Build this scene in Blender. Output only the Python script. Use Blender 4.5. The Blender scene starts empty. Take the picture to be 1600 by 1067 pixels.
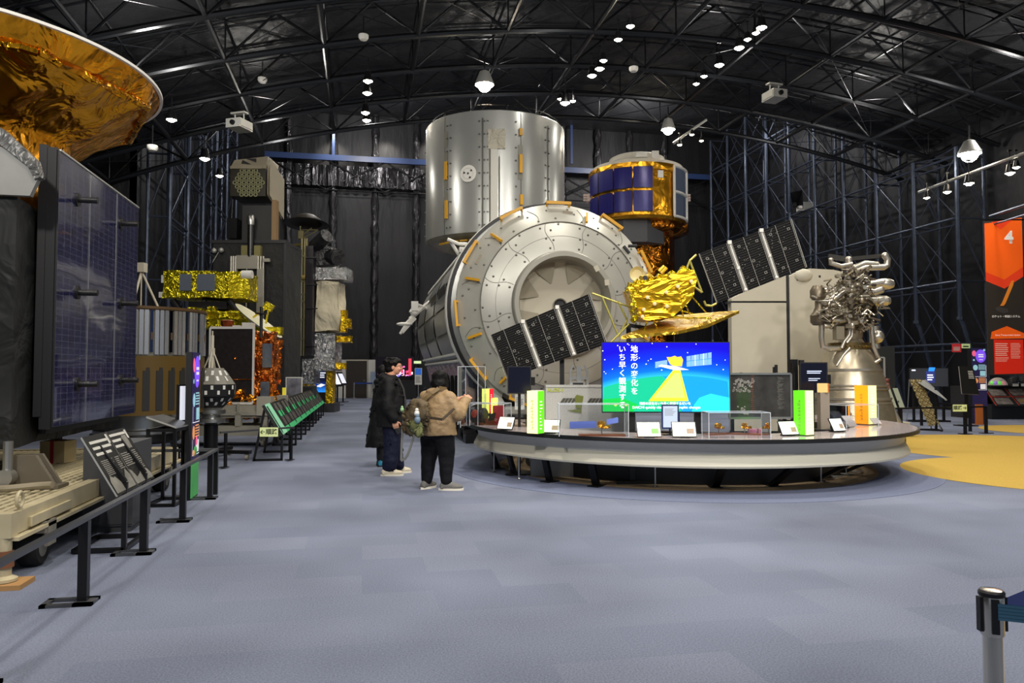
import bpy, bmesh, math, random
from mathutils import Vector, Matrix
rnd = random.Random(7)
S = bpy.context.scene
COL = S.collection
PI = math.pi
sin, cos, rad = math.sin, math.cos, math.radians
# ---------------------------------------------------------------- camera: 1.55 m eye height, looking 11 deg right of the hall's axis (+Y)
TH, PH, F, CH = rad(11.03), rad(2.33), 1190.0, 1.55
CAM = Vector((0, 0, CH))
Fw = Vector((sin(TH)*cos(PH), cos(TH)*cos(PH), sin(PH)))
Rt = Vector((cos(TH), -sin(TH), 0))
Up = Rt.cross(Fw)
FH = Vector((sin(TH), cos(TH), 0))
RZ = -TH
def ray(px, py): return Fw*F + Rt*(px-800) + Up*(533.5-py)
def W(px, py, d):
    r = ray(px, py); return CAM + r*(d/r.dot(FH))
def WZ(px, py, z=0.0):
    r = ray(px, py); return CAM + r*((z-CH)/r.z)
def WX(px, py, x):
    r = ray(px, py); return CAM + r*(x/r.x)
def WY(px, py, y):
    r = ray(px, py); return CAM + r*(y/r.y)
def fd(p): return (p-CAM).dot(FH)
def fit(x0, y0, x1, y1, d):
    a, b = W((x0+x1)/2, y1, d), W((x0+x1)/2, y0, d)
    return Vector((a.x, a.y, a.z)), (x1-x0)*d/F, b.z-a.z
def V(*a): return Vector(a)
cam_d = bpy.data.cameras.new('camera'); cam = bpy.data.objects.new('camera', cam_d); COL.objects.link(cam)
m = Matrix((Rt, Up, -Fw)).transposed().to_4x4(); m.translation = CAM
cam.matrix_world = m
cam_d.sensor_width = 36; cam_d.lens = 36*F/1600; cam_d.clip_start = .05; cam_d.clip_end = 300
S.camera = cam
# ---------------------------------------------------------------- materials
def lin(c):
    o = []
    for x in c[:3]:
        x /= 255
        o.append(x/12.92 if x <= .04045 else ((x+.055)/1.055)**2.4)
    return (*o, 1)
MATS = {}
def mat(name, rgb, rough=.5, metal=0., emit=0., bump=None, var=None, spec=None, alpha=None, stretch=None):
    """bump=(scale, strength, kind); var=(scale, amount): brightness noise; stretch: mapping scale of the texture space"""
    if name in MATS: return MATS[name]
    M = bpy.data.materials.new(name); M.use_nodes = True
    nt = M.node_tree; N = nt.nodes; L = nt.links; B = N['Principled BSDF']
    c = lin(rgb)
    B.inputs['Base Color'].default_value = c
    B.inputs['Roughness'].default_value = rough
    B.inputs['Metallic'].default_value = metal
    if spec is not None: B.inputs['Specular IOR Level'].default_value = spec
    if emit:
        B.inputs['Emission Color'].default_value = c; B.inputs['Emission Strength'].default_value = emit
    co = None
    if bump or var:
        tc = N.new('ShaderNodeTexCoord'); mp = N.new('ShaderNodeMapping')
        L.new(tc.outputs['Object'], mp.inputs['Vector'])
        if stretch: mp.inputs['Scale'].default_value = stretch
        co = mp.outputs['Vector']
    if var:
        n = N.new('ShaderNodeTexNoise'); n.inputs['Scale'].default_value = var[0]; n.inputs['Detail'].default_value = 4
        L.new(co, n.inputs['Vector'])
        r = N.new('ShaderNodeMapRange'); r.inputs[1].default_value = .3; r.inputs[2].default_value = .7
        r.inputs[3].default_value = 1-var[1]; r.inputs[4].default_value = 1+var[1]
        L.new(n.outputs['Fac'], r.inputs[0])
        mx = N.new('ShaderNodeMix'); mx.data_type = 'RGBA'; mx.blend_type = 'MULTIPLY'; mx.inputs[0].default_value = 1
        mx.inputs[6].default_value = c; L.new(r.outputs[0], mx.inputs[7]); L.new(mx.outputs[2], B.inputs['Base Color'])
    if bump:
        kind = bump[2] if len(bump) > 2 else 'noise'
        bp = N.new('ShaderNodeBump'); bp.inputs['Strength'].default_value = bump[1]; bp.inputs['Distance'].default_value = .5/bump[0]
        if kind == 'foil':
            nz = N.new('ShaderNodeTexNoise'); nz.inputs['Scale'].default_value = bump[0]*.7; nz.inputs['Detail'].default_value = 3; nz.inputs['Distortion'].default_value = 1.2
            L.new(co, nz.inputs['Vector'])
            vo = N.new('ShaderNodeTexVoronoi'); vo.inputs['Scale'].default_value = bump[0]; vo.inputs['Randomness'].default_value = 1
            ad = N.new('ShaderNodeMixRGB'); ad.inputs[0].default_value = .35
            L.new(co, ad.inputs[1]); L.new(nz.outputs['Color'], ad.inputs[2]); L.new(ad.outputs[0], vo.inputs['Vector'])
            mm = N.new('ShaderNodeMath'); mm.operation = 'ADD'; L.new(vo.outputs['Distance'], mm.inputs[0]); L.new(nz.outputs['Fac'], mm.inputs[1])
            L.new(mm.outputs[0], bp.inputs['Height'])
        else:
            nz = N.new('ShaderNodeTexNoise'); nz.inputs['Scale'].default_value = bump[0]; nz.inputs['Detail'].default_value = 4
            L.new(co, nz.inputs['Vector']); L.new(nz.outputs['Fac'], bp.inputs['Height'])
        L.new(bp.outputs['Normal'], B.inputs['Normal'])
    MATS[name] = M
    return M
def grid_mat(name, c1, c2, line, nu, nv, lw=.03, rough=.3, metal=0., emit=0., dash=None):
    """UV grid: cells of c1/c2 parted by lines"""
    if name in MATS: return MATS[name]
    M = bpy.data.materials.new(name); M.use_nodes = True
    nt = M.node_tree; N = nt.nodes; L = nt.links; B = N['Principled BSDF']
    uv = N.new('ShaderNodeTexCoord'); mp = N.new('ShaderNodeMapping'); mp.inputs['Scale'].default_value = (nu, nv, 1)
    L.new(uv.outputs['UV'], mp.inputs['Vector'])
    br = N.new('ShaderNodeTexBrick'); br.offset = 0; br.inputs['Scale'].default_value = 1
    br.inputs['Brick Width'].default_value = 1; br.inputs['Row Height'].default_value = 1
    br.inputs['Mortar Size'].default_value = lw; br.inputs['Mortar Smooth'].default_value = .1
    br.inputs['Color1'].default_value = lin(c1); br.inputs['Color2'].default_value = lin(c2); br.inputs['Mortar'].default_value = lin(line)
    L.new(mp.outputs['Vector'], br.inputs['Vector'])
    L.new(br.outputs['Color'], B.inputs['Base Color'])
    if emit: L.new(br.outputs['Color'], B.inputs['Emission Color']); B.inputs['Emission Strength'].default_value = emit
    B.inputs['Roughness'].default_value = rough; B.inputs['Metallic'].default_value = metal
    if not metal: B.inputs['Specular IOR Level'].default_value = .12
    MATS[name] = M
    return M
def ramp_mat(name, stops, axis='V', emit=1.0, radial=None):
    """UV gradient that glows (a lit screen)"""
    M = bpy.data.materials.new(name); M.use_nodes = True
    nt = M.node_tree; N = nt.nodes; L = nt.links; B = N['Principled BSDF']
    uv = N.new('ShaderNodeTexCoord'); sp = N.new('ShaderNodeSeparateXYZ'); L.new(uv.outputs['UV'], sp.inputs[0])
    src = sp.outputs[1 if axis == 'V' else 0]
    if radial:
        vm = N.new('ShaderNodeVectorMath'); vm.operation = 'DISTANCE'; vm.inputs[1].default_value = (radial[0], radial[1], 0)
        mp = N.new('ShaderNodeMapping'); mp.inputs['Scale'].default_value = (.5, radial[2], 1)
        L.new(uv.outputs['UV'], mp.inputs['Vector']); L.new(mp.outputs['Vector'], vm.inputs[0]); src = vm.outputs['Value']
    cr = N.new('ShaderNodeValToRGB'); L.new(src, cr.inputs[0])
    el = cr.color_ramp.elements
    while len(el) < len(stops): el.new(.5)
    for e, (p, c) in zip(el, stops): e.position = p; e.color = lin(c)
    B.inputs['Base Color'].default_value = (0, 0, 0, 1); B.inputs['Roughness'].default_value = .25
    L.new(cr.outputs[0], B.inputs['Emission Color']); B.inputs['Emission Strength'].default_value = emit
    return M
def glass(name, tint=(235, 240, 245), a=.10):
    if name in MATS: return MATS[name]
    M = bpy.data.materials.new(name); M.use_nodes = True
    nt = M.node_tree; N = nt.nodes; L = nt.links
    N.remove(N['Principled BSDF'])
    t = N.new('ShaderNodeBsdfTransparent'); t.inputs[0].default_value = (.94, .95, .96, 1)
    g = N.new('ShaderNodeBsdfGlossy'); g.inputs['Roughness'].default_value = .03; g.inputs[0].default_value = lin(tint)
    fr = N.new('ShaderNodeFresnel'); fr.inputs[0].default_value = 1.35
    mr = N.new('ShaderNodeMath'); mr.operation = 'ADD'; mr.inputs[1].default_value = a*.4; L.new(fr.outputs[0], mr.inputs[0])
    mx = N.new('ShaderNodeMixShader'); L.new(mr.outputs[0], mx.inputs[0]); L.new(t.outputs[0], mx.inputs[1]); L.new(g.outputs[0], mx.inputs[2])
    L.new(mx.outputs[0], N['Material Output'].inputs[0])
    MATS[name] = M
    return M
# ---------------------------------------------------------------- mesh builder
class MB:
    def __init__(s): s.v = []; s.f = []; s.m = []; s.u = []; s.T = None
    def add(s, vs, fs, mi=0, uv=None):
        b = len(s.v)
        s.v += [(s.T @ Vector(p)) if s.T else Vector(p) for p in vs]
        for k, f in enumerate(fs):
            s.f.append([b+i for i in f]); s.m.append(mi if not isinstance(mi, (list, tuple)) else mi[k]); s.u.append(uv if uv else None)
        return s
    def bx(s, x0, x1, y0, y1, z0, z1, mi=0):
        return s.add([(x0,y0,z0),(x1,y0,z0),(x1,y1,z0),(x0,y1,z0),(x0,y0,z1),(x1,y0,z1),(x1,y1,z1),(x0,y1,z1)],
                     [(3,2,1,0),(4,5,6,7),(0,1,5,4),(1,2,6,5),(2,3,7,6),(3,0,4,7)], mi)
    def box(s, c, d, mi=0, rz=0, R=None):
        x, y, z = d[0]/2, d[1]/2, d[2]/2
        R = R or Matrix.Rotation(rz, 3, 'Z')
        ps = [Vector(c)+R @ Vector(p) for p in [(-x,-y,-z),(x,-y,-z),(x,y,-z),(-x,y,-z),(-x,-y,z),(x,-y,z),(x,y,z),(-x,y,z)]]
        return s.add(ps, [(3,2,1,0),(4,5,6,7),(0,1,5,4),(1,2,6,5),(2,3,7,6),(3,0,4,7)], mi)
    def path(s, pts, r, n=8, mi=0, closed=False, caps=True):
        pts = [Vector(p) for p in pts]; k = len(pts); rs = r if isinstance(r, (list, tuple)) else [r]*k
        up = None; vs = []; fs = []
        for i, p in enumerate(pts):
            if closed: t = (pts[(i+1) % k]-pts[i-1]).normalized()
            else: t = (pts[min(i+1, k-1)]-pts[max(i-1, 0)]).normalized()
            if up is None:
                up = t.orthogonal().normalized()
            else:
                up = (up-t*up.dot(t))
                up = up.normalized() if up.length > 1e-6 else t.orthogonal().normalized()
            w = t.cross(up)
            vs += [p+(up*cos(2*PI*j/n)+w*sin(2*PI*j/n))*rs[i] for j in range(n)]
        for i in range(k if closed else k-1):
            a, b = i*n, ((i+1) % k)*n
            fs += [(a+j, a+(j+1) % n, b+(j+1) % n, b+j) for j in range(n)]
        if caps and not closed:
            fs.append(tuple(range(n-1, -1, -1))); fs.append(tuple((k-1)*n+j for j in range(n)))
        return s.add(vs, fs, mi)
    def tube(s, p, q, r, n=8, mi=0, r2=None): return s.path([p, q], [r, r if r2 is None else r2], n, mi)
    def bar(s, p, q, w, h, mi=0, up=(0, 0, 1)):
        p, q = Vector(p), Vector(q); t = (q-p).normalized(); u = Vector(up)
        if abs(t.dot(u)) > .98: u = Vector((0, 1, 0))
        x = t.cross(u).normalized()*w/2; y = x.cross(t).normalized()*h/2
        return s.add([p-x-y,p+x-y,p+x+y,p-x+y,q-x-y,q+x-y,q+x+y,q-x+y], [(3,2,1,0),(4,5,6,7),(0,1,5,4),(1,2,6,5),(2,3,7,6),(3,0,4,7)], mi)
    def lathe(s, prof, n=32, mi=0, c=(0,0,0), a0=0., a1=2*PI, axis='z', ph=0.):
        full = abs(a1-a0-2*PI) < 1e-6; k = n if full else n+1; vs = []; fs = []; ms = []
        c = Vector(c)
        for r, z in prof:
            for j in range(k):
                a = ph+a0+(a1-a0)*j/n
                p = (r*cos(a), r*sin(a), z)
                if axis == 'y': p = (p[0], z, p[1])
                if axis == 'x': p = (z, p[0], p[1])
                vs.append(c+Vector(p))
        for i in range(len(prof)-1):
            for j in range(n):
                a, b = i*k+j, i*k+(j+1) % k
                fs.append((a, b, b+k, a+k)); ms.append(mi[i] if isinstance(mi, (list, tuple)) else mi)
        return s.add(vs, fs, ms)
    def disc(s, c, r, n=32, mi=0, axis='z', ry=None):
        c = Vector(c); ry = ry or r; o = []
        for j in range(n):
            a = 2*PI*j/n; x, y = r*cos(a), ry*sin(a)
            o.append(c+Vector({'z': (x, y, 0), 'y': (x, 0, y), 'x': (0, x, y)}[axis]))
        return s.add(o, [tuple(range(n))], mi)
    def poly(s, pts, mi=0): return s.add(pts, [tuple(range(len(pts)))], mi)
    def prism(s, pts, z0, z1, mi=0, axis='z'):
        n = len(pts)
        def P(p, z): return {'z': (p[0], p[1], z), 'y': (p[0], z, p[1]), 'x': (z, p[0], p[1])}[axis]
        return s.add([P(p, z0) for p in pts]+[P(p, z1) for p in pts],
                     [tuple(range(n-1, -1, -1)), tuple(range(n, 2*n))]+[(i, (i+1) % n, n+(i+1) % n, n+i) for i in range(n)], mi)
    def quad(s, a, b, c, d, mi=0): return s.add([a, b, c, d], [(0,1,2,3)], mi, [(0,0),(1,0),(1,1),(0,1)])
    def slab(s, a, b, c, d, t, mi=0, ms=1):
        """a,b,c,d: bottom-left, bottom-right, top-right, top-left as seen from the front; t thick to the back"""
        a, b, c, d = map(Vector, (a, b, c, d)); n = (b-a).cross(d-a).normalized()*t
        s.quad(a, b, c, d, mi)
        return s.add([a,b,c,d,a-n,b-n,c-n,d-n], [(5,4,7,6),(4,5,1,0),(5,6,2,1),(6,7,3,2),(7,4,0,3)], ms)
    def ball(s, c, r, n=16, k=10, mi=0, z0=-1., z1=1.):
        r = r if isinstance(r, (list, tuple)) else (r, r, r); c = Vector(c); vs = []; fs = []
        t0, t1 = math.asin(z0), math.asin(z1)
        for i in range(k+1):
            t = t0+(t1-t0)*i/k
            vs += [c+Vector((r[0]*cos(t)*cos(2*PI*j/n), r[1]*cos(t)*sin(2*PI*j/n), r[2]*sin(t))) for j in range(n)]
        for i in range(k): fs += [(i*n+j, i*n+(j+1) % n, (i+1)*n+(j+1) % n, (i+1)*n+j) for j in range(n)]
        return s.add(vs, fs, mi)
    def build(s, name, mats, parent=None, loc=None, rz=0., smooth=35):
        me = bpy.data.meshes.new(name)
        me.from_pydata(s.v, [], s.f)
        mats = mats if isinstance(mats, (list, tuple)) else [mats]
        for mm in mats: me.materials.append(mm)
        me.polygons.foreach_set('material_index', s.m)
        if any(s.u):
            ul = me.uv_layers.new(name='UVMap')
            for p, uv in zip(me.polygons, s.u):
                if uv:
                    for k, li in enumerate(p.loop_indices): ul.data[li].uv = uv[k]
        me.validate(); me.update()
        bm = bmesh.new(); bm.from_mesh(me)
        bmesh.ops.remove_doubles(bm, verts=bm.verts, dist=1e-5)
        bm.to_mesh(me); bm.free()
        if smooth:
            me.polygons.foreach_set('use_smooth', [True]*len(me.polygons))
            me.set_sharp_from_angle(angle=rad(smooth))
        o = bpy.data.objects.new(name, me); COL.objects.link(o)
        if parent: o.parent = parent
        if loc is not None: o.location = loc
        o.rotation_euler = (0, 0, rz)
        return o
def thing(name, label, cat, loc=(0,0,0), rz=0., group=None):
    o = bpy.data.objects.new(name, None); COL.objects.link(o)
    o.location = loc; o.rotation_euler = (0, 0, rz); o.empty_display_size = .2
    return tag(o, label, cat, group)
def tag(o, label, cat, group=None):
    o['label'] = label; o['category'] = cat
    if group: o['group'] = group
    return o
def struct(o): o['kind'] = 'structure'; return o
KIDS = {}
def dup(root, loc, rz, label, group=None, scale=None):
    r = root.copy(); COL.objects.link(r); r.location = loc; r.rotation_euler = (0, 0, rz)
    r['label'] = label
    if group: r['group'] = group
    if scale: r.scale = scale
    for ch in [o for o in bpy.data.objects if o.parent == root]:
        c = ch.copy(); COL.objects.link(c); c.parent = r
        for g in [o for o in bpy.data.objects if o.parent == ch]:
            d = g.copy(); COL.objects.link(d); d.parent = c
    return r
ORD = 'first second third fourth fifth sixth seventh eighth ninth tenth eleventh twelfth thirteenth fourteenth'.split()
def text(s, size, M, parent, loc, R, name='lettering', align='CENTER', sx=1., space=1., bold=0.):
    """flat lettering: R is a 3x3 whose columns are writing direction, letter-up, normal"""
    cu = bpy.data.curves.new('t', 'FONT'); cu.body = s; cu.size = size; cu.align_x = align; cu.align_y = 'CENTER'
    cu.space_line = space; cu.offset = bold; cu.resolution_u = 3
    o = bpy.data.objects.new('t', cu); COL.objects.link(o)
    dg = bpy.context.evaluated_depsgraph_get()
    me = bpy.data.meshes.new_from_object(o.evaluated_get(dg)); bpy.data.objects.remove(o); bpy.data.curves.remove(cu)
    T = R.to_4x4() @ Matrix.Diagonal((sx, 1, 1, 1)); T.translation = Vector(loc)
    me.transform(T); me.materials.clear(); me.materials.append(M); me.name = name
    ob = bpy.data.objects.new(name, me); COL.objects.link(ob); ob.parent = parent
    return ob
FRONT = Matrix(((1,0,0),(0,0,-1),(0,1,0)))          # writing along +x, up +z, facing -y
def RX(deg): return Matrix.Rotation(rad(deg), 3, 'X')
def RY(deg): return Matrix.Rotation(rad(deg), 3, 'Y')
def R3(deg): return Matrix.Rotation(rad(deg), 3, 'Z')
def crumple(o, amp, freq, seed=0):
    from mathutils import noise
    me = o.data; me.update()
    for v in me.vertices:
        p = v.co*freq+Vector((seed, seed*2, seed*3))
        v.co += v.normal*(noise.turbulence(p, 2, False)-.45)*amp
    me.update()
def subdiv(o, n):
    bm = bmesh.new(); bm.from_mesh(o.data)
    for _ in range(n): bmesh.ops.subdivide_edges(bm, edges=bm.edges, cuts=1, use_grid_fill=True)
    bm.to_mesh(o.data); bm.free()
# ---------------------------------------------------------------- shared materials
BLACK = mat('black paint', (22, 22, 24), .45)
BLKM = mat('black metal', (26, 26, 28), .35, .4)
DARK = mat('dark grey', (48, 48, 50), .5)
CHAR = mat('charcoal plastic', (34, 35, 38), .5)
STEEL = mat('navy steel', (74, 82, 98), .3, .5, var=(6, .2))
ROOFST = mat('black roof steel', (38, 40, 44), .28, .55)
SILV = mat('silver metal', (190, 190, 186), .28, .9)
ALU = mat('aluminium', (196, 196, 190), .4, .6)
WHITE = mat('white paint', (226, 224, 216), .5)
CREAM = mat('cream paint', (205, 198, 178), .5)
GOLD = mat('gold foil', (236, 164, 36), .2, 1, bump=(3.2, .9, 'foil'))
GOLDS = mat('gold foil smooth', (240, 166, 40), .2, 1, bump=(1.2, .35, 'foil'))
COPPER = mat('copper foil', (226, 124, 48), .2, 1, bump=(7, .9, 'foil'))
YFOIL = mat('yellow foil', (224, 206, 40), .24, .9, bump=(7, .9, 'foil'))
SFOIL = mat('silver foil', (205, 205, 205), .2, 1, bump=(9, .9, 'foil'))
BRASS = mat('handrail yellow', (216, 160, 38), .45)
BLKFAB = mat('black blanket', (32, 33, 33), .6, bump=(2.5, .35, 'foil'), spec=.3)
PAPER = mat('paper', (232, 232, 224), .7)
GLASS = glass('clear acrylic')
# ================================================================ the hall
def carpet():
    M = bpy.data.materials.new('carpet'); M.use_nodes = True
    nt = M.node_tree; N = nt.nodes; L = nt.links; B = N['Principled BSDF']
    tc = N.new('ShaderNodeTexCoord'); br = N.new('ShaderNodeTexBrick'); br.offset = .5; br.inputs['Scale'].default_value = 1
    br.inputs['Brick Width'].default_value = 1.; br.inputs['Row Height'].default_value = .5; br.inputs['Mortar Size'].default_value = 0
    br.inputs['Color1'].default_value = lin((113, 120, 139)); br.inputs['Color2'].default_value = lin((122, 128, 146))
    L.new(tc.outputs['Object'], br.inputs['Vector'])
    nz = N.new('ShaderNodeTexNoise'); nz.inputs['Scale'].default_value = 90; nz.inputs['Detail'].default_value = 3
    L.new(tc.outputs['Object'], nz.inputs['Vector'])
    n2 = N.new('ShaderNodeTexNoise'); n2.inputs['Scale'].default_value = .5; L.new(tc.outputs['Object'], n2.inputs['Vector'])
    ad = N.new('ShaderNodeMath'); ad.operation = 'ADD'; L.new(nz.outputs['Fac'], ad.inputs[0]); L.new(n2.outputs['Fac'], ad.inputs[1])
    mr = N.new('ShaderNodeMapRange'); mr.inputs[1].default_value = .7; mr.inputs[2].default_value = 1.3; mr.inputs[3].default_value = .66; mr.inputs[4].default_value = 1.34
    L.new(ad.outputs[0], mr.inputs[0])
    mx = N.new('ShaderNodeMix'); mx.data_type = 'RGBA'; mx.blend_type = 'MULTIPLY'; mx.inputs[0].default_value = 1
    L.new(br.outputs['Color'], mx.inputs[6]); L.new(mr.outputs[0], mx.inputs[7]); L.new(mx.outputs[2], B.inputs['Base Color'])
    B.inputs['Roughness'].default_value = .95; B.inputs['Specular IOR Level'].default_value = .15
    return M
YB = 48.0
struct(MB().bx(-13, 25, -4, YB+.3, -.2, 0).build('floor', carpet()))
def fabric(name, rgb, st, sc_=1.0):
    return mat(name, rgb, .5, 0, bump=(.8*sc_, .22), var=(.5, .2), stretch=st, spec=.4)
CURT = fabric('black wall fabric', (30, 30, 33), (1, 1, .25))
CURT2 = fabric('black side fabric', (26, 26, 29), (1, .6, .3))
ROOFM = mat('black roof membrane', (40, 41, 44), .45, bump=(1.2, .4), var=(.35, .3), spec=.4)
struct(MB().bx(-8.4, 25, YB, YB+.2, 0, 18).build('wall_back', CURT))
struct(MB().bx(24, 24.2, -4, YB, 0, 18).build('wall_right', CURT2))
struct(MB().bx(-8.6, -8.4, 30.3, YB, 0, 18).build('wall_left', CURT2))
struct(MB().bx(-12.8, -12.6, -4, 30.3, 0, 9.5).build('wall_left_front', CURT2))
struct(MB().bx(-12.6, -8.4, 30.3, 30.5, 0, 14).build('wall_left_return', CURT2))
struct(MB().bx(-8.4, 24, 30.8, YB, 17.6, 17.8).build('ceiling_back', ROOFM))
AX, AH, AK = 9.9, 12.1, .0097
def az(x): return AH-AK*(x-AX)**2
xs = [-12.6+i*36.6/48 for i in range(49)]
r = MB()
for i in range(48):
    x0, x1 = xs[i], xs[i+1]
    r.add([(x0,-4,az(x0)+1.35),(x1,-4,az(x1)+1.35),(x1,30.6,az(x1)+1.35),(x0,30.6,az(x0)+1.35)], [(3,2,1,0)])
struct(r.build('ceiling', ROOFM))
# curved roof trusses, 2.65 m apart, purlins 2.68 m apart
AY = [30.0-2.65*i for i in range(8)]
NX = [-11.9+2.68*i for i in range(14)]
for i, y in enumerate(AY):
    t = thing('roof_truss', 'black curved steel roof truss, %s in order from the back wall' % ORD[i], 'truss', (0, y, 0), 0, 'curved roof trusses')
    fine = [-12.4+i*.67 for i in range(55)]
    MB().path([(x, 0, az(x)) for x in fine], .095, 8).path([(x, .3, az(x)+.12) for x in fine], .06, 6).build('bottom_chord', ROOFST, t)
    MB().path([(x, 0, az(x)+1.1) for x in fine], .05, 6).path([(x, .25, az(x)+1.05) for x in fine], .035, 6).build('top_chord', ROOFST, t)
    w = MB()
    for k, x in enumerate(NX):
        xm = x+1.34
        w.tube((x, 0, az(x)), (xm, 0, az(xm)+1.1), .038, 6); w.tube((xm, 0, az(xm)+1.1), (x+2.68, 0, az(x+2.68)), .038, 6)
        w.tube((x, 0, az(x)), (x, 0, az(x)+1.1), .024, 6)
    w.build('web', ROOFST, t)
    if i < 7:
        w = MB()
        for k, x in enumerate(NX[:-1]):
            a, b = (x, 0, az(x)), (x+2.68, 0, az(x+2.68))
            w.tube((x, 0, a[2]), (x+2.68, -2.65, b[2]), .011, 4); w.tube((x+2.68, 0, b[2]), (x, -2.65, a[2]), .011, 4)
        w.build('tie_rod', ROOFST, t)
for k, x in enumerate(NX):
    tag(MB().tube((x, 30, az(x)+.02), (x, 8, az(x)+.02), .075, 8).tube((x, 30, az(x)+1.05), (x, 8, az(x)+1.05), .04, 6).build('purlin', ROOFST),
        'long straight roof purlin running down the hall, %s from the left wall' % ORD[k], 'purlin', 'roof purlins')
# side wall frames
GZ = [2.66, 5.1, 7.56, 10.0, 12.45, 14.9]
YR = [25.5+2.36*i for i in range(10)]
def wframe(x, dx, y, top, label, dy, grp):
    t = thing('wall_frame', label, 'steel frame', (x, y, 0), 0, grp)
    b = x+dx
    MB().path([(dx, 0, 0), (.12*dx, 0, 3.4), (0, 0, 3.64), (0, 0, top)], .09, 8).tube((0,0,3.58),(0,0,3.7),.13,8).build('front_post', STEEL, t)
    MB().tube((dx, 0, 0), (dx, 0, top), .07, 8).build('back_post', STEEL, t)
    w = MB(); zz = [z for z in GZ if z < top]+[top]
    for i, z in enumerate(zz):
        w.tube((0, 0, z), (dx, 0, z), .04, 6)
        if z > 4: w.tube((0, 0, z), (dx, 0, z-2.4), .03, 6)
    w.build('web', STEEL, t)
    if dy:
        w = MB()
        for i, z in enumerate(zz[:-1]):
            w.tube((0, 0, zz[i+1]), (0, dy, z), .02, 6); w.tube((0, dy, zz[i+1]), (0, 0, z), .02, 6)
        if zz: w.tube((0, 0, zz[0]), (0, dy, .1), .02, 6)
        w.build('brace', STEEL, t)
        w = MB()
        for z in GZ:
            if z < top: w.tube((0, 0, z), (0, dy, z), .05, 8).tube((0, 0, z-.26), (0, dy, z-.26), .035, 6)
        w.build('girt', STEEL, t)
for i, y in enumerate(YR):
    wframe(22.6, 1.2, y, min(az(22.6)-.2, 17) if y < 29.9 else 17, 'tall navy steel wall frame against the right wall, %s from the far corner' % ORD[9-i], 2.36 if i < 9 else 0, 'right wall frames')
YL = [31.2+3.05*i for i in range(6)]
for i, y in enumerate(YL):
    wframe(-7.4, -.8, y, 16.5, 'tall steel wall frame at the left wall, %s from the back corner' % ORD[5-i], 3.05 if i < 5 else 0, 'left wall frames')
# back wall: wrapped columns, blue cross beam
CRINK = mat('crinkled silver black sheet', (58, 57, 60), .25, .5, bump=(2.5, .9, 'foil'), stretch=(1, 1, .3))
for i, px in enumerate((450, 520, 585, 650, 880, 935, 985, 1040)):
    p = WY(px, 400, YB-.25)
    o = MB()
    pr = [(.22+.05*sin(j*2.3+i), j*.55) for j in range(33)]
    o.lathe([(r_, z) for r_, z in pr], 10).build('wrapped_column', CRINK, None, (p.x, p.y, 0))
    tag(bpy.context.scene.objects[-1] if False else COL.objects[-1], 'back wall column wrapped in crinkled dark sheet, %s from the left' % ORD[i], 'column', 'wrapped back wall columns')
BLUE = mat('blue beam paint', (46, 66, 110), .4)
a, b = WY(414, 241, YB-.8), WY(1108, 262, YB-.8)
bt = thing('cross_beam', 'long blue horizontal beam across the back wall with black bracing under it', 'beam', (0, YB-.8, a.z))
MB().bx(a.x, b.x, -.1, .1, -.17, .17).build('beam', BLUE, bt)
w = MB(); n = 8
for i in range(n):
    x0 = a.x+(b.x-a.x)*i/n; x1 = a.x+(b.x-a.x)*(i+1)/n
    w.tube((x0, .1, -.1), (x1, .3, -1.9), .05, 6); w.tube((x1, .1, -.1), (x0, .3, -1.9), .05, 6)
w.tube((a.x, .3, -1.9), (b.x, .3, -1.9), .04, 6)
w.build('bracing', BLACK, bt)
for px, t_, hh in ((893, 'behind the upright silver cylinder', 3.7), (521, 'left of the upright silver cylinder', 1.6)):
    p = WY(px, 256 if px > 600 else 246, YB-.75)
    tag(MB().bx(-.08, .08, -.06, .06, 0, hh).build('hanging_post', BLUE, None, (p.x, p.y, p.z)), 'slim blue post above the blue beam '+t_, 'post', 'blue posts')
sheet = MB()
p0, p1 = WY(417, 262, YB-.7), WY(662, 276, YB-.7); YS = YB-.6
for k in range(60):
    x0 = p0.x+(p1.x-p0.x)*k/60; x1 = p0.x+(p1.x-p0.x)*(k+1)/60
    ya, yb_ = -.12*sin(k*1.9), -.12*sin((k+1)*1.9)
    sheet.add([(x0, YS+ya, p0.z-.9), (x1, YS+yb_, p0.z-.9), (x1, YS+.03, p0.z+.4), (x0, YS+.03, p0.z+.4)], [(0,1,2,3)])
tag(sheet.build('gathered_sheet', CRINK), 'strip of gathered shiny black sheet under the blue beam', 'fabric')
# floor colours: yellow carpet discs and the round base under the counter
YEL = mat('yellow carpet', (192, 161, 80), .95, spec=.1, var=(60, .12))
def cf(lat, d, z=0): return CAM*0 + Rt*lat + FH*d + Vector((0, 0, z))
for i, (lat, d, R_) in enumerate(((10.75, 15.8, 3.25), (8.5, 11.7, 2.3), (14.9, 20.4, 2.1), (3.25, 3.6, .72))):
    p = cf(lat, d)
    struct(MB().lathe([(0, .004), (R_, .004), (R_, 0)], 96).build('floor_marking_%d' % (i+1), YEL, None, (p.x, p.y, .001+.001*i)))
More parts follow.
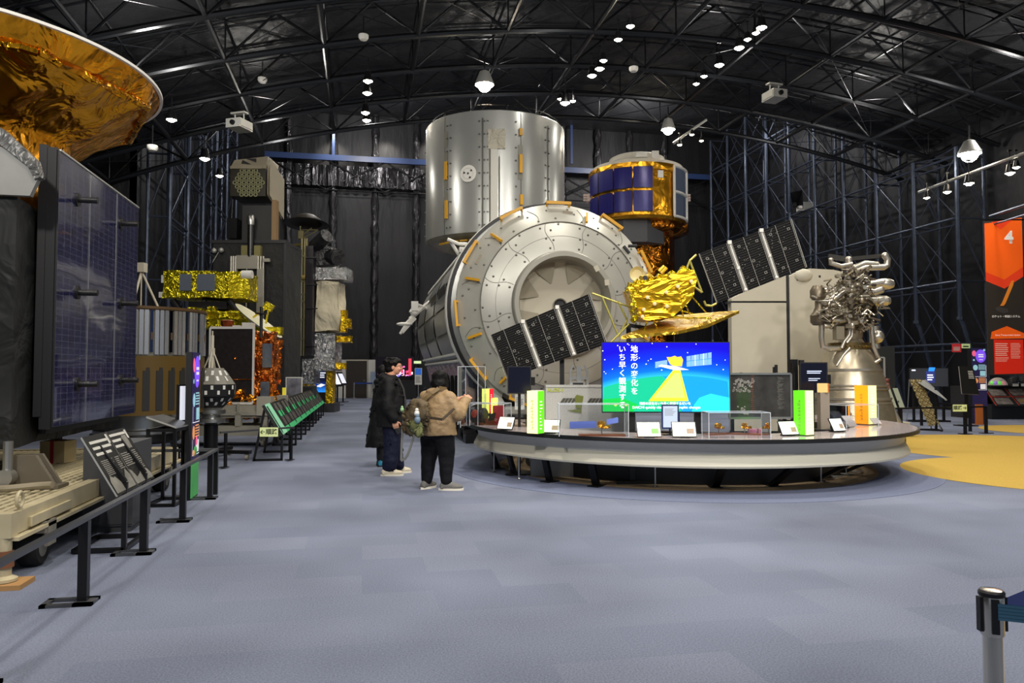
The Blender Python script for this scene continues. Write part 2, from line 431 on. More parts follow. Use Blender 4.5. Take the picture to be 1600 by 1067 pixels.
# ================================================================ lights
def lamp(kind, loc, energy, color=(1, .93, .82), **k):
    l = bpy.data.lights.new('lamp', kind); l.energy = energy; l.color = color
    o = bpy.data.objects.new('lamp', l); COL.objects.link(o); o.location = loc
    tgt = k.pop('to', None)
    for a_, v_ in k.items(): setattr(l, a_, v_)
    if tgt is not None: o.rotation_euler = (Vector(tgt)-Vector(loc)).to_track_quat('-Z', 'Y').to_euler()
    return o
LENS = mat('lamp glow', (255, 244, 222), .5, 0, 30)
LENSW = mat('lamp glow big', (255, 240, 214), .5, 0, 60)
proto = thing('spotlight', 'x', 'spotlight', (0, 0, 0), 0, 'ceiling spotlights')
MB().lathe([(.05, .16), (.07, .15), (.1, .0), (.12, -.06), (.115, -.08)], 16).build('housing', BLKM, proto)
MB().lathe([(0, -.075), (.112, -.075)], 16).ball((0, 0, -.07), (.09, .09, .06), 12, 6, 0).build('lens', LENS, proto)
MB().tube((0, 0, .15), (0, 0, .5), .015, 6).bx(-.05, .05, -.02, .02, .48, .52).build('bracket', BLKM, proto)
spots = []
def spot(px, py, d, label, sc_=1.0, first=[True]):
    p = W(px, py, d)
    if first[0]:
        o = proto; o.location = p; o['label'] = label; first[0] = False; o.scale = (sc_,)*3
    else: o = dup(proto, p, 0, label, None, (sc_,)*3)
    return p
for i, (px, py, d) in enumerate(((575, 122, 22.7), (574, 141, 23.6), (571, 172, 25.4), (573, 184, 26.2))):
    spot(px, py, d, 'ceiling spotlight above the aisle, %s of the straight row of four' % ORD[i], 1.25)
for i, (px, py, d) in enumerate(((985, 37, 20.7), (966, 58, 21.5), (943, 91, 22.9), (937, 103, 23.5), (925, 114, 24.2))):
    spot(px, py, d, 'ceiling spotlight over the round counter, %s of the middle row of five' % ORD[i], 1.0 if i < 3 else 1.25)
for i, (px, py, d) in enumerate(((1190, 38, 20.8), (1181, 48, 21.0), (1168, 58, 21.5), (1155, 70, 21.9), (1124, 97, 23.2), (1100, 116, 24.2), (1088, 128, 24.9))):
    spot(px, py, d, 'ceiling spotlight in the slanting row of seven right of centre, %s from the near end' % ORD[i], 1.25 if i in (0, 3, 4) else .9)
for px, py, d, l, s_ in ((268, 182, 22.2, 'spotlight under the roof beside the gold dish', 1.3), (320, 243, 26.2, 'bright spotlight above the yellow foil satellite, nearer of two', 1.5),
        (343, 271, 28.5, 'spotlight left of the tall black satellite head, farther of two', 1.2), (883, 156, 26, 'brightest of the spotlight cluster above the upright cylinder', 1.5),
        (875, 152, 26.3, 'small left spotlight of the cluster above the upright cylinder', .8), (895, 155, 25.8, 'small right spotlight of the cluster above the upright cylinder', .9),
        (1062, 224, 29, 'small white spotlight on a bar, left of a pair below the bright lamp', .8), (1081, 208, 29, 'small spotlight hanging at the end of the pale bar', .8),
        (1096, 218, 29.5, 'small unlit looking spotlight right of the pale bar', .7), (1514, 282, 24, 'warm spotlight on the track above the orange banner, third from its far end', 1.3),
        (1480, 296, 25, 'warm spotlight on the track above the orange banner, second from its far end', 1.1), (1448, 306, 26, 'warm spotlight on the track above the orange banner, at its far end', .9),
        (1578, 266, 23, 'warm spotlight on the track above the orange banner, at its near end', 1.2), (1588, 258, 22.6, 'small warm spotlight just beside the near end of the right track', .9)):
    spot(px, py, d, l, s_)
a, b = W(1436, 300, 26.4), W(1640, 225, 21.5)
tag(MB().tube(a, b, .05, 8).build('lighting_track', ALU), 'silver lighting track on the right carrying five warm spotlights', 'track')
a, b = W(1052, 224, 29.2), W(1104, 187, 29.2)
tag(MB().tube(a, b, .05, 8).build('lighting_bar', ALU), 'pale slanting lighting bar right of the white capped spacecraft', 'bar')
# big flood lamps
def flood(px, py, d, label, w):
    p = W(px, py, d)
    t = thing('flood_lamp', label, 'lamp', p, RZ, 'flood lamps')
    MB().lathe([(.06, .45), (.16, .4), (.3*w, .05), (.3*w, -.02)], 20).build('reflector', ALU, t)
    MB().lathe([(0, 0), (.29*w, 0)], 20).ball((0, 0, -.02), (.22*w, .22*w, .22*w), 16, 8).build('bulb', LENSW, t)
    MB().tube((0, 0, .4), (0, 0, .9), .03, 6).build('hanger', BLKM, t)
    return p
FL = [flood(757, 132, 23.9, 'big bright flood lamp hanging in the middle of the roof', 1.0), flood(1044, 202, 29.6, 'bright flood lamp above the white capped spacecraft', .9),
      flood(1515, 240, 24.2, 'wide glaring flood lamp at the right under the roof', 1.15)]
# working light: vault spots stand in for the hall's floods, plus added fill lamps
for x, y, e in ((-.5, 4, 1250), (4.5, 3, 1050), (9, 5, 700), (1, 10, 750), (6, 9.5, 1150), (12, 11, 900), (3, 17, 900), (9, 17, 1000), (15, 18, 900), (1, 24, 700), (7, 24, 900), (13, 25, 800), (4, 30, 800)):
    lamp('SPOT', (x, y, az(x)-.6), e, spot_size=rad(125), spot_blend=.8, shadow_soft_size=.35, to=(x, y+.5, 0))
for x, y, e in ((6, 36, 1100), (14, 38, 1000), (0, 37, 700)):
    lamp('SPOT', (x, y, 15), e, spot_size=rad(120), spot_blend=.8, shadow_soft_size=.35, to=(x, y, 0))
for px, e in ((520, 700), (605, 700), (680, 800), (1000, 500)):
    p = WY(px, 190, YB-1.6); lamp('SPOT', (p.x, p.y, p.z), e, spot_size=rad(75), spot_blend=1, shadow_soft_size=.15, to=(p.x, YB, p.z-3))
for y, e in ((39, 700), (35, 600)):
    lamp('SPOT', (21.8, y, 16), e, (1, .95, .9), spot_size=rad(90), spot_blend=1, shadow_soft_size=.15, to=(24, y, 12.5))
for x, y, e in ((-5, 20, 300), (4.8, 27, 120), (20, 20, 300), (14, 12, 120), (6.5, 18, 120), (19, 26, 240), (-4, 11, 130), (4, 10, 100), (-3, 28, 130), (12, 24, 120)):  # unseen points added under the roof to lift membrane, trusses and wall frames
    lamp('POINT', (x, y, az(x)-1.3), e, (1, .95, .88), shadow_soft_size=.2)
lamp('SPOT', (4.2, 4.5, 10.6), 1100, (1, .95, .92), spot_size=rad(48), spot_blend=1, shadow_soft_size=.15, to=(4.0, 11.5, .8))  # extra spot added from the camera side to brighten the counter
# added fill spots, unseen behind the camera, brightening fronts down the hall
for x, y, e in ((-4, -2.5, 2500), (3, -3, 2700), (9, -2.5, 2200)):
    lamp('SPOT', (x, y, az(x)-1.2), e, (1, .95, .88), spot_size=rad(95), spot_blend=1, shadow_soft_size=.5, to=(x*.6+2, 17, 1.5))
for y, e in ((33, 500), (38, 500), (43, 500)):
    lamp('POINT', (16, y, 15.5), e, (1, .96, .92), shadow_soft_size=.3); lamp('POINT', (0, y, 15.5), e, (1, .96, .92), shadow_soft_size=.3)
Wd = bpy.data.worlds.new('world'); S.world = Wd; Wd.use_nodes = True
Wd.node_tree.nodes['Background'].inputs[0].default_value = (.75, .85, 1, 1); Wd.node_tree.nodes['Background'].inputs[1].default_value = .22
S.view_settings.view_transform = 'Standard'; S.view_settings.look = 'None'; S.view_settings.exposure = 0.12
# ceiling fittings
for px, py, d, l in ((568, 58, 21, 'small white ceiling detector above the row of four spotlights'), (410, 125, 23, 'small white detector on the dark roof left of centre'), (238, 231, 20, 'round white detector hanging right of the gold dish'), (990, 108, 23, 'round white detector near the middle spotlight row')):
    t = thing('smoke_detector', l, 'detector', W(px, py, d), 0, 'ceiling detectors')
    MB().lathe([(0, -.09), (.1, -.08), (.14, -.02), (.14, .06), (0, .06)], 16).build('casing', WHITE, t)
    MB().tube((0, 0, .06), (0, 0, .6), .015, 6).build('stem', BLKM, t)
for px, py, d, l in ((374, 196, 22, 'grey box projector hanging from the roof at the left'), (1210, 150, 23, 'pale box projector hanging from the roof at the right')):
    t = thing('projector', l, 'projector', W(px, py, d), RZ+(.3 if px > 800 else -.3), 'hanging projectors')
    MB().bx(-.24, .24, -.3, .3, -.13, .13).bx(-.26, .26, -.26, .26, -.09, .09).build('casing', ALU, t)
    MB().lathe([(.07, -.36), (.08, -.3)], 12, axis='y').disc((0, -.35, 0), .07, 12, 0, 'y').build('lens', BLKM, t)
    MB().tube((-.15, 0, .1), (-.15, 0, .35), .02, 6).tube((.15, 0, .1), (.15, 0, .35), .02, 6).bx(-.24, .24, -.1, .1, .33, .38).build('hanger', ALU, t)
p = WX(1258, 318, 22.75); p.z = 10.08
t = thing('horn_speaker', 'grey horn speaker and box on the girt of the right wall frame', 'speaker', p, RZ)
MB().add([(-.75,-.3,.1),(-.2,-.3,0),(-.25,-.3,1.0),(-.9,-.3,.85),(-.5,.4,.3),(-.3,.4,.3),(-.3,.4,.5),(-.5,.4,.5)], [(0,1,5,4),(1,2,6,5),(2,3,7,6),(3,0,4,7),(4,5,6,7)]).build('horn', CHAR, t)
MB().bx(-.15, .45, -.1, .4, 0, .42).build('box', ALU, t)
MB().bx(-.4, -.15, -.2, .2, -.05, .2).build('driver', WHITE, t)
# ================================================================ near left: the dish satellite on its trolley
sat = thing('satellite', 'huge black satellite with gold foil dish and blue solar panel on a cream trolley', 'satellite', (-4.6, 9.5, 0))
sx, sy = -4.6, 9.5
# body (origin at dish axis)
def wrapbox(x0, x1, y0, y1, z0, z1):
    o = MB(); n = 10
    return o.bx(x0, x1, y0, y1, z0, z1)
b = wrapbox(-1.5, 1.5, -1.9, .95, .86, 3.15).build('body', BLKFAB, sat); subdiv(b, 4); crumple(b, .035, 1.2, 3)
MB().bx(1.5, 1.56, -1.3, .95, .95, 3.6).build('side_frame', BLACK, sat)
MB().prism([(-1.5, 3.15), (1.62, 3.15), (1.68, 3.3), (1.62, 3.42), (1.4, 3.58), (-1.5, 4.2)], -1.95, -1.88, 0, 'y').build('upper_plate', mat('dull grey plate', (150, 150, 146), .45, .4, var=(2, .15)), sat)
q = MB().prism([(1.2, 3.7), (1.4, 3.58), (1.6, 3.42), (1.66, 3.3), (1.71, 3.32), (1.67, 3.48), (1.4, 3.74), (1.2, 3.84)], -1.97, -1.86, 0, 'y').build('upper_blanket', mat('grey blanket', (120, 120, 118), .4, .4, bump=(6, .8, 'foil')), sat)
# dish: round rim, octagonal box under it, cone to the body
oc = [((2.07)*cos(PI/8+PI/4*k-.02), 2.07*sin(PI/8+PI/4*k-.02)) for k in range(8)]
ol = [(1.28*cos(PI/8+PI/4*k), 1.28*sin(PI/8+PI/4*k)) for k in range(8)]
d = MB(); n = 96
def octr(R, a):
    a = (a-0) % (PI/4)-PI/8; return R*cos(PI/8)/cos(a)
rings = []
for z, f_ in ((4.92, lambda a: 2.17), (4.68, lambda a: octr(2.1, a)), (4.62, lambda a: octr(2.0, a)), (4.2, lambda a: octr(1.38, a)), (4.14, lambda a: octr(1.3, a)), (3.3, lambda a: 1.12)):
    rings.append([(f_(2*PI*j/n)*cos(2*PI*j/n), f_(2*PI*j/n)*sin(2*PI*j/n), z) for j in range(n)])
fine = [rings[0]]
for a_, b_ in zip(rings, rings[1:]):
    L_ = max(1, int((Vector(a_[0])-Vector(b_[0])).length/.06))
    for k in range(1, L_+1): fine.append([tuple(Vector(p).lerp(Vector(q_), k/L_)) for p, q_ in zip(a_, b_)])
d.add([p for r_ in fine for p in r_], [(i*n+j, (i+1)*n+j, (i+1)*n+(j+1) % n, i*n+(j+1) % n) for i in range(len(fine)-1) for j in range(n)])
FOILD = mat('dish gold foil', (240, 164, 40), .24, 1, bump=(3.2, .5, 'foil'), stretch=(1, 1, .5))
dd = d.build('dish', FOILD, sat, smooth=60); crumple(dd, .028, 4.5, 1)
MB().lathe([(2.15, 4.905), (2.185, 4.905), (2.185, 4.935), (2.15, 4.935)], 96).build('rim', WHITE, dd)
MB().lathe([(2.12, 4.95), (1.2, 4.7), (0, 4.62)], 48).build('reflector', WHITE, dd)
sm = MB()
for k in range(8):
    a = PI/4*k; p = Vector((2.06*cos(a), 2.06*sin(a), 4.67)); q_ = Vector((2.06*cos(a+PI/4), 2.06*sin(a+PI/4), 4.67))
    sm.path([p.lerp(q_, t)*1.01+Vector((0, 0, -.05+.012*sin(t*23+k))) for t in [i/12 for i in range(13)]], .045, 6)
sm2 = sm.build('seam', GOLD, dd)
# solar panel facing the aisle
A, B_, C_, D_ = WX(83, 667, -2.9), WX(210, 643, -2.9), WX(210, 318, -2.9), WX(83, 228, -2.9)
loc = Vector((sx, sy, 0))
z0, z1 = 1.03, 3.7; y0, y1 = A.y-sy, B_.y-sy; xx = -2.9-sx
def solar_big():
    M = bpy.data.materials.new('blue solar cells'); M.use_nodes = True
    nt = M.node_tree; N = nt.nodes; L = nt.links; Bs = N['Principled BSDF']
    uv = N.new('ShaderNodeTexCoord')
    def brick(sx_, sy_, mort):
        mp = N.new('ShaderNodeMapping'); mp.inputs['Scale'].default_value = (sx_, sy_, 1); L.new(uv.outputs['UV'], mp.inputs['Vector'])
        br = N.new('ShaderNodeTexBrick'); br.offset = 0; br.inputs['Scale'].default_value = 1; br.inputs['Brick Width'].default_value = 1; br.inputs['Row Height'].default_value = 1
        br.inputs['Mortar Size'].default_value = mort; br.inputs['Color1'].default_value = lin((22, 23, 58)); br.inputs['Color2'].default_value = lin((30, 30, 74)); br.inputs['Mortar'].default_value = lin((96, 98, 128))
        L.new(mp.outputs['Vector'], br.inputs['Vector']); return br
    b1 = brick(16, 42, .03); L.new(b1.outputs['Color'], Bs.inputs['Base Color'])
    Bs.inputs['Roughness'].default_value = .2; Bs.inputs['Coat Weight'].default_value = 1; Bs.inputs['Coat IOR'].default_value = 2.0; Bs.inputs['Coat Roughness'].default_value = .05
    nz = N.new('ShaderNodeTexNoise'); nz.inputs['Scale'].default_value = .8; nz.inputs['Detail'].default_value = 1; L.new(uv.outputs['Object'], nz.inputs['Vector'])
    bp = N.new('ShaderNodeBump'); bp.inputs['Strength'].default_value = .12; bp.inputs['Distance'].default_value = .2; L.new(nz.outputs['Fac'], bp.inputs['Height']); L.new(bp.outputs['Normal'], Bs.inputs['Normal']); L.new(bp.outputs['Normal'], Bs.inputs['Coat Normal'])
    return M
pan = MB().slab((xx, y0, z0), (xx, y1, z0), (xx, y1, z1), (xx, y0, z1), .07, 0, 1).build('solar_panel', [solar_big(), BLACK], sat)
MB().bx(xx-.12, xx-.02, y0-.02, y0+.06, z0-.02, z1+.02).bx(xx-.17, xx-.1, y0-.03, y0+.08, z0+.1, z1+.04).build('panel_edge', BLACK, pan)
MB().tube((xx+.004, y0+.85, z0), (xx+.004, y0+.85, z1), .002, 4).tube((xx+.004, y0+1.75, z0), (xx+.004, y0+1.75, z1), .002, 4).tube((xx+.003, y0, z1), (xx+.003, y1, z1), .012, 4).build('panel_seam', ALU, pan)
for px0, px1, py in ((120, 148, 312), (188, 209, 349), (120, 150, 457), (188, 209, 474), (120, 150, 600), (188, 209, 594)):
    p = WX(px0, py, -2.9); q_ = WX(px1, py, -2.9)
    ly = p.y-sy; lz = p.z
    MB().tube((xx, ly, lz), (xx+.2, ly, lz), .032, 14).tube((xx, ly, lz), (xx+.02, ly, lz), .07, 14).build('hold_down', BLACK, pan)
# silver strut down to the trolley
MB().tube((1.56, -2.1, .95), (1.56, -2.1, .66), .04, 10).lathe([(0, -.06), (.07, -.06), (.07, .06), (0, .06)], 14, 0, (1.56, -2.12, .64), axis='y').build('support_strut', SILV, sat)
for fx, fy in ((.4, -1.0), (.9, .8), (-.9, .8), (-.9, -1.4)): MB().tube((fx, fy, .9), (fx, fy, .52), .07).build('foot', BLKM, sat)
# ---- trolley
tr = thing('transport_trolley', 'cream steel transport trolley with slatted deck under the huge satellite', 'trolley', (-2.5, 6.15, 0))
TC = mat('trolley cream', (196, 184, 150), .5, .1, var=(3, .12)); TD = mat('trolley gaps', (52, 46, 38), .8)
MB().bx(-3.38, -.02, .02, 5.18, .37, .40).bx(-3.41, .01, -.01, .11, .352, .528).bx(-.1, 0, .0, 5.2, .36, .52).bx(-3.4, -3.3, 0, 5.2, .36, .52).bx(-3.4, 0, 5.1, 5.2, .36, .52).build('deck_frame', TC, tr)
o = MB().bx(-3.3, -.1, .1, 5.1, .43, .45, 1); n = 40
for i in range(n):
    x = -3.28+i*3.18/n; o.bx(x, x+.042, .12, 5.08, .485, .512)
for i in range(34): o.bx(-3.3, -.1, .15+i*.145, .165+i*.145, .47, .508)
o.build('deck_grating', [TC, TD], tr)
MB().bx(.0, .03, .3, 1.1, .38, .45).bx(.0, .02, 1.9, 2.0, .4, .5).bx(-.2, .05, .03, 5.2, .325, .352).build('side_rail', TC, tr)
WHM = mat('tyre rubber', (26, 25, 25), .8); HUB = mat('wheel hub', (150, 144, 130), .5, .3)
for y, x in ((.66, -.1), (2.5, -.1), (4.6, -.1), (.66, -3.1)):
    w = MB().lathe([(.09, -.08), (.14, -.08), (.16, -.05), (.16, .05), (.14, .08), (.09, .08)], 28, 0, (x, y, .16), axis='x').build('wheel', WHM, tr)
    MB().lathe([(0, -.085), (.1, -.07), (.11, .07), (.04, .095), (0, .1)], 20, 0, (x, y, .16), axis='x').build('hub', HUB, w)
    MB().bx(x-.14, x+.14, y-.14, y-.02, .28, .37).bx(x-.15, x-.12, y-.1, y+.06, .12, .37).bx(x+.12, x+.15, y-.1, y+.06, .17, .37).build('wheel_fork', HUB, tr)
MB().lathe([(.05, .36), (.05, .08), (.09, .06), (.09, .04)], 14, 0, (-.05, .04, 0)).lathe([(.06, .26), (.065, .14)], 14, 1, (-.05, .04, 0)).build('jack', [TC, mat('rust brown', (120, 76, 50), .8)], tr)
eb = MB().path([(-.02+.0, .2+.055*cos(a), .6+.055*sin(a)) for a in [2*PI*i/16 for i in range(16)]], .014, 8, 0, True).tube((-.02, .2, .5), (-.02, .2, .55), .02).build('lifting_eye', TC, tr)
tag(MB().bx(-.16, .16, -.13, .13, 0, .035).build('wood_block', mat('plywood', (176, 134, 84), .7), None, (-2.55, 6.19, 0)), 'thin plywood pad on the carpet under the trolley jack', 'board')
p = WX(45, 745, -2.95)
t = thing('support_bracket', 'grey gusset bracket and hose on the trolley deck beneath the satellite', 'bracket', (-2.95, 7.5, .515)); GUS = mat('gusset grey', (104, 96, 82), .5, .2)
MB().prism([(-.28, 0), (.28, 0), (.1, .3), (-.06, .3)], -.03, .03, 0, 'y').prism([(-.28, 0), (.28, 0), (.1, .3), (-.06, .3)], .12, .16, 0, 'y').bx(-.3, .3, -.05, .2, 0, .03).build('gusset', GUS, t)
MB().path([(-.4+.08*i, -.25+.03*sin(i), .03+.004*i) for i in range(10)], .03, 8).build('hose', mat('hose grey', (140, 130, 108), .6), t)
p = WX(93, 722, -2.95)
t = thing('packing_block', 'beige packing block with a red strap standing on the trolley deck', 'block', (-3.46, 9.7, .515), RZ)
MB().bx(-.14, .14, -.12, .12, 0, .25).build('block', mat('beige foam', (190, 172, 130), .8), t)
MB().bx(-.02, .02, -.125, .125, -.001, .255).build('strap', mat('red strap', (170, 30, 36), .6), t)
# ---- barrier rail along the aisle
RAILM = mat('rail grey', (88, 90, 94), .35, .6)
rl = thing('barrier_rail', 'low dark metal barrier rail in front of the huge satellite trolley', 'barrier', (-1.84, 2.77, 0))
MB().bx(-.025, .025, 0, 7.55, .55, .578).build('rail', RAILM, rl)
for k in range(6):
    y = 1.44*k; o = MB().bx(-.03, .03, y-.03, y+.03, .02, .55).build('post', BLKM, rl)
    MB().bx(-.24, .08, y-.09, y-.05, 0, .02).bx(-.24, .08, y+.05, y+.09, 0, .02).bx(-.04, .08, y-.09, y+.09, 0, .02).bx(-.24, -.2, y-.09, y+.09, 0, .02).build('base_plate', RAILM, o)
MB().bx(-.03, .03, 7.5, 7.56, 0, .55).build('post', BLKM, rl)
MB().bx(-.9, .03, 7.5, 7.55, .55, .585).build('rail', RAILM, rl)
# ---- tilted information lectern
TXT = mat('pale print', (200, 198, 190), .6); TXTD = mat('grey print', (130, 128, 122), .6)
def lines(o, x0, x1, z0, z1, n, mi, y=-.003, fill=.45, jit=.3):
    """rows of fine print on a board that faces -y"""
    for i in range(n):
        z = z1-(i+.5)*(z1-z0)/n; h = (z1-z0)/n*fill/2; xe = x1-(x1-x0)*rnd.random()*jit
        o.quad((x0, y, z-h), (xe, y, z-h), (xe, y, z+h), (x0, y, z+h), mi)
    return o
def tilt(o, R, T):
    for v in o.data.vertices: v.co = R @ v.co+Vector(T)
    o.data.update(); return o
lt = thing('info_lectern', 'tilted black information board with white text and moonscape on the barrier beside the trolley', 'lectern', (-2.0, 7.47, 0), PI/2)
# local: x along +Y of hall, board faces -y => aisle (+X)
o = MB().slab((-.57, 0, 0), (.57, 0, 0), (.57, 0, .57), (-.57, 0, .57), .014, 0, 1)
lines(o, -.5, -.02, .36, .53, 3, 2); lines(o, .04, .5, .38, .55, 3, 2); lines(o, -.5, -.2, .18, .33, 9, 3); lines(o, -.15, -.02, .2, .33, 7, 3); lines(o, .04, .3, .2, .34, 7, 3); lines(o, .33, .52, .14, .34, 10, 3)
def land(x0, x1, zb, s):
    pts = [(x0+(x1-x0)*i/10, -.004, zb+.05+.05*sin(i*.9+s)+.02*sin(i*2.3)) for i in range(11)]
    o.poly([(x0, -.004, .02), (x1, -.004, .02)]+pts[::-1], 4)
land(-.55, -.02, .08, 0); land(.02, .55, .08, 2)
for x in (-.07, .48): o.quad((x, -.005, .46), (x+.05, -.005, .46), (x+.05, -.005, .55), (x, -.005, .55), 2)
o.quad((.32, -.005, .36), (.46, -.005, .36), (.46, -.005, .5), (.32, -.005, .5), 4)
o.quad((-.004, -.005, 0), (.004, -.005, 0), (.004, -.005, .57), (-.004, -.005, .57), 3)
bd = o.build('board', [mat('lectern black', (36, 36, 35), .3), ALU, TXT, TXTD, mat('moon grey', (120, 118, 110), .7, var=(6, .35))], lt)
tilt(bd, Matrix.Rotation(-rad(30), 3, 'X'), (0, 0, .52))
o = MB()
for x in (-.3, .3):
    MB().bar((x, .02, 0), (x, .02, .6), .04, .04).bar((x, .02, .6), (x, .25, .92), .04, .04).bar((x, .02, .02), (x, .42, .02), .04, .04).build('leg', BLKM, lt)
for y in (.02, .42): MB().bar((-.3, y, .02), (.3, y, .02), .04, .04).build('base_bar', BLKM, lt)
t = thing('equipment_cabinet', 'dark grey floor cabinet with a pale notice behind the tilted moon board', 'cabinet', (-2.42, 8.35, 0), 0)
MB().bx(-.22, .22, -.3, .35, .06, .86).bx(-.2, .2, -.28, .33, 0, .06).bx(-.225, .225, -.31, -.3, .08, .84).build('casing', mat('cabinet grey', (62, 63, 66), .5), t)
MB().bx(.05, .2, -.322, -.312, .62, .84).build('notice', mat('notice grey', (150, 154, 156), .6), t)
# ---- black frame stand
t = thing('display_stand', 'empty looking black frame stand with tilted top left of the purple column', 'stand', WZ(283, 786), PI/2-.1)
o = MB()
for x in (-.25, .25):
    for y in (0, .3): o.bar((x, y, 0), (x, y, .9), .035, .035)
for z in (.02, .88):
    o.bar((-.25, 0, z), (.25, 0, z), .035, .035).bar((-.25, .3, z), (.25, .3, z), .035, .035).bar((-.25, 0, z), (-.25, .3, z), .035, .035).bar((.25, 0, z), (.25, .3, z), .035, .035)
o.build('frame', BLKM, t)
tilt(MB().slab((-.26, 0, 0), (.26, 0, 0), (.26, 0, .36), (-.26, 0, .36), .02, 0, 1).build('top', [mat('lectern black', (36,36,35)), ALU], t), Matrix.Rotation(-rad(70), 3, 'X'), (0, -.02, .92))
# ---- purple information columns
PUR = mat('purple night', (34, 28, 74), .4, 0, .25); PURL = mat('violet glow', (112, 72, 220), .4, 0, .8); PNK = mat('pink ball', (232, 96, 140), .5, 0, .5)
GRNP = mat('green print', (78, 176, 92), .5, 0, .12); ORP = mat('orange print', (226, 150, 90), .5, 0, .4); CY = mat('pale cyan print', (150, 200, 214), .5, 0, .4); WHP = mat('white print', (235, 235, 240), .5, 0, .4)
def info_column(name, label, loc, rz, w, h, dpt, green):
    t = thing(name, label, 'info column', loc, rz)
    MB().bx(-w/2, w/2, 0, dpt, 0, h).build('casing', BLACK, t)
    o = MB().quad((-w/2, -.004, .02), (w/2, -.004, .02), (w/2, -.004, h), (-w/2, -.004, h), 0)
    if green: o.quad((-w/2, -.006, .02), (w/2, -.006, .02), (w/2, -.006, .48), (-w/2, -.006, .48), 3)
    z = h-.24
    o.disc((.05, -.008, z), .15, 24, 1, 'y', .2); o.disc((-.14, -.01, z+.08), .06, 16, 2, 'y', .09); o.disc((-.15, -.01, z-.12), .03, 12, 5, 'y'); o.disc((w/2-.06, -.01, z+.18), .035, 12, 5, 'y')
    lines(o, -.02, .13, z-.05, z+.07, 2, 6, -.012, .6, 0); lines(o, .0, .11, z-.13, z-.09, 1, 6, -.012, .5, 0)
    k = .36
    for zz, c in ((h-.62, 5), (h-1.02, 4)):
        o.disc((-.11, -.009, zz+.03), .07, 18, c, 'y', .085); lines(o, -.02, w/2-.03, zz-.04, zz+.13, 5, c, -.009, .5, .1)
        o.quad((.02, -.009, zz-.22), (w/2-.04, -.009, zz-.22), (w/2-.04, -.009, zz-.07), (.02, -.009, zz-.07), 5 if c == 5 else 6)
        for a_, b_, e_, f_ in ((-.17, .2, -.25, -.24), (-.17, -.16, -.25, -.05), (.19, .2, -.25, .1)): o.quad((a_, -.01, zz+e_), (b_, -.01, zz+e_), (b_, -.01, zz+f_), (a_, -.01, zz+f_), 6)
    if green:
        o.ball((-.02, -.012, .58), (.09, .01, .06), 12, 6, 3); o.ball((.05, -.012, .7), (.03, .01, .06), 10, 5, 2); o.ball((-.11, -.012, .56), (.05, .01, .04), 10, 5, 4)
    o.build('face', [PUR, PURL, PNK, GRNP, ORP, CY, WHP], t)
    return t
ic = info_column('info_column', 'tall purple information column with green foot behind the left barrier rail', (-2.05, 10.08, 0), PI/2, .45, 1.8, .07, True)
t = thing('notice_screen', 'small white lit notice screen fixed left of the purple column with green foot', 'screen', W(291, 658, 9.55), PI/2-.35)
MB().bx(-.17, .17, 0, .03, .0, .46).build('casing', BLACK, t); MB().quad((-.15, -.003, .02), (.15, -.003, .02), (.15, -.003, .44), (-.15, -.003, .44)).build('display', mat('white screen', (225, 228, 240), .4, 0, .7), t)
MB().bar((0, .04, .2), (0, .04, -.95), .03, .03).bx(-.14, .14, -.02, .14, -.97, -.93).build('pole', BLKM, t)
# ---- second barrier with the route sign
ROUTE = mat('sign pale green', (214, 226, 160), .5, 0, .15)
def route_sign(loc, rz, label, s):
    t = thing('route_sign', label, 'sign', loc, rz)
    MB().bx(-.15, .15, 0, .012, -.075, .075).build('plate', ROUTE, t)
    text(s, .1, mat('sign ink', (20, 24, 20), .6), t, (0, -.003, 0), FRONT, bold=.002)
    return t
b2 = thing('barrier_rail', 'thin black barrier rail running past the grey satellite stand to the route sign', 'barrier', W(352, 730, 12.4), PI/2-TH-.62)
o = MB().bx(-.1, 1.35, -.02, .02, .55, .58).build('rail', RAILM, b2)
for x in (0, 1.3): MB().bx(x-.02, x+.02, -.02, .02, 0, .55).bx(x-.1, x+.04, -.05, .05, 0, .012).build('post', BLKM, b2)
route_sign(W(420, 675, 12.6), RZ, 'pale green route sign with left arrow at the near end of the green display row', '←順路')
# ================================================================ gold and silver drum satellite
c0 = W(213, 650, 13.1); R_ = 1.07
ds = thing('satellite', 'drum shaped satellite with silver louvers above a gold skirt with dark slots', 'satellite', (c0.x, c0.y, 0), RZ)
zb, zt, zm = .86, 2.62, 1.82
MB().lathe([(0, zb), (R_, zb), (R_, zm)], 64).build('gold_skirt', mat('dull gold', (98, 75, 24), .5, .2), ds)
lv = MB().lathe([(R_-.02, zm), (R_-.02, zt-.04), (0, zt-.04)], 64, 1)
for k in range(88):
    a = 2*PI*k/88
    if k % 4 != 3: lv.box(((R_)*cos(a), R_*sin(a), (zm+zt)/2-.02), (.03, .06, zt-zm-.08), 0, a)
    else: lv.box(((R_)*cos(a), R_*sin(a), (zm+zt)/2), (.02, .045, zt-zm-.12), 2, a); lv.box(((R_+.01)*cos(a), (R_+.01)*sin(a), (zm+zt)/2-.08), (.02, .025, .12), 3, a)
lv.build('louver_band', [mat('mirror strip', (200, 202, 206), .25, .8), mat('louver gold', (150, 144, 128), .3, .7), mat('mirror blue', (70, 84, 120), .15, 1), mat('bronze', (94, 70, 40), .5, .3)], ds)
MB().lathe([(R_+.015, zt-.06), (R_+.03, zt-.04), (R_+.03, zt), (0, zt)], 64).build('top_rim', mat('bronze', (94, 70, 40)), ds)
sl = MB()
for k in range(34):
    a = 2*PI*k/34+.12
    sl.box((R_*cos(a), R_*sin(a), 1.26), (.02, .105, .64), 0, a); sl.box((R_*cos(a+.02), R_*sin(a+.02), 1.6), (.02, .05, .06), 0, a)
sl.build('dark_slot', mat('slot grey', (34, 34, 32), .6), ds)
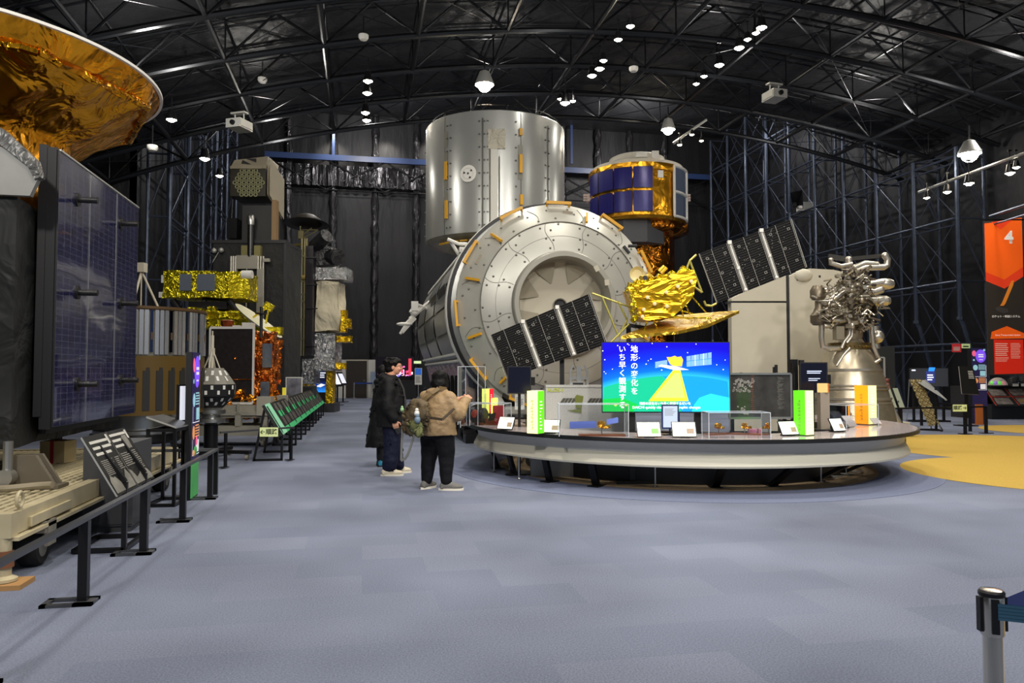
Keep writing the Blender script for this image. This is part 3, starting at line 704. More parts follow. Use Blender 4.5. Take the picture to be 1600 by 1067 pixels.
MB().box((R_*cos(-1.9), R_*sin(-1.9), 1.93), (.12, .14, .2), 0, -1.9).build('thruster', mat('copper dark', (120, 64, 30), .4, .8), ds)
MB().lathe([(.6, .84), (.62, .6), (.66, .58), (.66, .52), (.6, .5)], 40).build('support_ring', SILV, ds)
MB().lathe([(.7, .52), (.72, .4), (.66, .36)], 40).build('turntable', BLKM, ds)
o = MB()
for k in range(4):
    a = PI/4+PI/2*k; o.bar((.55*cos(a), .55*sin(a), .38), (.95*cos(a), .95*sin(a), 0), .07, .07)
o.bar((-.8, 0, .06), (.8, 0, .06), .06, .06).bar((0, -.8, .06), (0, .8, .06), .06, .06)
o.build('cradle', BLKM, ds)
o = MB().box((.04, 0, 3.36), (.14, .14, .16))
for k in range(3):
    a = 2*PI*k/3+.5; o.tube((.04, 0, 3.3), (.04+.3*cos(a), .3*sin(a), zt), .02)
o.tube((.04, 0, 3.3), (.04, 0, zt), .012)
o.build('antenna_tripod', CREAM, ds)
# ================================================================ little polyhedral satellite on a post
c0 = W(329, 716, 13.75); c0.z = 0
ps = thing('satellite', 'small black faceted satellite with white cells on a pedestal', 'satellite', c0, RZ)
Rp = .41; z1, z2, z3, z4 = .93, 1.13, 1.34, 1.63
def poly_body(o):
    o.lathe([(0, z1), (.22, z1), (Rp, z2)], 12, 0); o.lathe([(Rp, z2), (Rp, z3)], 12, 0); o.lathe([(Rp, z3), (.2, z4), (0, z4)], 12, 1)
    return o
o = MB(); poly_body(o)
for k in range(12):
    a = 2*PI*(k+.5)/12; rr = Rp*cos(PI/12)+.004
    T = R3(math.degrees(a))
    def cell(r1, zz1, r2, zz2, y, w=.022):
        q = [T @ Vector(p) for p in ((r1, y-w, zz1), (r1, y+w, zz1), (r2, y+w, zz2), (r2, y-w, zz2))]; o.poly(q, 2)
    cell(rr, z2+.03, rr, z2+.1, -.05); cell(rr, z2+.12, rr, z2+.19, .05)
    for u, y in ((.2, -.04), (.55, .04)):
        ra, rb = Rp*cos(PI/12), .2*cos(PI/12); r1 = ra+(rb-ra)*u; r2 = ra+(rb-ra)*(u+.28); cell(r1+.004, z3+(z4-z3)*u+.004, r2+.004, z3+(z4-z3)*(u+.28)+.004, y)
        ra, rb = .22*cos(PI/12), Rp*cos(PI/12); r1 = ra+(rb-ra)*u; r2 = ra+(rb-ra)*(u+.28); cell(r1+.006, z1+(z2-z1)*u-.002, r2+.006, z1+(z2-z1)*(u+.28)-.002, y)
o.build('body', [BLACK, mat('satellite grey top', (120, 118, 108), .5), mat('white cell', (225, 225, 220), .4)], ps, smooth=0)
o = MB().tube((0, 0, z4), (0, 0, 2.22), .03).tube((0, 0, 2.1), (0, 0, 2.3), .012)
for k in range(4): a = PI/2*k; o.tube((0, 0, 1.98), (.14*cos(a), .14*sin(a), z4), .012, 6)
o.box((.0, 0, 1.92), (.07, .07, .14))
o.build('antenna', CREAM, ps)
MB().lathe([(.2, .93), (.25, .88), (.25, .82), (.16, .78), (.16, .74), (.24, .72), (.24, .66), (.12, .62)], 24).build('mount_ring', SILV, ps)
MB().tube((0, 0, .1), (0, 0, .64), .12, 16).build('pedestal', BLKM, ps)
o = MB().bar((-.5, .05, .14), (.78, -.2, .14), .1, .06).bar((-.1, -.7, .14), (.1, .7, .14), .1, .06)
o.build('base', BLKM, ps)
o = MB()
for x, y in ((-.45, .04), (.72, -.19), (-.1, -.65), (.1, .65)): MB().lathe([(0, -.025), (.05, -.025), (.05, .025), (0, .025)], 12, 0, (x, y, .05), axis='x').bx(x-.03, x+.03, y-.03, y+.03, .07, .13).build('caster', HUB, ps)
# ================================================================ copper foil satellite with black panel on its grey stand
d0 = 16.0; s = d0/F
loc, w_, h_ = fit(327, 512, 395, 630, d0)
cs = thing('satellite', 'compact copper foil satellite with a large black panel in white frame', 'satellite', (loc.x, loc.y, 0), RZ)
zb = loc.z
MB().slab((-w_/2, 0, zb), (w_/2, 0, zb), (w_/2, 0, zb+h_), (-w_/2, 0, zb+h_), .04, 0, 1).build('panel', [mat('brown black panel', (40, 36, 36), .35, var=(12, .3)), WHITE], cs)
fr = MB()
for a_, b_ in (((-w_/2, 0, zb), (w_/2, 0, zb)), ((w_/2, 0, zb), (w_/2, 0, zb+h_)), ((w_/2, 0, zb+h_), (-w_/2, 0, zb+h_)), ((-w_/2, 0, zb+h_), (-w_/2, 0, zb))): fr.bar(a_, b_, .035, .05)
fr.build('panel_frame', WHITE, cs)
MB().bar((-.06, -.01, zb+.5), (w_/2, -.01, zb+.5), .02, .02).bar((-.06, -.01, zb+.5), (-.06, -.01, zb+.62), .02, .02).box((.08, -.01, zb+.95), (.03, .02, .06)).build('wire', COPPER, cs)
b = MB().bx(-w_/2+.05, w_/2+.25, .1, .9, zb-.05, zb+h_-.05).build('body', COPPER, cs); subdiv(b, 4); crumple(b, .09, 5, 2)
b = MB().bx(w_/2-.55, w_/2+.38, -.05, .6, zb-.32, zb+.2).build('foil_skirt', mat('orange gold foil', (236, 150, 44), .2, 1, bump=(5, .9, 'foil')), cs); subdiv(b, 4); crumple(b, .16, 4, 5)
b = MB().bx(w_/2+.2, w_/2+.44, -.02, .5, zb+.4, zb+1.35).build('side_unit', COPPER, cs); subdiv(b, 4); crumple(b, .06, 7, 6)
MB().slab((w_/2+.2, -.05, zb+.75), (w_/2+.4, -.03, zb+.75), (w_/2+.4, -.03, zb+1.25), (w_/2+.2, -.05, zb+1.25), .03, 0, 0).build('radiator', mat('mirror pale', (180, 190, 205), .15, .9), cs)
MB().slab((w_/2+.18, -.08, zb+.0), (w_/2+.36, -.06, zb+.0), (w_/2+.36, -.06, zb+.45), (w_/2+.18, -.08, zb+.45), .03, 0, 0).build('radiator', mat('mirror pale', (180, 190, 205)), cs)
MB().tube((w_/2+.12, .1, zb+h_-.2), (w_/2+.12, .1, zb+h_+.45), .035).lathe([(.0, 0), (.13, .02), (.13, .04), (0, .05)], 16, 0, (w_/2+.12, .1, zb+h_+.28)).build('black_antenna', BLACK, cs)
o = MB().lathe([(.1, 0), (.14, .16), (.1, .18), (0, .18)], 18, 0, (-.2, .25, zb+h_)).build('copper_can', mat('copper can', (150, 74, 34), .35, .8), cs)
MB().bx(.15, .35, .15, .4, zb+h_, zb+h_+.12).bx(-.05, .1, .15, .3, zb+h_, zb+h_+.06).build('top_box', WHITE, cs)
st = thing('satellite_stand', 'grey steel stand with openings and casters under the copper foil satellite', 'stand', (loc.x, loc.y, 0), RZ)
STG = mat('stand grey', (158, 154, 140), .5, .1)
MB().bx(-.85, .75, -.1, 1.0, .87, zb-.3).bx(-.85, .85, -.15, 1.1, .66, .74).bx(-1.35, .8, -.15, 1.1, .36, .44).build('frame', STG, st)
o = MB()
for x in (-1.3, -.85, -.35, .2, .75): o.bx(x-.06, x+.06, -.15, -.05, .42, .7).bx(x-.06, x+.06, 1.0, 1.1, .42, .7)
o.bx(-1.35, .8, -.15, 1.1, .24, .36)
for x in (-.85, -.35, .2, .72): o.bx(x-.02, x+.02, -.16, -.1, .72, .9)
o.bx(.6, .9, -.2, 1.0, .66, 1.05)
o.build('crossbeam', STG, st)
for x in (-1.2, .68):
    for y in (0, .95): MB().lathe([(0, -.03), (.07, -.03), (.07, .03), (0, .03)], 14, 0, (x, y, .08), axis='x').bx(x-.05, x+.05, y-.04, y+.04, .12, .24).build('caster', HUB, st)
# ================================================================ yellow foil satellite behind
d0 = 22.0; c0 = W(330, 470, d0)
ys = thing('satellite', 'yellow foil wrapped satellite with white dish behind the copper one', 'satellite', (c0.x, c0.y, 0), RZ)
s = d0/F
def lx(px): return (px-330)*s
def lz(py): return CH+(582-py)*s
b = MB().prism([(lx(252), 0), (lx(356), 0), (lx(380), .5), (lx(376), 1.6), (lx(262), 1.6)], lz(466), lz(421)).build('upper_body', YFOIL, ys); subdiv(b, 3); crumple(b, .07, 3, 1)
for a_, b_ in ((281, 299), (308, 336)): MB().bx(lx(a_), lx(b_), -.05, .02, lz(454), lz(428)).build('radiator', mat('dark mirror', (120, 128, 140), .3, .4), ys)
for q in ((lx(240), lx(252), .3, .8, lz(463), lz(454)), (lx(246), lx(254), .2, .6, lz(440), lz(428))): MB().bx(*q).build('white_unit', WHITE, ys)
MB().lathe([(.0, 0), (.12, 0), (.12, .3), (0, .3)], 14, 0, (lx(374), .2, lz(427)), axis='x').build('white_unit', WHITE, ys)
o = MB()
for px in (262, 310, 352): o.tube((lx(px), .3, lz(468)), (lx(px)+.2, .4, lz(485)), .1, 10)
o.bx(lx(290), lx(350), .2, 1.2, lz(482), lz(470)).build('adapter', BLACK, ys)
b = MB().bx(lx(268), lx(372), .2, 1.4, lz(498), lz(484)).prism([(lx(310), .1), (lx(368), .1), (lx(380), .6), (lx(350), 1), (lx(310), 1)], lz(514), lz(496)).build('lower_body', YFOIL, ys); subdiv(b, 3); crumple(b, .14, 2.6, 8)
for px, py in ((300, 484), (330, 483), (312, 486)):
    b = MB().box((lx(px), .1, lz(py)), (.22, .25, .16)).build('foil_box', YFOIL, ys)
o = MB(); a = rad(-38)
for i in range(3):
    a_ = PI*i/3
T = Matrix.Rotation(rad(-52), 3, 'Y') @ Matrix.Rotation(rad(10), 3, 'X')
dm = MB(); dm.lathe([(0, -.12), (.4, -.09), (.78, 0), (.8, .02), (.78, .03), (.4, -.05), (0, -.08)], 36)
for v in dm.v: v.xyz = Matrix.Rotation(rad(38), 3, 'Y') @ v + Vector((lx(405), 0, lz(502)))
dm.build('dish', mat('dish white', (226, 222, 190), .5), ys)
o = MB().tube((lx(398), -.1, lz(496)), (lx(420), -.2, lz(482)), .03).tube((lx(416), 0, lz(505)), (lx(424), -.2, lz(484)), .03).box((lx(424), -.2, lz(480)), (.26, .2, .2), R=RY(30))
o.build('dish_feed', YFOIL, ys)
b = MB().bx(lx(395), lx(436), .2, .5, lz(522), lz(510)).build('dish_back', YFOIL, ys)
MB().tube((lx(320), .7, 0), (lx(320), .7, lz(514)), .22, 16).bx(lx(320)-.5, lx(320)+.5, .2, 1.2, 0, .2).build('support_post', DARK, ys)
# ================================================================ tall black satellite
d0 = 26.0; s = d0/F; c0 = W(400, 600, d0)
bs = thing('satellite', 'very tall black satellite with a hexagon patterned head and pale side panel', 'satellite', (c0.x, c0.y, 0), RZ)
def lx(px): return (px-400)*s
b = MB().bx(lx(330), lx(444), .0, 2.0, .5, lz(377)).build('body', mat('black cloth', (37, 38, 37), .7, bump=(1.5, .3)), bs); subdiv(b, 4); crumple(b, .015, 1.3, 4)
MB().bx(lx(326), lx(444), -.04, 2.0, lz(379), lz(374)).bx(lx(441), lx(445), -.01, .04, lz(540), lz(379)).build('edge_trim', DARK, bs)
HEADM = mat('olive black', (44, 42, 30), .4, .3)
MB().bx(lx(373), lx(422), .1, .9, lz(375), lz(318)).build('tower', mat('tower black', (46, 47, 46), .5), bs)
o = MB().bx(lx(361), lx(416), -.35, .8, lz(308), lz(264)).build('head', HEADM, bs)
MB().prism([(lx(361), lz(265)), (lx(416), lz(265)), (lx(420), lz(246)), (lx(368), lz(252))], -.4, .8, 0, 'y').bx(lx(362), lx(412), -.45, -.35, lz(266), lz(262)).build('head_top', mat('dusty beige', (150, 140, 118), .6), bs)
MB().prism([(lx(379), lz(258)), (lx(394), lz(259)), (lx(381), lz(252))], -.43, -.4, 0, 'y').prism([(lx(386), lz(250)), (lx(402), lz(256)), (lx(402), lz(250))], -.43, -.4, 0, 'y').build('opening', BLACK, bs)
rg = MB(); pr = .158
for q_ in range(-3, 4):
    for r_ in range(-3, 4):
        if abs(q_+r_) <= 3:
            x = lx(390)+pr*(q_+r_/2); z = lz(287)+pr*.87*r_
            rg.path([(x+.058*cos(2*PI*i/12), -.37, z+.058*sin(2*PI*i/12)) for i in range(12)], .02, 5, 0, True)
rg.build('antenna_ring', mat('ring khaki', (150, 148, 110), .5), bs)
MB().add([(lx(418), -.3, lz(247)), (lx(423), 1.0, lz(266)), (lx(423), 1.0, lz(332)), (lx(418), -.3, lz(305))], [(0,1,2,3)]).add([(lx(421), -.25, lz(247)), (lx(426), 1.05, lz(266)), (lx(426), 1.05, lz(332)), (lx(421), -.25, lz(305))], [(0,3,2,1)]).build('side_panel', mat('panel beige', (186, 176, 152), .5), bs)
MB().bx(lx(421), lx(428), .0, .3, lz(376), lz(310)).build('tower_edge', mat('edge tan', (150, 120, 80), .5), bs)
MB().tube((lx(391.5), -.2, lz(402)), (lx(391.5), -.2, lz(352)), .1, 14).lathe([(.12, 0), (.13, .1), (.13, .3), (.09, .36), (0, .36)], 14, 1, (lx(391.5), -.2, lz(352))).build('boom', [mat('tube dark', (70, 70, 70), .3, .8), SILV], bs)
o = MB()
for px in (382, 402): o.bx(lx(px-5), lx(px+5), -.2, .2, lz(402), lz(384))
o.build('boom_mount', mat('khaki metal', (140, 132, 84), .5, .3), bs)
o = MB()
for px in (362, 365.5, 369, 404, 408, 412): o.tube((lx(px), -.22, lz(500)), (lx(px), -.22, lz(401)), .04, 8)
o.bx(lx(371), lx(403), -.28, -.2, lz(421), lz(400)).bx(lx(403), lx(413), -.26, -.15, lz(500), lz(421)).bx(lx(361), lx(372), -.25, -.15, lz(460), lz(402)).bx(lx(413), lx(423), -.3, -.2, lz(410), lz(405)).tube((lx(387), -.25, lz(480)), (lx(387), -.25, lz(421)), .02)
o.build('silver_column', mat('dusty aluminium', (178, 174, 160), .4, .5), bs)
MB().bx(lx(352), lx(368), -.1, .4, lz(372), lz(340)).tube((lx(358), 0, lz(340)), (lx(360), 0, lz(300)), .03).build('side_equipment', BLKM, bs)
o = MB().ball((lx(334), -.15, lz(392)), .09).ball((lx(345), -.15, lz(391)), .09).tube((lx(331), -.1, lz(410)), (lx(340), -.1, lz(394)), .012)
o.build('sensor', ALU, bs)
MB().bx(lx(336), lx(438), .2, 1.9, 0, .5).build('base', DARK, bs)
# ================================================================ mast like satellite with black mesh dish
d0 = 29.5; s = d0/F; c0 = W(500, 640, d0)
ms = thing('satellite', 'upright satellite with black mesh dish, folded panel and white blanketed box', 'satellite', (c0.x, c0.y, 0), RZ)
def lx(px): return (px-500)*s
o = MB()
for px in (470, 474.5, 477.5): o.tube((lx(px), -.1, lz(556)), (lx(px), -.1, lz(372)), .04, 8)
for py in (400, 440, 460, 471, 500, 530): o.bx(lx(469), lx(479), -.16, -.05, lz(py+1), lz(py-1))
o.build('mast', mat('mast khaki', (150, 142, 100), .4, .4), ms)
o = MB().bx(lx(479), lx(490), -.3, .9, lz(555), lz(385))
for k in range(5): o.bx(lx(480.5+1.9*k), lx(481+1.9*k), -.33, -.3, lz(550), lz(390))
o.build('folded_panel', mat('panel edge dark', (38, 34, 40), .4), ms)
o = MB()
for py in (404, 446, 483, 542): o.tube((lx(480), -.35, lz(py)), (lx(498), -.35, lz(py)), .025)
o.build('hold_down', BLACK, ms)
b = MB().bx(lx(490), lx(540), 0, 1.3, lz(437), lz(416)).build('silver_box', SFOIL, ms); subdiv(b, 3); crumple(b, .05, 4, 2)
MB().path([(lx(522)+.08*cos(2*PI*i/12), .2, lz(412)+.08*sin(2*PI*i/12)) for i in range(12)], .025, 6, 0, True).build('lifting_eye', WHITE, ms)
b = MB().bx(lx(490), lx(529), -.05, 1.2, lz(519), lz(438)).build('white_blanket', mat('blanket white', (216, 206, 178), .7, bump=(1.2, .7, 'foil')), ms); subdiv(b, 4); crumple(b, .1, 1.2, 3)
b = MB().bx(lx(490), lx(523), 0, 1.3, lz(580), lz(520)).prism([(lx(470), 0), (lx(490), 0), (lx(490), 1)], lz(600), lz(560)).build('silver_base', SFOIL, ms); subdiv(b, 3); crumple(b, .05, 4, 7)
LEM = mat('lemon foil', (232, 190, 30), .25, .8, bump=(5, .9, 'foil'))
for q in ((lx(529), lx(538), .1, .6, lz(519), lz(483)), (lx(536), lx(545), .1, .5, lz(513), lz(497)), (lx(523), lx(546), .1, .5, lz(535), lz(524)), (lx(520), lx(537), .2, .6, lz(577), lz(566)), (lx(470), lx(485), .1, .8, .05, lz(570)), (lx(505), lx(516), .3, .9, .05, lz(575))):
    b = MB().bx(*q).build('gold_unit', LEM, ms); subdiv(b, 2); crumple(b, .05, 4, 7)
dm = MB().lathe([(0, .35), (.3, .3), (.55, .14), (.62, 0), (.85, -.06), (.6, -.02), (.52, .1), (.28, .25), (0, .29)], 28)
for v in dm.v: v.xyz = Matrix.Rotation(rad(-8), 3, 'X') @ v + Vector((lx(476), 0, lz(347)))
dm.build('mesh_dish', mat('mesh brown', (48, 44, 36), .5, .3), ms)
o = MB().tube((lx(462), 0, lz(372)), (lx(484), 0, lz(355)), .025).tube((lx(466), 0, lz(358)), (lx(494), 0, lz(358)), .025).tube((lx(470), 0, lz(372)), (lx(494), 0, lz(358)), .025).tube((lx(466), 0, lz(372)), (lx(466), 0, lz(352)), .025).box((lx(468), 0, lz(366)), (.2, .2, .3))
o.build('dish_support', mat('mast khaki', (150, 142, 100)), ms)
def cylx(o, p, q, r): o.tube(p, q, r, 18); return o
o = MB(); cylx(o, (lx(486), .2, lz(385)), (lx(511), -.3, lz(369)), .28); cylx(o, (lx(505), .4, lz(398)), (lx(527), -.1, lz(402)), .32); o.prism([(lx(488), lz(415)), (lx(512), lz(412)), (lx(518), lz(392)), (lx(500), lz(378)), (lx(484), lz(378))], .0, .9, 0, 'y')
o.build('telescope', mat('telescope black', (36, 36, 38), .35, bump=(4, .4, 'foil')), ms)
b = MB().bx(lx(499), lx(518), -.1, .5, lz(390), lz(383)).build('foil_trim', SFOIL, ms); subdiv(b, 2); crumple(b, .08, 5, 3)
MB().tube((lx(478), 0, lz(380)), (lx(450), .6, lz(378)), .05).lathe([(.03, 0), (.1, .1), (.12, .3)], 12, 0, (lx(465), -.1, lz(434)), axis='x').build('boom', mat('boom tan', (170, 150, 80), .5), ms)
MB().bx(lx(470), lx(520), .2, 1.2, 0, .35).build('base', DARK, ms)
# ================================================================ green display row along the aisle
gd = thing('display_board', 'very long sloping display board with green borders on many black legs', 'display', (-1.37, 21.1, 0), PI/2)
L_ = 14.4; h_ = .62
GRN = mat('board green', (70, 190, 120), .45, 0, .1); GRNL = mat('board pale green', (150, 220, 180), .45, 0, .1); PHOTO = mat('board photo', (86, 84, 80), .5, var=(5, .6))
o = MB().slab((-L_/2, 0, 0), (L_/2, 0, 0), (L_/2, 0, h_), (-L_/2, 0, h_), .05, 0, 0)
o.quad((-L_/2, -.003, 0), (L_/2, -.003, 0), (L_/2, -.003, .1), (-L_/2, -.003, .1), 1)
o.quad((-L_/2, -.004, .0), (-L_/2+.75, -.004, .0), (-L_/2+.75, -.004, h_), (-L_/2, -.004, h_), 2)
k = 0; x = -L_/2+1.1
while x < L_/2-.8:
    lines(o, x, x+1.1, .42, .58, 6, 3, -.004, .5, .2); o.quad((x+.05, -.004, .3), (x+.75, -.004, .3), (x+.75, -.004, .42), (x+.05, -.004, .42), 1)
    o.quad((x, -.004, .12), (x+1.1, -.004, .12), (x+1.1, -.004, .29), (x, -.004, .29), 4); x += 1.42
bd = o.build('board', [mat('board black', (38, 40, 38), .35), GRN, GRNL, TXTD, PHOTO], gd)
tilt(bd, Matrix.Rotation(-rad(31.5), 3, 'X'), (0, 0, .46))
for k in range(11):
    x = -L_/2+.1+1.42*k
    MB().bar((x, .03, 0), (x, .03, .5), .04, .04).bar((x, .03, .5), (x, .3, .95), .04, .04).bar((x, .03, .02), (x, .5, .02), .04, .04).bar((x, .5, 0), (x, .32, .95), .04, .04).build('leg', BLKM, gd)
p = W(444, 614, 17); 
tag(MB().bx(-.04, .04, -.01, .01, -.12, .12).build('label_strip', mat('lemon', (235, 225, 70), .5, 0, .2), None, p, RZ), 'small lemon yellow slip standing above the near end of the green board', 'label')
loc, w_, h_ = fit(446, 589, 472, 622, 22)
t = thing('framed_picture', 'white framed grey moon picture standing behind the green board', 'picture', loc, RZ)
MB().bx(-w_/2, w_/2, 0, .04, 0, h_).build('frame', WHITE, t); MB().quad((-w_/2+.03, -.004, .03), (w_/2-.03, -.004, .03), (w_/2-.03, -.004, h_-.03), (-w_/2+.03, -.004, h_-.03)).build('print', mat('moon print', (120, 120, 128), .5, var=(4, .6)), t)
MB().bar((0, .06, -loc.z), (0, .06, h_*.6), .04, .04).bx(-.25, .25, -.1, .3, -loc.z, -loc.z+.03).build('stand', BLKM, t)
loc, w_, h_ = fit(460, 603, 490, 625, 25)
t = thing('display_case', 'low black box screen behind the green board beside the moon picture', 'case', (loc.x, loc.y, 0), RZ)
MB().bx(-w_/2, w_/2, 0, .4, .1, loc.z+h_).bx(-w_/2-.04, w_/2+.04, -.04, .44, 0, .1).build('casing', DARK, t); MB().quad((-w_/2+.04, -.004, loc.z), (w_/2-.04, -.004, loc.z), (w_/2-.04, -.004, loc.z+h_-.05), (-w_/2+.04, -.004, loc.z+h_-.05)).build('screen', BLACK, t)
# ---- digital signage kiosk
loc, w_, h_ = fit(489, 568, 512, 640, 31)
t = thing('signage_kiosk', 'tall black digital signage screen with glowing blue picture past the green board', 'screen', (loc.x, loc.y, 0), RZ)
zt = CH+(582-568)*31/F
MB().bx(-w_/2, w_/2, 0, .12, .06, zt).bx(-w_/2-.05, w_/2+.05, -.1, .3, 0, .06).build('casing', BLACK, t)
o = MB().quad((-w_/2+.03, -.004, .75), (w_/2-.03, -.004, .75), (w_/2-.03, -.004, zt-.04), (-w_/2+.03, -.004, zt-.04), 0)
zc = zt-.22; o.poly([(-.09, -.006, zc), (0, -.006, zc-.06), (.09, -.006, zc), (0, -.006, zc+.06)], 1); lines(o, -.2, .2, zt-.6, zt-.34, 3, 1, -.006, .5, .3)
o.poly([(-.2, -.006, .98), (0, -.006, .95), (.2, -.006, 1.05), (.02, -.006, 1.1)], 1)
o.build('display', [ramp_mat('signage', [(0, (40, 150, 255)), (.22, (20, 60, 150)), (.4, (10, 20, 50)), (1, (12, 24, 44))], 'V', 1.0), mat('screen white', (235, 240, 250), .5, 0, .9)], t)
# ---- far tablet lecterns by the aisle
for i, (px, py, d, l) in enumerate(((527, 634, 36, 'far black tablet lectern with white screen, left of two past the kiosk'), (536, 628, 40, 'far black tablet lectern, right of two past the kiosk'))):
    c0 = W(px, py, d); c0.z = 0
    t = thing('tablet_lectern', l, 'lectern', c0, PI/2-.35, 'far tablet lecterns')
    MB().bar((0, 0, 0), (0, 0, 1.0), .06, .06).bx(-.3, .3, -.2, .2, 0, .03).build('pole', BLKM, t)
    tilt(MB().slab((-.4, 0, 0), (.4, 0, 0), (.4, 0, .75), (-.4, 0, .75), .05, 0, 0).build('panel', BLKM, t), Matrix.Rotation(-rad(25), 3, 'X'), (0, -.1, .9))
    tilt(MB().quad((-.3, -.006, .1), (.3, -.006, .1), (.3, -.006, .65), (-.3, -.006, .65)).build('display', mat('white screen', (225, 228, 240)), t), Matrix.Rotation(-rad(25), 3, 'X'), (0, -.1, .9))
c0 = WZ(515, 640)
t = thing('barrier_rail', 'far black barrier rail beside the tablet lecterns', 'barrier', (c0.x, c0.y, 0), PI/2)
MB().bx(0, 9, -.02, .02, .85, .9).build('rail', BLKM, t)
for k in range(6): MB().bx(1.78*k-.02, 1.78*k+.02, -.02, .02, 0, .86).build('post', BLKM, t)
# ---- far end of the aisle
d0 = 46.0; s = d0/F
def flat(name, label, cat, x0, y0, x1, y1, d, M, th=.08, to_floor=False):
    loc, w_, h_ = fit(x0, y0, x1, y1, d)
    if to_floor: h_ += loc.z; loc.z = 0
    return tag(MB().bx(-w_/2, w_/2, 0, th, 0, h_).build(name, M, None, loc, RZ), label, cat), loc, w_, h_
DOORM = mat('dark brown door', (58, 52, 48), .6)
flat('partition_panel', 'white partition panel left of the dark brown door', 'panel', 521, 562, 541, 618, 46, WHITE, .08, True)
t = thing('far_door', 'dark brown door panel at the far end of the aisle', 'door', V(W(557, 621, 46).x, W(557, 621, 46).y, 0), RZ)
w_ = 32*s; h_ = 2.25
MB().bx(-w_/2, w_/2, -.02, .05, 0, h_).build('panel', DOORM, t); MB().bx(-w_/2-.05, w_/2+.05, 0, .08, h_, h_+.08).bx(-w_/2-.05, -w_/2, 0, .08, 0, h_).bx(w_/2, w_/2+.05, 0, .08, 0, h_).build('frame', CREAM, t)
MB().bx(w_/2-.2, w_/2-.1, -.08, -.02, 1.0, 1.1).build('handle', SILV, t)
flat('partition_panel', 'narrow white partition panel right of the dark brown door', 'panel', 575, 562, 586, 618, 46, WHITE, .08, True)
loc, w_, h_ = fit(580, 578, 586, 597, 45.5)
t = thing('notice_stand', 'small pale blue notice on a stand beside the far white panel', 'sign', (loc.x, loc.y, 0), RZ)
MB().bx(-.16, .16, 0, .02, .95, 1.6).build('notice', mat('pale blue paper', (170, 190, 215), .6), t); MB().bar((0, .03, 0), (0, .03, 1.2), .03, .03).bx(-.2, .2, -.1, .2, 0, .03).build('stand', SILV, t)
c0 = W(553, 621.5, 45.5); c0.z = 0
t = thing('belt_stanchion', 'far stanchion with blue belt in front of the dark brown door', 'stanchion', c0, RZ)
MB().tube((0, 0, 0), (0, 0, .95), .05, 12).lathe([(.2, 0), (.2, .03), (.05, .05)], 20).build('post', SILV, t); MB().bx(0, 1.1, -.02, .02, .86, .95).build('belt', mat('belt blue', (40, 70, 150), .5), t)
loc, w_, h_ = fit(587, 557, 646, 588, 45)
t = thing('video_wall', 'large far screen showing pink and blue city lights at night', 'screen', loc, RZ)
MB().bx(-w_/2, w_/2, 0, .15, 0, h_).build('casing', BLACK, t)
o = MB()
for i in range(70):
    x = -w_/2+.05+(w_-.15)*rnd.random()**.8; z = h_*.04+h_*.45*rnd.random()**1.6; r_ = .02+.05*rnd.random()
    if rnd.random() < .3: o.bx(x, x+r_*1.2, -.014, -.012, z*.3, z*.4+h_*.3*rnd.random(), rnd.randrange(4))
    else: o.disc((x, -.012, z), r_, 8, rnd.randrange(4), 'y')
o.bx(w_/2-.3, w_/2-.12, -.014, -.012, .1, h_*.9, 2); o.quad((-w_/2, -.006, 0), (w_/2, -.006, 0), (w_/2, -.006, h_), (-w_/2, -.006, h_), 4); o.disc((.1, -.01, .3), .35, 20, 3, 'y')
o.build('display', [mat('light white', (255, 230, 240), .5, 0, 2), mat('light pink', (230, 110, 190), .5, 0, 1.2), mat('light red', (220, 60, 80), .5, 0, .8), mat('light violet', (130, 130, 230), .5, 0, 1), mat('screen night', (16, 12, 24), .3, 0, .3)], t)
MB().bx(-.5, -.42, .05, .12, -loc.z, 0).bx(.42, .5, .05, .12, -loc.z, 0).build('stand', BLKM, t)
loc, w_, h_ = fit(598, 596, 650, 613, 44)
t = thing('stage_cabinet', 'low black cabinet below the far city light screen', 'cabinet', (loc.x, loc.y, 0), RZ)
MB().bx(-w_/2, w_/2, 0, .6, .05, loc.z+h_).bx(-w_/2+.05, w_/2-.05, .05, .55, 0, .05).bx(-w_/2-.03, w_/2+.03, -.03, .63, loc.z+h_, loc.z+h_+.05).build('casing', BLACK, t)
t = thing('exit_sign', 'small pale green lit sign on the dark wall right of the far screen', 'sign', W(651.5, 566, 46), RZ)
MB().bx(-.26, .26, 0, .06, -.09, .09).build('casing', WHITE, t); MB().quad((-.24, -.004, -.07), (.24, -.004, -.07), (.24, -.004, .07), (-.24, -.004, .07)).bx(-.1, .1, -.008, -.005, -.03, .03).build('face', mat('exit glow', (210, 232, 170), .5, 0, .8), t)
loc, w_, h_ = fit(648, 575, 659, 601, 40)
t = thing('poster_stand', 'blue and white poster on a thin stand right of the far screen', 'poster', (loc.x, loc.y, 0), RZ)
zb = loc.z
o = MB().bx(-w_/2, w_/2, 0, .03, zb, zb+h_, 0).quad((-w_/2+.02, -.004, zb+h_*.6), (w_/2-.02, -.004, zb+h_*.6), (w_/2-.02, -.004, zb+h_-.02), (-w_/2+.02, -.004, zb+h_-.02), 1)
lines(o, -w_/2+.05, w_/2-.05, zb+.1, zb+h_*.5, 5, 2); o.build('poster', [PAPER, mat('poster blue', (50, 110, 210), .5, 0, .3), TXTD], t)
MB().bar((0, .04, 0), (0, .04, zb+h_*.5), .03, .03).bar((0, .04, .3), (.25, 0, 0), .03, .03).bar((0, .04, .3), (-.25, 0, 0), .03, .03).build('stand', SILV, t)
c0 = WZ(662, 650)
t = thing('barrier_rail', 'short black barrier fence left of the beige jacket visitor', 'barrier', (c0.x, c0.y, 0), PI/2-.1)
o = MB().bar((-.2, 0, .95), (3.0, 0, .95), .04, .04).build('rail', BLKM, t)
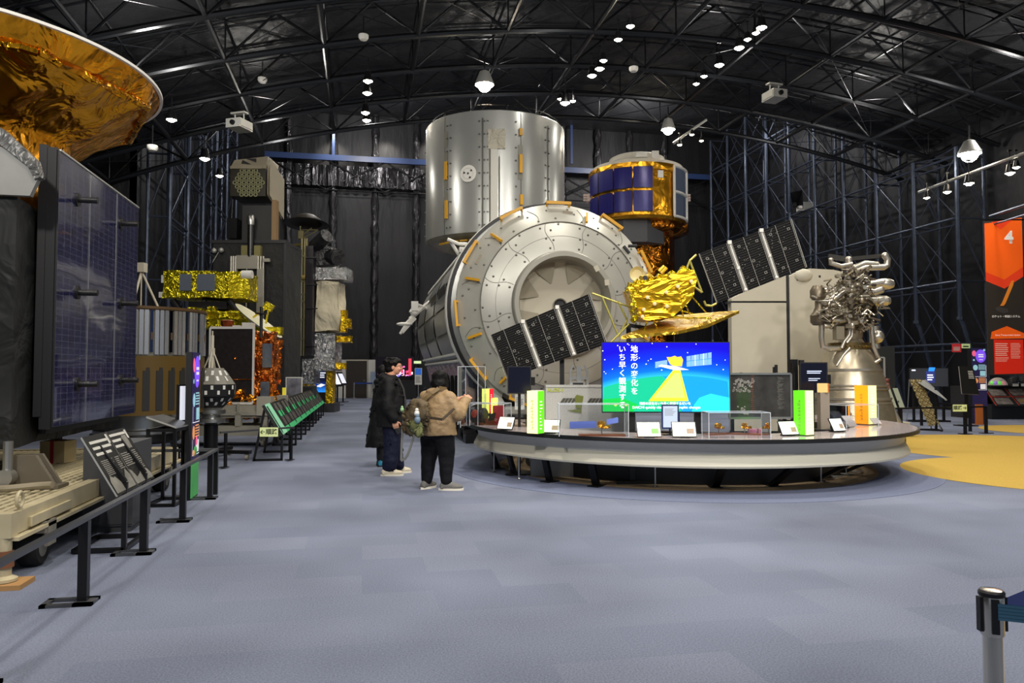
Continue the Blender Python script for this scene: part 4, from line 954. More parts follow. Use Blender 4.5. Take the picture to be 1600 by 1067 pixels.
for k in range(6): MB().bar((-.15+.6*k, 0, 0), (-.15+.6*k, 0, .95), .03, .03).build('post', BLKM, t)
# ================================================================ the big silver module lying on its side, end ring towards us
kc = W(881, 475, 15.87)
kb = thing('space_station_module', 'huge silver space station module lying on its side with round end hatch', 'spacecraft', (kc.x, kc.y, 0))
kz = kc.z
RINGM = mat('end ring grey', (186, 185, 174), .34, .3, var=(1.5, .1)); RINGM2 = mat('end cone grey', (176, 175, 166), .36, .3, var=(1.2, .08))
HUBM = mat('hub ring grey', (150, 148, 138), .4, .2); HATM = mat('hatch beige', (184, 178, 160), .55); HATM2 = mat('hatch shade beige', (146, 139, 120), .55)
BODYM = mat('module side silver', (160, 160, 155), .3, .5, var=(3, .12))
C0 = (0, 0, kz)
MB().lathe([(2.12, .75), (2.2, .62), (2.2, .5), (2.16, .46), (1.76, .12)], 96, 0, C0, axis='y').build('end_ring', RINGM, kb)
MB().lathe([(1.76, .12), (1.74, .11), (1.12, -.02)], 96, 0, C0, axis='y').build('end_cone', RINGM2, kb)
hb = MB().lathe([(1.12, -.02), (1.10, -.14), (1.08, -.16), (.99, -.16), (.97, -.13), (.97, .2), (.9, .3)], 80, 0, C0, axis='y').build('hatch_collar', HUBM, kb)
MB().lathe([(.97, .25), (.8, .34), (0, .36)], 80, 0, C0, axis='y').build('hatch', HATM, kb)
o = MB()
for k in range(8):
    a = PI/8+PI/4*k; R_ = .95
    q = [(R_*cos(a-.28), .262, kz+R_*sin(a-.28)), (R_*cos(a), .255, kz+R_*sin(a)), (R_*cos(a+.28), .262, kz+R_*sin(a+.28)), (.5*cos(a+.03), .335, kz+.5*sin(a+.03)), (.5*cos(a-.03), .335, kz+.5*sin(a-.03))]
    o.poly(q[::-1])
o.build('hatch_fan_shade', HATM2, kb, smooth=0)  # darker wedges put the hatch's fan shading into the colour
MB().lathe([(.13, .3), (.15, .28), (.15, .34)], 28, 0, (.0, 0, kz), axis='y').lathe([(0, .34), (.1, .33), (.13, .3)], 28, 1, (.0, 0, kz), axis='y').build('viewport', [HUBM, CHAR], kb)
for a in (48, 27): MB().box((1.0*cos(rad(a)), -.15, kz+1.0*sin(rad(a))), (.1, .03, .12), R=RY(-a+20)).build('collar_bracket', HATM, kb)
# handrails
def kp(a, r, y): return (r*cos(rad(a)), y, kz+r*sin(rad(a)))
for a in (90, 57, 27, 118, 150, 185, 218, 248, 292, 325, -5):
    h = MB(); h.bar(kp(a-7, 2.24, .4), kp(a+7, 2.24, .4), .05, .06); h.bar(kp(a-6.5, 2.15, .5), kp(a-6.5, 2.24, .42), .04, .04).bar(kp(a+6.5, 2.15, .5), kp(a+6.5, 2.24, .42), .04, .04)
    h.build('handrail', BRASS, kb)
for a in (135, 165, 200, 73, 15, 232, 265, 300, 340):
    h = MB(); h.bar(kp(a, 1.84, .1), kp(a, 2.1, .34), .045, .05); h.bar(kp(a, 1.86, .18), kp(a, 1.86, .1), .03, .03); h.build('handrail', BRASS, kb)
# bolts, seams, tags on the end
bo = MB(); sm = MB()
def ysurf(r):
    if r > 1.76: return .12+(r-1.76)/(2.16-1.76)*.34
    return .11+(1.74-r)/(1.74-1.12)*-.13
for k in range(12):
    a = 30*k+12
    for r_, da in ((1.2, 2), (1.36, -3), (1.42, 3), (1.58, -2.5), (1.66, 5), (1.7, -9), (1.82, 4), (1.84, -8), (1.98, 9), (2.05, -4), (2.08, 13)):
        c = kp(a+da, r_, ysurf(r_)-.012); bo.lathe([(.026, .02), (.022, 0), (0, -.006)], 8, 0, c, axis='y')
    sm.path([Vector(kp(a+.0+2*sin(r_*9), r_, ysurf(r_)-.004)) for r_ in [1.14+.05*i for i in range(13)]], .006, 4)
    sm.path([Vector(kp(a+6+3*sin(r_*9), r_, ysurf(r_)-.004)) for r_ in [1.78+.05*i for i in range(8)]], .006, 4)
    lab = [kp(a+17-3, 1.62, ysurf(1.62)-.006), kp(a+17+3, 1.62, ysurf(1.62)-.006), kp(a+17+3, 1.66, ysurf(1.66)-.006), kp(a+17-3, 1.66, ysurf(1.66)-.006)]
sm.path([kp(i*3.75, 1.75, .1) for i in range(96)], .012, 5, 0, True); sm.path([kp(i*3.75, 1.44, ysurf(1.44)-.002) for i in range(96)], .004, 4, 0, True)
o_ = bo.build('bolt', mat('bolt dark', (92, 90, 84), .4, .6), kb); o_['kind'] = 'stuff'
sm.build('seam', mat('seam grey', (108, 106, 98), .5), kb)
for a, r_ in ((85, 2.0), (152, 1.98)):
    o = MB().box(kp(a, r_, ysurf(r_)-.012), (.22, .01, .07), R=RY(-(a-90))).build('name_plate', mat('plate tan', (140, 130, 110), .5), kb)
MB().tube(kp(41, 1.98, .2), kp(38, 2.1, .1), .035, 10).bar(kp(37, 1.9, .22), kp(43, 1.9, .22), .09, .05).build('end_fitting', [CHAR], kb)
# barrel
MB().lathe([(2.0, .72), (2.0, .95), (2.26, 1.0), (2.26, 11.2), (1.7, 11.6), (0, 11.7)], 72, 0, C0, axis='y').build('barrel', BODYM, kb)
MB().lathe([(2.26, .98), (2.33, 1.0), (2.33, 1.5), (2.26, 1.52)], 72, 0, C0, axis='y').build('band', BLACK, kb)
for y in (1.14, 1.26, 1.38):
    MB().lathe([(2.33, y-.025), (2.35, y-.02), (2.35, y+.02), (2.33, y+.025)], 72, 0, C0, axis='y').build('band', WHITE, kb)
SP1, SP2 = mat('side panel grey', (158, 160, 158), .28, .5), mat('side panel pale', (190, 190, 184), .3, .4)
for a in (150, 165, 180, 195):
    for j in range(3):
        y0, y1 = 1.8+3.1*j, 4.6+3.1*j; o = MB()
        for k in range(4):
            a0, a1 = a+k*3.2, a+(k+1)*3.2
            o.add([kp(a0, 2.29, y0), kp(a1, 2.29, y0), kp(a1, 2.29, y1), kp(a0, 2.29, y1)], [(0,1,2,3)])
        o.build('side_panel', SP1 if (j+int(a)) % 2 else SP2, kb)
o = MB()
for j in range(2):
    o.bar(kp(167, 2.31, 2.2+2.2*j), kp(167, 2.31, 3.8+2.2*j), .03, .22)
o.build('side_window', BLACK, kb)
o = MB()
for a in (146, 143): 
    for j in range(46): o.ball(kp(a, 2.31, 1.6+.2*j), .035, 6, 4)
    o.bar(kp(a, 2.3, 1.6), kp(a, 2.3, 11), .05, .04)
for a in (206, 210):
    o.bar(kp(a, 2.31, 1.6), kp(a, 2.31, 11), .05, .05)
    for j in range(46): o.ball(kp(a, 2.33, 1.7+.2*j), .035, 6, 4)
o.build('rail_strip', WHITE, kb)
o = MB()
for j in range(9):
    y = 1.9+1.05*j
    pts = [kp(a, 2.33, y) for a in range(212, 262, 6)]+[(-1.0, y, kz-2.5), (-1.8, y, kz-2.0)]
    o.prism([(p[0], p[2]) for p in pts], y, y+.5, 0, 'y')
o.build('lower_shroud', mat('shroud pinkish silver', (206, 178, 190), .25, .5), kb)
MB().prism([(-1.45, kz-1.5), (-1.2, kz-2.05), (-1.05, kz-1.5)], .78, .86, 0, 'y').prism([(-1.9, kz-1.1), (-1.2, kz-2.2), (-1.1, kz-2.1), (-1.8, kz-.95)], .75, .95, 0, 'y').build('brace', mat('brace striped white', (210, 210, 205), .4), kb)
# grapple and small arm at its left and on top
def arm(pts, r): return MB().path(pts, r, 8)
o = arm([(-1.9, 8.0, kz+.75), (-2.4, 7.6, kz+.5), (-2.75, 7.4, kz+.15)], .07); o.path([(-2.2, 7.7, kz+.5), (-2.6, 7.4, kz+.62), (-2.75, 7.3, kz+.35)], .05, 8).ball((-2.62, 7.4, kz+.35), (.13, .14, .12), 12, 8).bx(-2.72, -2.52, 7.25, 7.45, kz+.4, kz+.68).ball((-2.92, 7.3, kz+.0), (.24, .1, .06), 12, 8).path([(-3.05, 7.2, kz-.3), (-2.85, 7.3, kz+.05), (-2.3, 7.6, kz+.6), (-2.0, 7.9, kz+.85)], .04, 8).path([(-2.1, 7.8, kz+.25), (-2.0, 7.8, kz+.05), (-1.95, 8, kz)], .03, 8).bar((-3.0, 7.2, kz-.25), (-2.6, 7.4, kz+.2), .05, .1)
o.build('grapple_fixture', WHITE, kb)
o = arm([(-1.8, 2.0, kz+1.1), (-2.0, 1.9, kz+1.3), (-2.2, 1.9, kz+1.62)], .04).path([(-1.95, 1.7, kz+1.0), (-1.9, 1.7, kz+1.35), (-1.75, 1.7, kz+1.42)], .05, 8).bx(-1.98, -1.8, 1.7, 1.9, kz+1.3, kz+1.42).path([(-2.25, 1.8, kz+1.6), (-2.0, 1.8, kz+1.5), (-1.8, 1.8, kz+1.5)], .04, 6)
o.build('camera_arm', WHITE, kb)
cr = MB()
for y in (1.8, 4.8, 8.6):
    cr.bx(-1.9, 1.9, y-.12, y+.12, .05, .25).bx(-1.6, -1.35, y-.12, y+.12, .2, kz-1.45).bx(1.35, 1.6, y-.12, y+.12, .2, kz-1.45).bx(-.15, .15, y-.12, y+.12, .2, kz-2.0)
    cr.prism([(2.2*cos(rad(a)), kz+2.2*sin(rad(a))) for a in range(215, 326, 10)]+[(1.75, kz-1.75), (0, kz-2.5), (-1.75, kz-1.75)], y-.1, y+.1, 0, 'y')
cr.bx(-1.9, -1.7, 1.2, 9.4, .0, .2).bx(1.7, 1.9, 1.2, 9.4, .0, .2)
for k in range(9): cr.bx(-1.95, -1.85, 1.9+.9*k, 1.98+.9*k, .1, kz-1.5)
cr.build('cradle', BLKM, kb)
lb = MB().bx(-1.2, 1.6, .6, 1.1, .15, .82).build('foot_cover', mat('cover white', (190, 188, 180), .5), kb)
# ================================================================ upright silver cylinder on top
ec = V(kc.x-.02, kc.y+8.35, 0); ez0, ez1 = 5.62, 9.2
em = thing('space_station_module', 'upright silver storage cylinder standing on top of the lying module', 'spacecraft', (ec.x, ec.y, 0))
ELM = mat('storage silver', (176, 177, 172), .26, .45, var=(1.2, .06))
MB().lathe([(0, ez1), (2.17, ez1), (2.2, ez1-.03), (2.2, ez0)], 96).build('shell', ELM, em)
MB().lathe([(2.2, ez0), (2.12, ez0-.06), (1.5, ez0-.24), (1.4, ez0-.27), (0, ez0-.27)], 96).lathe([(1.2, ez0-.25), (1.1, 5.34), (0, 5.34)], 40).build('lower_cone', mat('cone dusty', (126, 122, 104), .4, .4, var=(4, .2)), em)
def ep(px, r=2.2):
    # angle on the shell whose image column is px, near side
    d = ray(px, 300); dx, dy = d.x, d.y; n_ = math.hypot(dx, dy); dx /= n_; dy /= n_
    b_ = dx*ec.x+dy*ec.y; c_ = ec.x**2+ec.y**2-r*r; q_ = b_*b_-c_
    t_ = b_-math.sqrt(max(q_, 0)); return math.atan2(dy*t_-ec.y, dx*t_-ec.x)
def ez(py, dd=22.3): return CH+(582-py)*dd/F
def shellstrip(o, a, w, z0, z1, off=.01, mi=0, n=3):
    for k in range(n):
        a0, a1 = a-w/2/2.2+w/2.2*k/n, a-w/2/2.2+w/2.2*(k+1)/n; R_ = 2.2+off
        o.add([(R_*cos(a0), R_*sin(a0), z0), (R_*cos(a1), R_*sin(a1), z0), (R_*cos(a1), R_*sin(a1), z1), (R_*cos(a0), R_*sin(a0), z1)], [(0,1,2,3)], mi)
    return o
o = MB()
for px in (664, 754, 856): 
    a = ep(px); shellstrip(o, a, .05, ez0+.1, ez1-.25, .01)
for px in (695, 814): shellstrip(o, ep(px), .02, ez0, ez1, .008)
for px in (664, 699, 704, 749, 757, 762, 806, 852, 857):
    a = ep(px)
    for k in range(9): z = ez0+.2+.38*k; o.box((2.21*cos(a), 2.21*sin(a), z), (.05, .05, .03), 0, a)
o.build('seam', mat('seam dark', (96, 96, 90), .4, .5), em)
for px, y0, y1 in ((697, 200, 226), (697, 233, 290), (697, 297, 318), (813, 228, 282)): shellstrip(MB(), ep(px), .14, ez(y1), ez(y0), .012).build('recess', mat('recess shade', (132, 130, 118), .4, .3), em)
for px, y0, y1 in ((698, 249, 278), (699, 311, 340), (813, 202, 213), (813, 243, 272), (814, 306, 322)):
    a = ep(px); z0, z1 = ez(y1), ez(y0)
    MB().box((2.25*cos(a), 2.25*sin(a), (z0+z1)/2), (.05, .09, z1-z0), 0, a).build('handrail', BRASS, em)
for k in range(7):
    a0 = ep(700)-.35+.16*k
    MB().bar((1.95*cos(a0), 1.95*sin(a0), ez0-.18), (1.95*cos(a0+.12), 1.95*sin(a0+.12), ez0-.18), .06, .05).build('handrail', BRASS, em)
a = ep(732); z = ez(273)
T = Matrix.Rotation(a, 3, 'Z')
o = MB().lathe([(.25, 0), (.25, .03), (0, .035)], 28, 0, axis='x')
for v in o.v: v.xyz = T @ (v+Vector((2.2, 0, 0))) + Vector((0, 0, z))
o2 = MB().lathe([(.16, 0), (.16, .045)], 20, 0, axis='x')
for q_ in ((.0, 0), (.1, .08), (-.12, .03), (.06, -.12)): o2.ball((.04, q_[0], q_[1]), .03, 8, 5, 1)
for v in o2.v: v.xyz = T @ (v+Vector((2.2, 0, 0))) + Vector((0, 0, z))
o.build('round_port', WHITE, em); o2.build('port_detail', [mat('port ring', (190, 190, 184), .4), CHAR], em)
o = MB(); shellstrip(o, ep(776), .5, ez(236), ez(205), .03); b = o.build('cloth_patch', mat('cloth cream', (190, 184, 166), .7, bump=(4, .8, 'foil')), em)
o = MB(); shellstrip(o, ep(765.5), .04, ez0+.05, ez(236), .03, 1); shellstrip(o, ep(772), .2, ez0+.05, ez(236), .02, 0); shellstrip(o, ep(780), .04, ez0+.05, ez(248), .03, 1)
o.build('service_duct', [mat('duct white', (200, 198, 188), .4), mat('duct brown', (84, 76, 62), .5)], em)
o = MB()
for k in range(12): o.tube((2.0*cos(k*PI/6), 2.0*sin(k*PI/6), ez1), (2.0*cos(k*PI/6), 2.0*sin(k*PI/6), ez1+.2), .02, 6)
o.lathe([(2.0, ez1+.19), (2.03, ez1+.2), (2.0, ez1+.22)], 48).build('top_rail', BLKM, em)
# ================================================================ white capped gold spacecraft far behind
d0 = 35.0; hc = W(997, 580, d0); s = d0/F
ht = thing('cargo_spacecraft', 'upright gold foil spacecraft with white cap and blue solar panels behind the module', 'spacecraft', (hc.x, hc.y, 0), RZ)
def hz(py): return CH+(582-py)*s
R_ = 74*s
MB().lathe([(R_, hz(271)), (R_*.96, hz(264)), (R_*.6, hz(254)), (R_*.58, hz(247)), (R_*.5, hz(244)), (0, hz(243))], 56).build('cap', mat('cap cream', (222, 214, 194), .5), ht)
o = MB().box((-.1, -R_*.8, hz(257)), (.5, .3, .2)).box((.55, -R_*.75, hz(256)), (.3, .2, .4))
o.build('cap_fitting', WHITE, ht)
b = MB().lathe([(R_-.02, hz(271)), (R_+.05, hz(270)), (R_+.05, hz(280)), (R_-.03, hz(283)), (R_-.03, hz(348)), (R_+.03, hz(349)), (R_-.1, hz(353)), (0, hz(353))], 64).build('gold_body', mat('spacecraft gold', (220, 158, 40), .28, .9, bump=(1.2, .4, 'foil')), ht)
BLU = grid_mat('blue panel cells', (26, 24, 104), (34, 30, 120), (20, 18, 70), 12, 1, .04, .3, .2); PWH = grid_mat('pale panel cells', (126, 142, 172), (140, 156, 186), (180, 186, 196), 3, 1, .03, .15, .6)
def band(name, a0, a1, n, z0, z1, M_, off=.06, gap=.012, edge=None):
    for k in range(n):
        o = MB(); b0 = a0+(a1-a0)*k/n+gap; b1 = a0+(a1-a0)*(k+1)/n-gap; q = 5
        for i in range(q):
            c0_, c1_ = rad(b0*57.2958+(b1-b0)*57.2958*i/q), rad(b0*57.2958+(b1-b0)*57.2958*(i+1)/q); r_ = R_+off
            o.quad((r_*cos(c0_), r_*sin(c0_), z0), (r_*cos(c1_), r_*sin(c1_), z0), (r_*cos(c1_), r_*sin(c1_), z1), (r_*cos(c0_), r_*sin(c0_), z1))
        o.build(name, M_, ht)
band('solar_panel', rad(-172), rad(-81), 4, hz(309), hz(277), BLU); band('solar_panel', rad(-172), rad(-81), 4, hz(344), hz(313), BLU)
band('window_panel', rad(-52), rad(20), 2, hz(309), hz(274), PWH); band('window_panel', rad(-52), rad(20), 2, hz(346), hz(313), PWH)
o = MB()
for z in (hz(272), hz(311), hz(348)):
    o.path([((R_+.07)*cos(rad(a)), (R_+.07)*sin(rad(a)), z) for a in range(-53, 22, 6)], .06, 6)
for a in (-53, -17, 20): o.tube(((R_+.07)*cos(rad(a)), (R_+.07)*sin(rad(a)), hz(348)), ((R_+.07)*cos(rad(a)), (R_+.07)*sin(rad(a)), hz(272)), .06, 6)
o.build('window_frame', WHITE, ht)
a = rad(-72); MB().box(((R_+.04)*cos(a), (R_+.04)*sin(a), hz(288)), (.06, .26, .32), 0, a).build('label_plate', WHITE, ht)
for sx_ in (-1, 1):
    o = MB().bx(sx_*R_-.12, sx_*R_+.12, -.2, .2, hz(314), hz(302))
    for z in (hz(303), hz(307), hz(311)): o.tube((sx_*R_, 0, z), (sx_*(R_+.3), 0, z), .05, 8)
    o.build('thruster', mat('thruster pink white', (220, 200, 190), .4), ht)
MB().lathe([(0, hz(352)), (R_*.78, hz(352)), (R_*.78, hz(386)), (0, hz(386))], 10, 0, (-.35, 0, 0)).build('service_section', mat('section charcoal', (70, 72, 76), .5), ht, smooth=0)
b = MB().lathe([(R_*.92, hz(352)), (R_*.9, hz(362)), (R_*.6, hz(372)), (R_*.6, .4), (0, .4)], 20, 0, (.5, .5, 0)).build('lower_body', mat('brown gold foil', (180, 108, 30), .22, 1, bump=(1.8, .9, 'foil')), ht)
MB().lathe([(R_*.7, .4), (R_*.8, 0), (0, 0)], 24, 0, (.5, .5, 0)).build('pedestal', DARK, ht)
# ================================================================ round counter
tcw = Rt*((1060-800)/F*13.05)+FH*13.05
tx, ty = tcw.x, tcw.y
def tp(px, py, z=.72): return WZ(px, py, z)
rc = thing('round_counter', 'large round white exhibition counter with black edge on slanting black legs', 'counter', (tx, ty, 0), RZ)
A0, A1 = rad(-90-125), rad(-90+125); NS = 96
TOPM = mat('counter top grey', (196, 184, 184), .12, .0, spec=.7)
MB().lathe([(2.72, .66), (2.72, .72), (3.6, .72)], NS, 0, a0=A0, a1=A1).build('counter_top', TOPM, rc)
MB().lathe([(3.6, .72), (3.63, .718), (3.63, .668), (3.55, .664)], NS, 0, a0=A0, a1=A1).build('edge_band', BLACK, rc)
MB().lathe([(3.55, .664), (3.5, .66), (3.44, .6), (3.42, .52)], NS, 0, a0=A0, a1=A1).build('upper_apron', mat('apron shaded grey', (176, 176, 172), .5), rc)  # grey tone carries the shade under the overhanging edge
MB().lathe([(3.42, .52), (3.43, .51), (3.5, .375), (3.49, .35), (3.44, .342), (3.2, .4)], NS, 0, a0=A0, a1=A1).build('lower_apron', mat('apron lit cream', (218, 214, 196), .5), rc)  # paler tone carries the light falling on the lower band
MB().lathe([(2.72, .66), (2.72, .4), (3.2, .4)], NS, 0, a0=A0, a1=A1).build('underside', DARK, rc)
for px, py in ((779, 732), (804, 742.5), (859, 753), (932, 760), (1117, 762), (1206, 760), (1273, 752.6), (1310, 742)):
    p = WZ(px, py)-Vector((tx, ty, 0)); l = Vector((p.dot(Rt), p.dot(FH), 0)); r_ = l.length; l1 = l/r_*3.3
    MB().bar((l.x, l.y, .01), (l1.x, l1.y, .4), .1, .05).build('leg', BLKM, rc)
    o = bpy.data.objects[COL.objects[-1].name]
    MB().box((l.x, l.y, .01), (.24, .16, .02), 0, math.atan2(l.y, l.x)).build('foot_plate', BLKM, o)
o = MB().lathe([(2.62, .02), (2.62, .36), (2.4, .36)], 80)
tag(o.build('plinth', CHAR, None, (tx, ty, 0), RZ), 'round black plinth ring standing on the beige disc under the white counter', 'plinth')
struct(MB().lathe([(0, .012), (3.05, .012), (3.07, 0)], 96).build('floor_marking_5', mat('beige carpet disc', (150, 128, 98), .9, var=(40, .15)), None, (tx, ty, .001)))
struct(MB().lathe([(0, .004), (3.95, .004), (3.95, 0)], 96).build('floor_marking_6', mat('bluish floor disc', (112, 120, 146), .95, var=(60, .15)), None, (tx, ty, .001)))  # slightly darker, bluer disc laid flat on the floor around the counter
o = MB(); rr = random.Random(3)
for px, py in ((1265, 748), (1300, 740), (1285, 744)):
    p = WZ(px, py); pts = [(p.x+.25*sin(i*.7)+.05*i, p.y+.12*cos(i*1.1), .03+.02*sin(i*1.7)) for i in range(10)]; o.path(pts, .009, 6)
tag(o.build('cable', mat('cable white', (190, 190, 186), .5)), 'loose white and grey cables on the beige disc under the right of the counter', 'cable')
for i, (px, py, z1) in enumerate(((772, 738, .4), (811, 749, .4), (1024, 768, .4), (1283, 755, .4), (1322, 744, .4))):
    c0 = WZ(px, py, .0)
    if i == 2: c0 = WZ(1024, 762)
    t = thing('support_rod', 'thin silver rod foot under the counter rim, %s from the left' % ORD[i], 'rod', (c0.x, c0.y, .014), 0, 'silver rods under the counter')
    MB().tube((0, 0, .01), (0, 0, .33), .012, 8).build('rod', SILV, t); MB().lathe([(0, .015), (.03, .012), (.035, 0)], 14).build('foot', SILV, t)
# ================================================================ big blue screen
loc, w_, h_ = fit(941, 534, 1141, 645, 10.6)
tv = thing('display_screen', 'large bright blue screen showing a satellite scanning the earth, at the counter centre', 'screen', (loc.x, loc.y, 0), RZ)
zb = loc.z
MB().bx(-w_/2, w_/2, 0, .06, zb, zb+h_).build('casing', BLACK, tv)
MB().bx(-.5, -.42, .08, .16, 0, zb+.4).bx(.42, .5, .08, .16, 0, zb+.4).bx(-.7, .7, -.05, .4, 0, .05).bx(-.5, .5, .06, .1, zb+.2, zb+.5).build('stand', BLACK, tv)
pw, ph = w_-.02, h_-.03
def u2(u, v, y): return ((u-.5)*pw, -y, zb+.018+v*ph)
pic = MB()
pic.add([u2(0,0,.002), u2(1,0,.002), u2(1,1,.002), u2(0,1,.002)], [(0,1,2,3)], 0, [(0,0),(1,0),(1,1),(0,1)])
def arc(cx, cy, rx, ry, a0, a1, n=40): return [(cx+rx*cos(rad(a0+(a1-a0)*i/n)), cy+ry*sin(rad(a0+(a1-a0)*i/n))) for i in range(n+1)]
def clipped(pts): return [(min(max(x, 0), 1), min(max(y, 0), 1)) for x, y in pts]
pic.poly([u2(x, y, .004) for x, y in [(0, 0), (1, 0)]+[p for p in arc(.58, -.9, 1.2, 1.42, 69, 119) if 0 <= p[0] <= 1]], 1)      # sea
pic.poly([u2(x, y, .005) for x, y in [(0, 0), (.62, 0), (.58, .2), (.54, .4), (.47, .515)]+[p for p in arc(.58, -.9, 1.2, 1.42, 95, 119) if 0 <= p[0] <= 1]], 2)   # land
pic.poly([u2(x, y, .006) for x, y in ((0, 0), (.24, 0), (.28, .1), (.15, .2), (0, .18))], 3)
pic.poly([u2(x, y, .006) for x, y in ((.7, 0), (1, 0), (1, .2), (.85, .26), (.76, .2), (.72, .1))], 8)
pic.poly([u2(x, y, .008) for x, y in ((.36, .15), (.675, .15), (.61, .62), (.565, .62))], 4)
pic.poly([u2(x, y, .009) for x, y in ((.40, .2), (.645, .2), (.605, .56), (.57, .56))], 5)
pic.poly([u2(x, y, .009) for x, y in ((.365, .15), (.675, .15), (.665, .2), (.40, .2))], 4)
pic.poly([u2(x, y, .010) for x, y in ((.415, .63), (.51, .66), (.51, .75), (.415, .72))], 6); pic.poly([u2(x, y, .010) for x, y in ((.663, .65), (.86, .68), (.86, .86), (.663, .8))], 6)
pic.poly([u2(x, y, .012) for x, y in ((.44, .66), (.57, .6), (.68, .605), (.58, .655), (.46, .68))], 7)
pic.poly([u2(x, y, .013) for x, y in ((.505, .79), (.53, .69), (.56, .66), (.625, .655), (.635, .75), (.62, .8), (.59, .79), (.57, .81), (.54, .79))], 9)
for k in range(1, 6): pic.poly([u2(x, y, .011) for x, y in ((.663+.033*k, .655+.005*k), (.667+.033*k, .655+.005*k), (.667+.033*k, .80+.01*k), (.663+.033*k, .80+.01*k))], 0 if k != 2 and k != 4 else 7)
pic.poly([u2(x, y, .0115) for x, y in ((.663, .725), (.86, .765), (.86, .772), (.663, .732))], 0)
for k in range(26):
    x, y = rnd.random(), .55+.44*rnd.random(); pic.disc(u2(x, y, .003), .005+.004*rnd.random(), 8, 7, 'y')
pic.disc(u2(.1, .1, .012), .022, 12, 5, 'y')
EB = lambda n, c, e=1.0: mat(n, c, .4, 0, e)
sky = ramp_mat('screen sky', [(0, (60, 225, 250)), (.60, (50, 215, 250)), (.635, (0, 130, 255)), (.70, (0, 60, 250)), (.78, (18, 0, 235))], 'V', 1.0, (.29, -.38, .4225))
pic.build('display', [sky, EB('scr sea', (0, 130, 235)), EB('scr land', (0, 160, 120)), EB('scr green', (0, 165, 60)), EB('scr beam', (225, 235, 40)), EB('scr beam pale', (170, 215, 100)), EB('scr panel', (110, 150, 235)), EB('scr white', (250, 250, 250)), EB('scr cyan', (30, 190, 225)), EB('scr gold', (250, 180, 50))], tv, smooth=0)
SW = EB('scr white', (250, 250, 250))
for i, ch in enumerate('地形の変化を'): text(ch, .105, SW, tv, u2(.25, .9-.122*i, .014), FRONT, bold=.0006)
for i, ch in enumerate('いち早く観測する'): text(ch, .105, SW, tv, u2(.155, .9-.116*i, .014), FRONT, bold=.0006)
text('地形の変化をいち早く観測するだいち', .042, SW, tv, u2(.49, .115, .014), FRONT, bold=.0008); text('DAICHI quickly observes topographic changes', .05, SW, tv, u2(.5, .06, .014), FRONT, bold=.0005)
# ================================================================ satellite model hovering over the counter
dm_ = 12.6; mc = W(1025, 470, dm_); s = dm_/F
al = thing('satellite_model', 'big yellow foil satellite model with two tilted dark solar wings over the blue screen', 'satellite model', (mc.x, mc.y, 0), RZ)
def ap(px, py, y=0.): 
    q = W(px, py, dm_+y)-Vector((mc.x, mc.y, 0)); return Vector((q.dot(Rt), q.dot(FH), q.z))
CELL = grid_mat('dark solar cells', (7, 7, 8), (11, 10, 11), (92, 90, 86), 1, 22, .04, .55, 0)
def wing(tl, tr, br, bl, segs, name):
    tl, tr, br, bl = [ap(*q) for q in (tl, tr, br, bl)]
    for i in range(segs):
        u0, u1 = i/segs+.006, (i+1)/segs-.02
        A_, B_ = tl.lerp(tr, u0), tl.lerp(tr, u1); D_, C_ = bl.lerp(br, u0), bl.lerp(br, u1)
        pn = MB().slab(D_, C_, B_, A_, .04, 0, 1).build('solar_panel', [CELL, BLACK], al)
        o = MB(); rr = random.Random(i+len(name))
        nrm = (C_-D_).cross(A_-D_).normalized()
        def pt(u, v): return D_.lerp(C_, u).lerp(A_.lerp(B_, u), v)+nrm*.004
        o.bar(pt(.42, 0), pt(.42, 1), .012, .004); o.bar(pt(.985, 0), pt(.985, 1), .014, .006); o.bar(pt(0, 0), pt(0, 1), .01, .004); o.bar(pt(.94, 0), pt(.94, 1), .008, .004)
        for k in range(30):
            u, v = rr.random()*.9+.04, rr.random()*.92+.04; o.bar(pt(u, v), pt(min(u+.03, .99), v), .016, .004)
        for (u, v) in ((.2, .86), (.8, .84), (.25, .16), (.75, .2), (.5, .5)):
            for a_, b_ in (((-.035, -.02), (.035, -.02)), ((.035, -.02), (.035, .02)), ((.035, .02), (-.035, .02)), ((-.035, .02), (-.035, -.02))):
                o.bar(pt(u+a_[0], v+a_[1]), pt(u+b_[0], v+b_[1]), .008, .004)
        o.build('cell_marking', mat('cell line', (186, 184, 176), .5), pn)
        if i < segs-1:
            h = MB(); q0, q1 = tl.lerp(tr, u1+.012), bl.lerp(br, u1+.012)
            h.tube(q0.lerp(q1, .02), q0.lerp(q1, .97), .016, 8).ball(q0.lerp(q1, .97), .03, 8, 6).box(q0, (.06, .06, .06)).box(q0.lerp(q1, .52), (.04, .05, .05))
            h.build('hinge_tube', WHITE, al)
wing((765, 524), (925, 457), (953, 536), (791, 592), 3, 'left'); wing((1091, 397), (1240, 341), (1264, 416), (1119, 474), 3, 'right3')
ALG = mat('yellow gold foil', (226, 176, 34), .28, .85, bump=(4, .5, 'foil'), stretch=(.5, 1, 1.4))
pts = [(977, 452), (1078, 423), (1083, 440), (1080, 463), (1062, 483), (1045, 497), (1010, 503), (996, 500)]
b = MB().prism([(ap(*p).x, ap(*p).z) for p in pts], -.3, .45, 0, 'y').build('body', ALG, al); subdiv(b, 3); crumple(b, .03, 4, 3)
b = MB()
for k in range(16):
    px = 982+6*k; py = 450-1.75*k+3*sin(k*2.1); b.box(ap(px, py, -.1+.3*rnd.random()), (.08+.08*rnd.random(), .2, .08+.1*rnd.random()), R=RY(18+30*rnd.random()))
for k in range(14): b.box(ap(985+8*rnd.random()+k*.4, 455+3.4*k, -.25), (.09, .12, .08), R=RY(90*rnd.random()))
b = b.build('foil_clutter', YFOIL, al); subdiv(b, 1); crumple(b, .05, 6, 3)
o = MB()
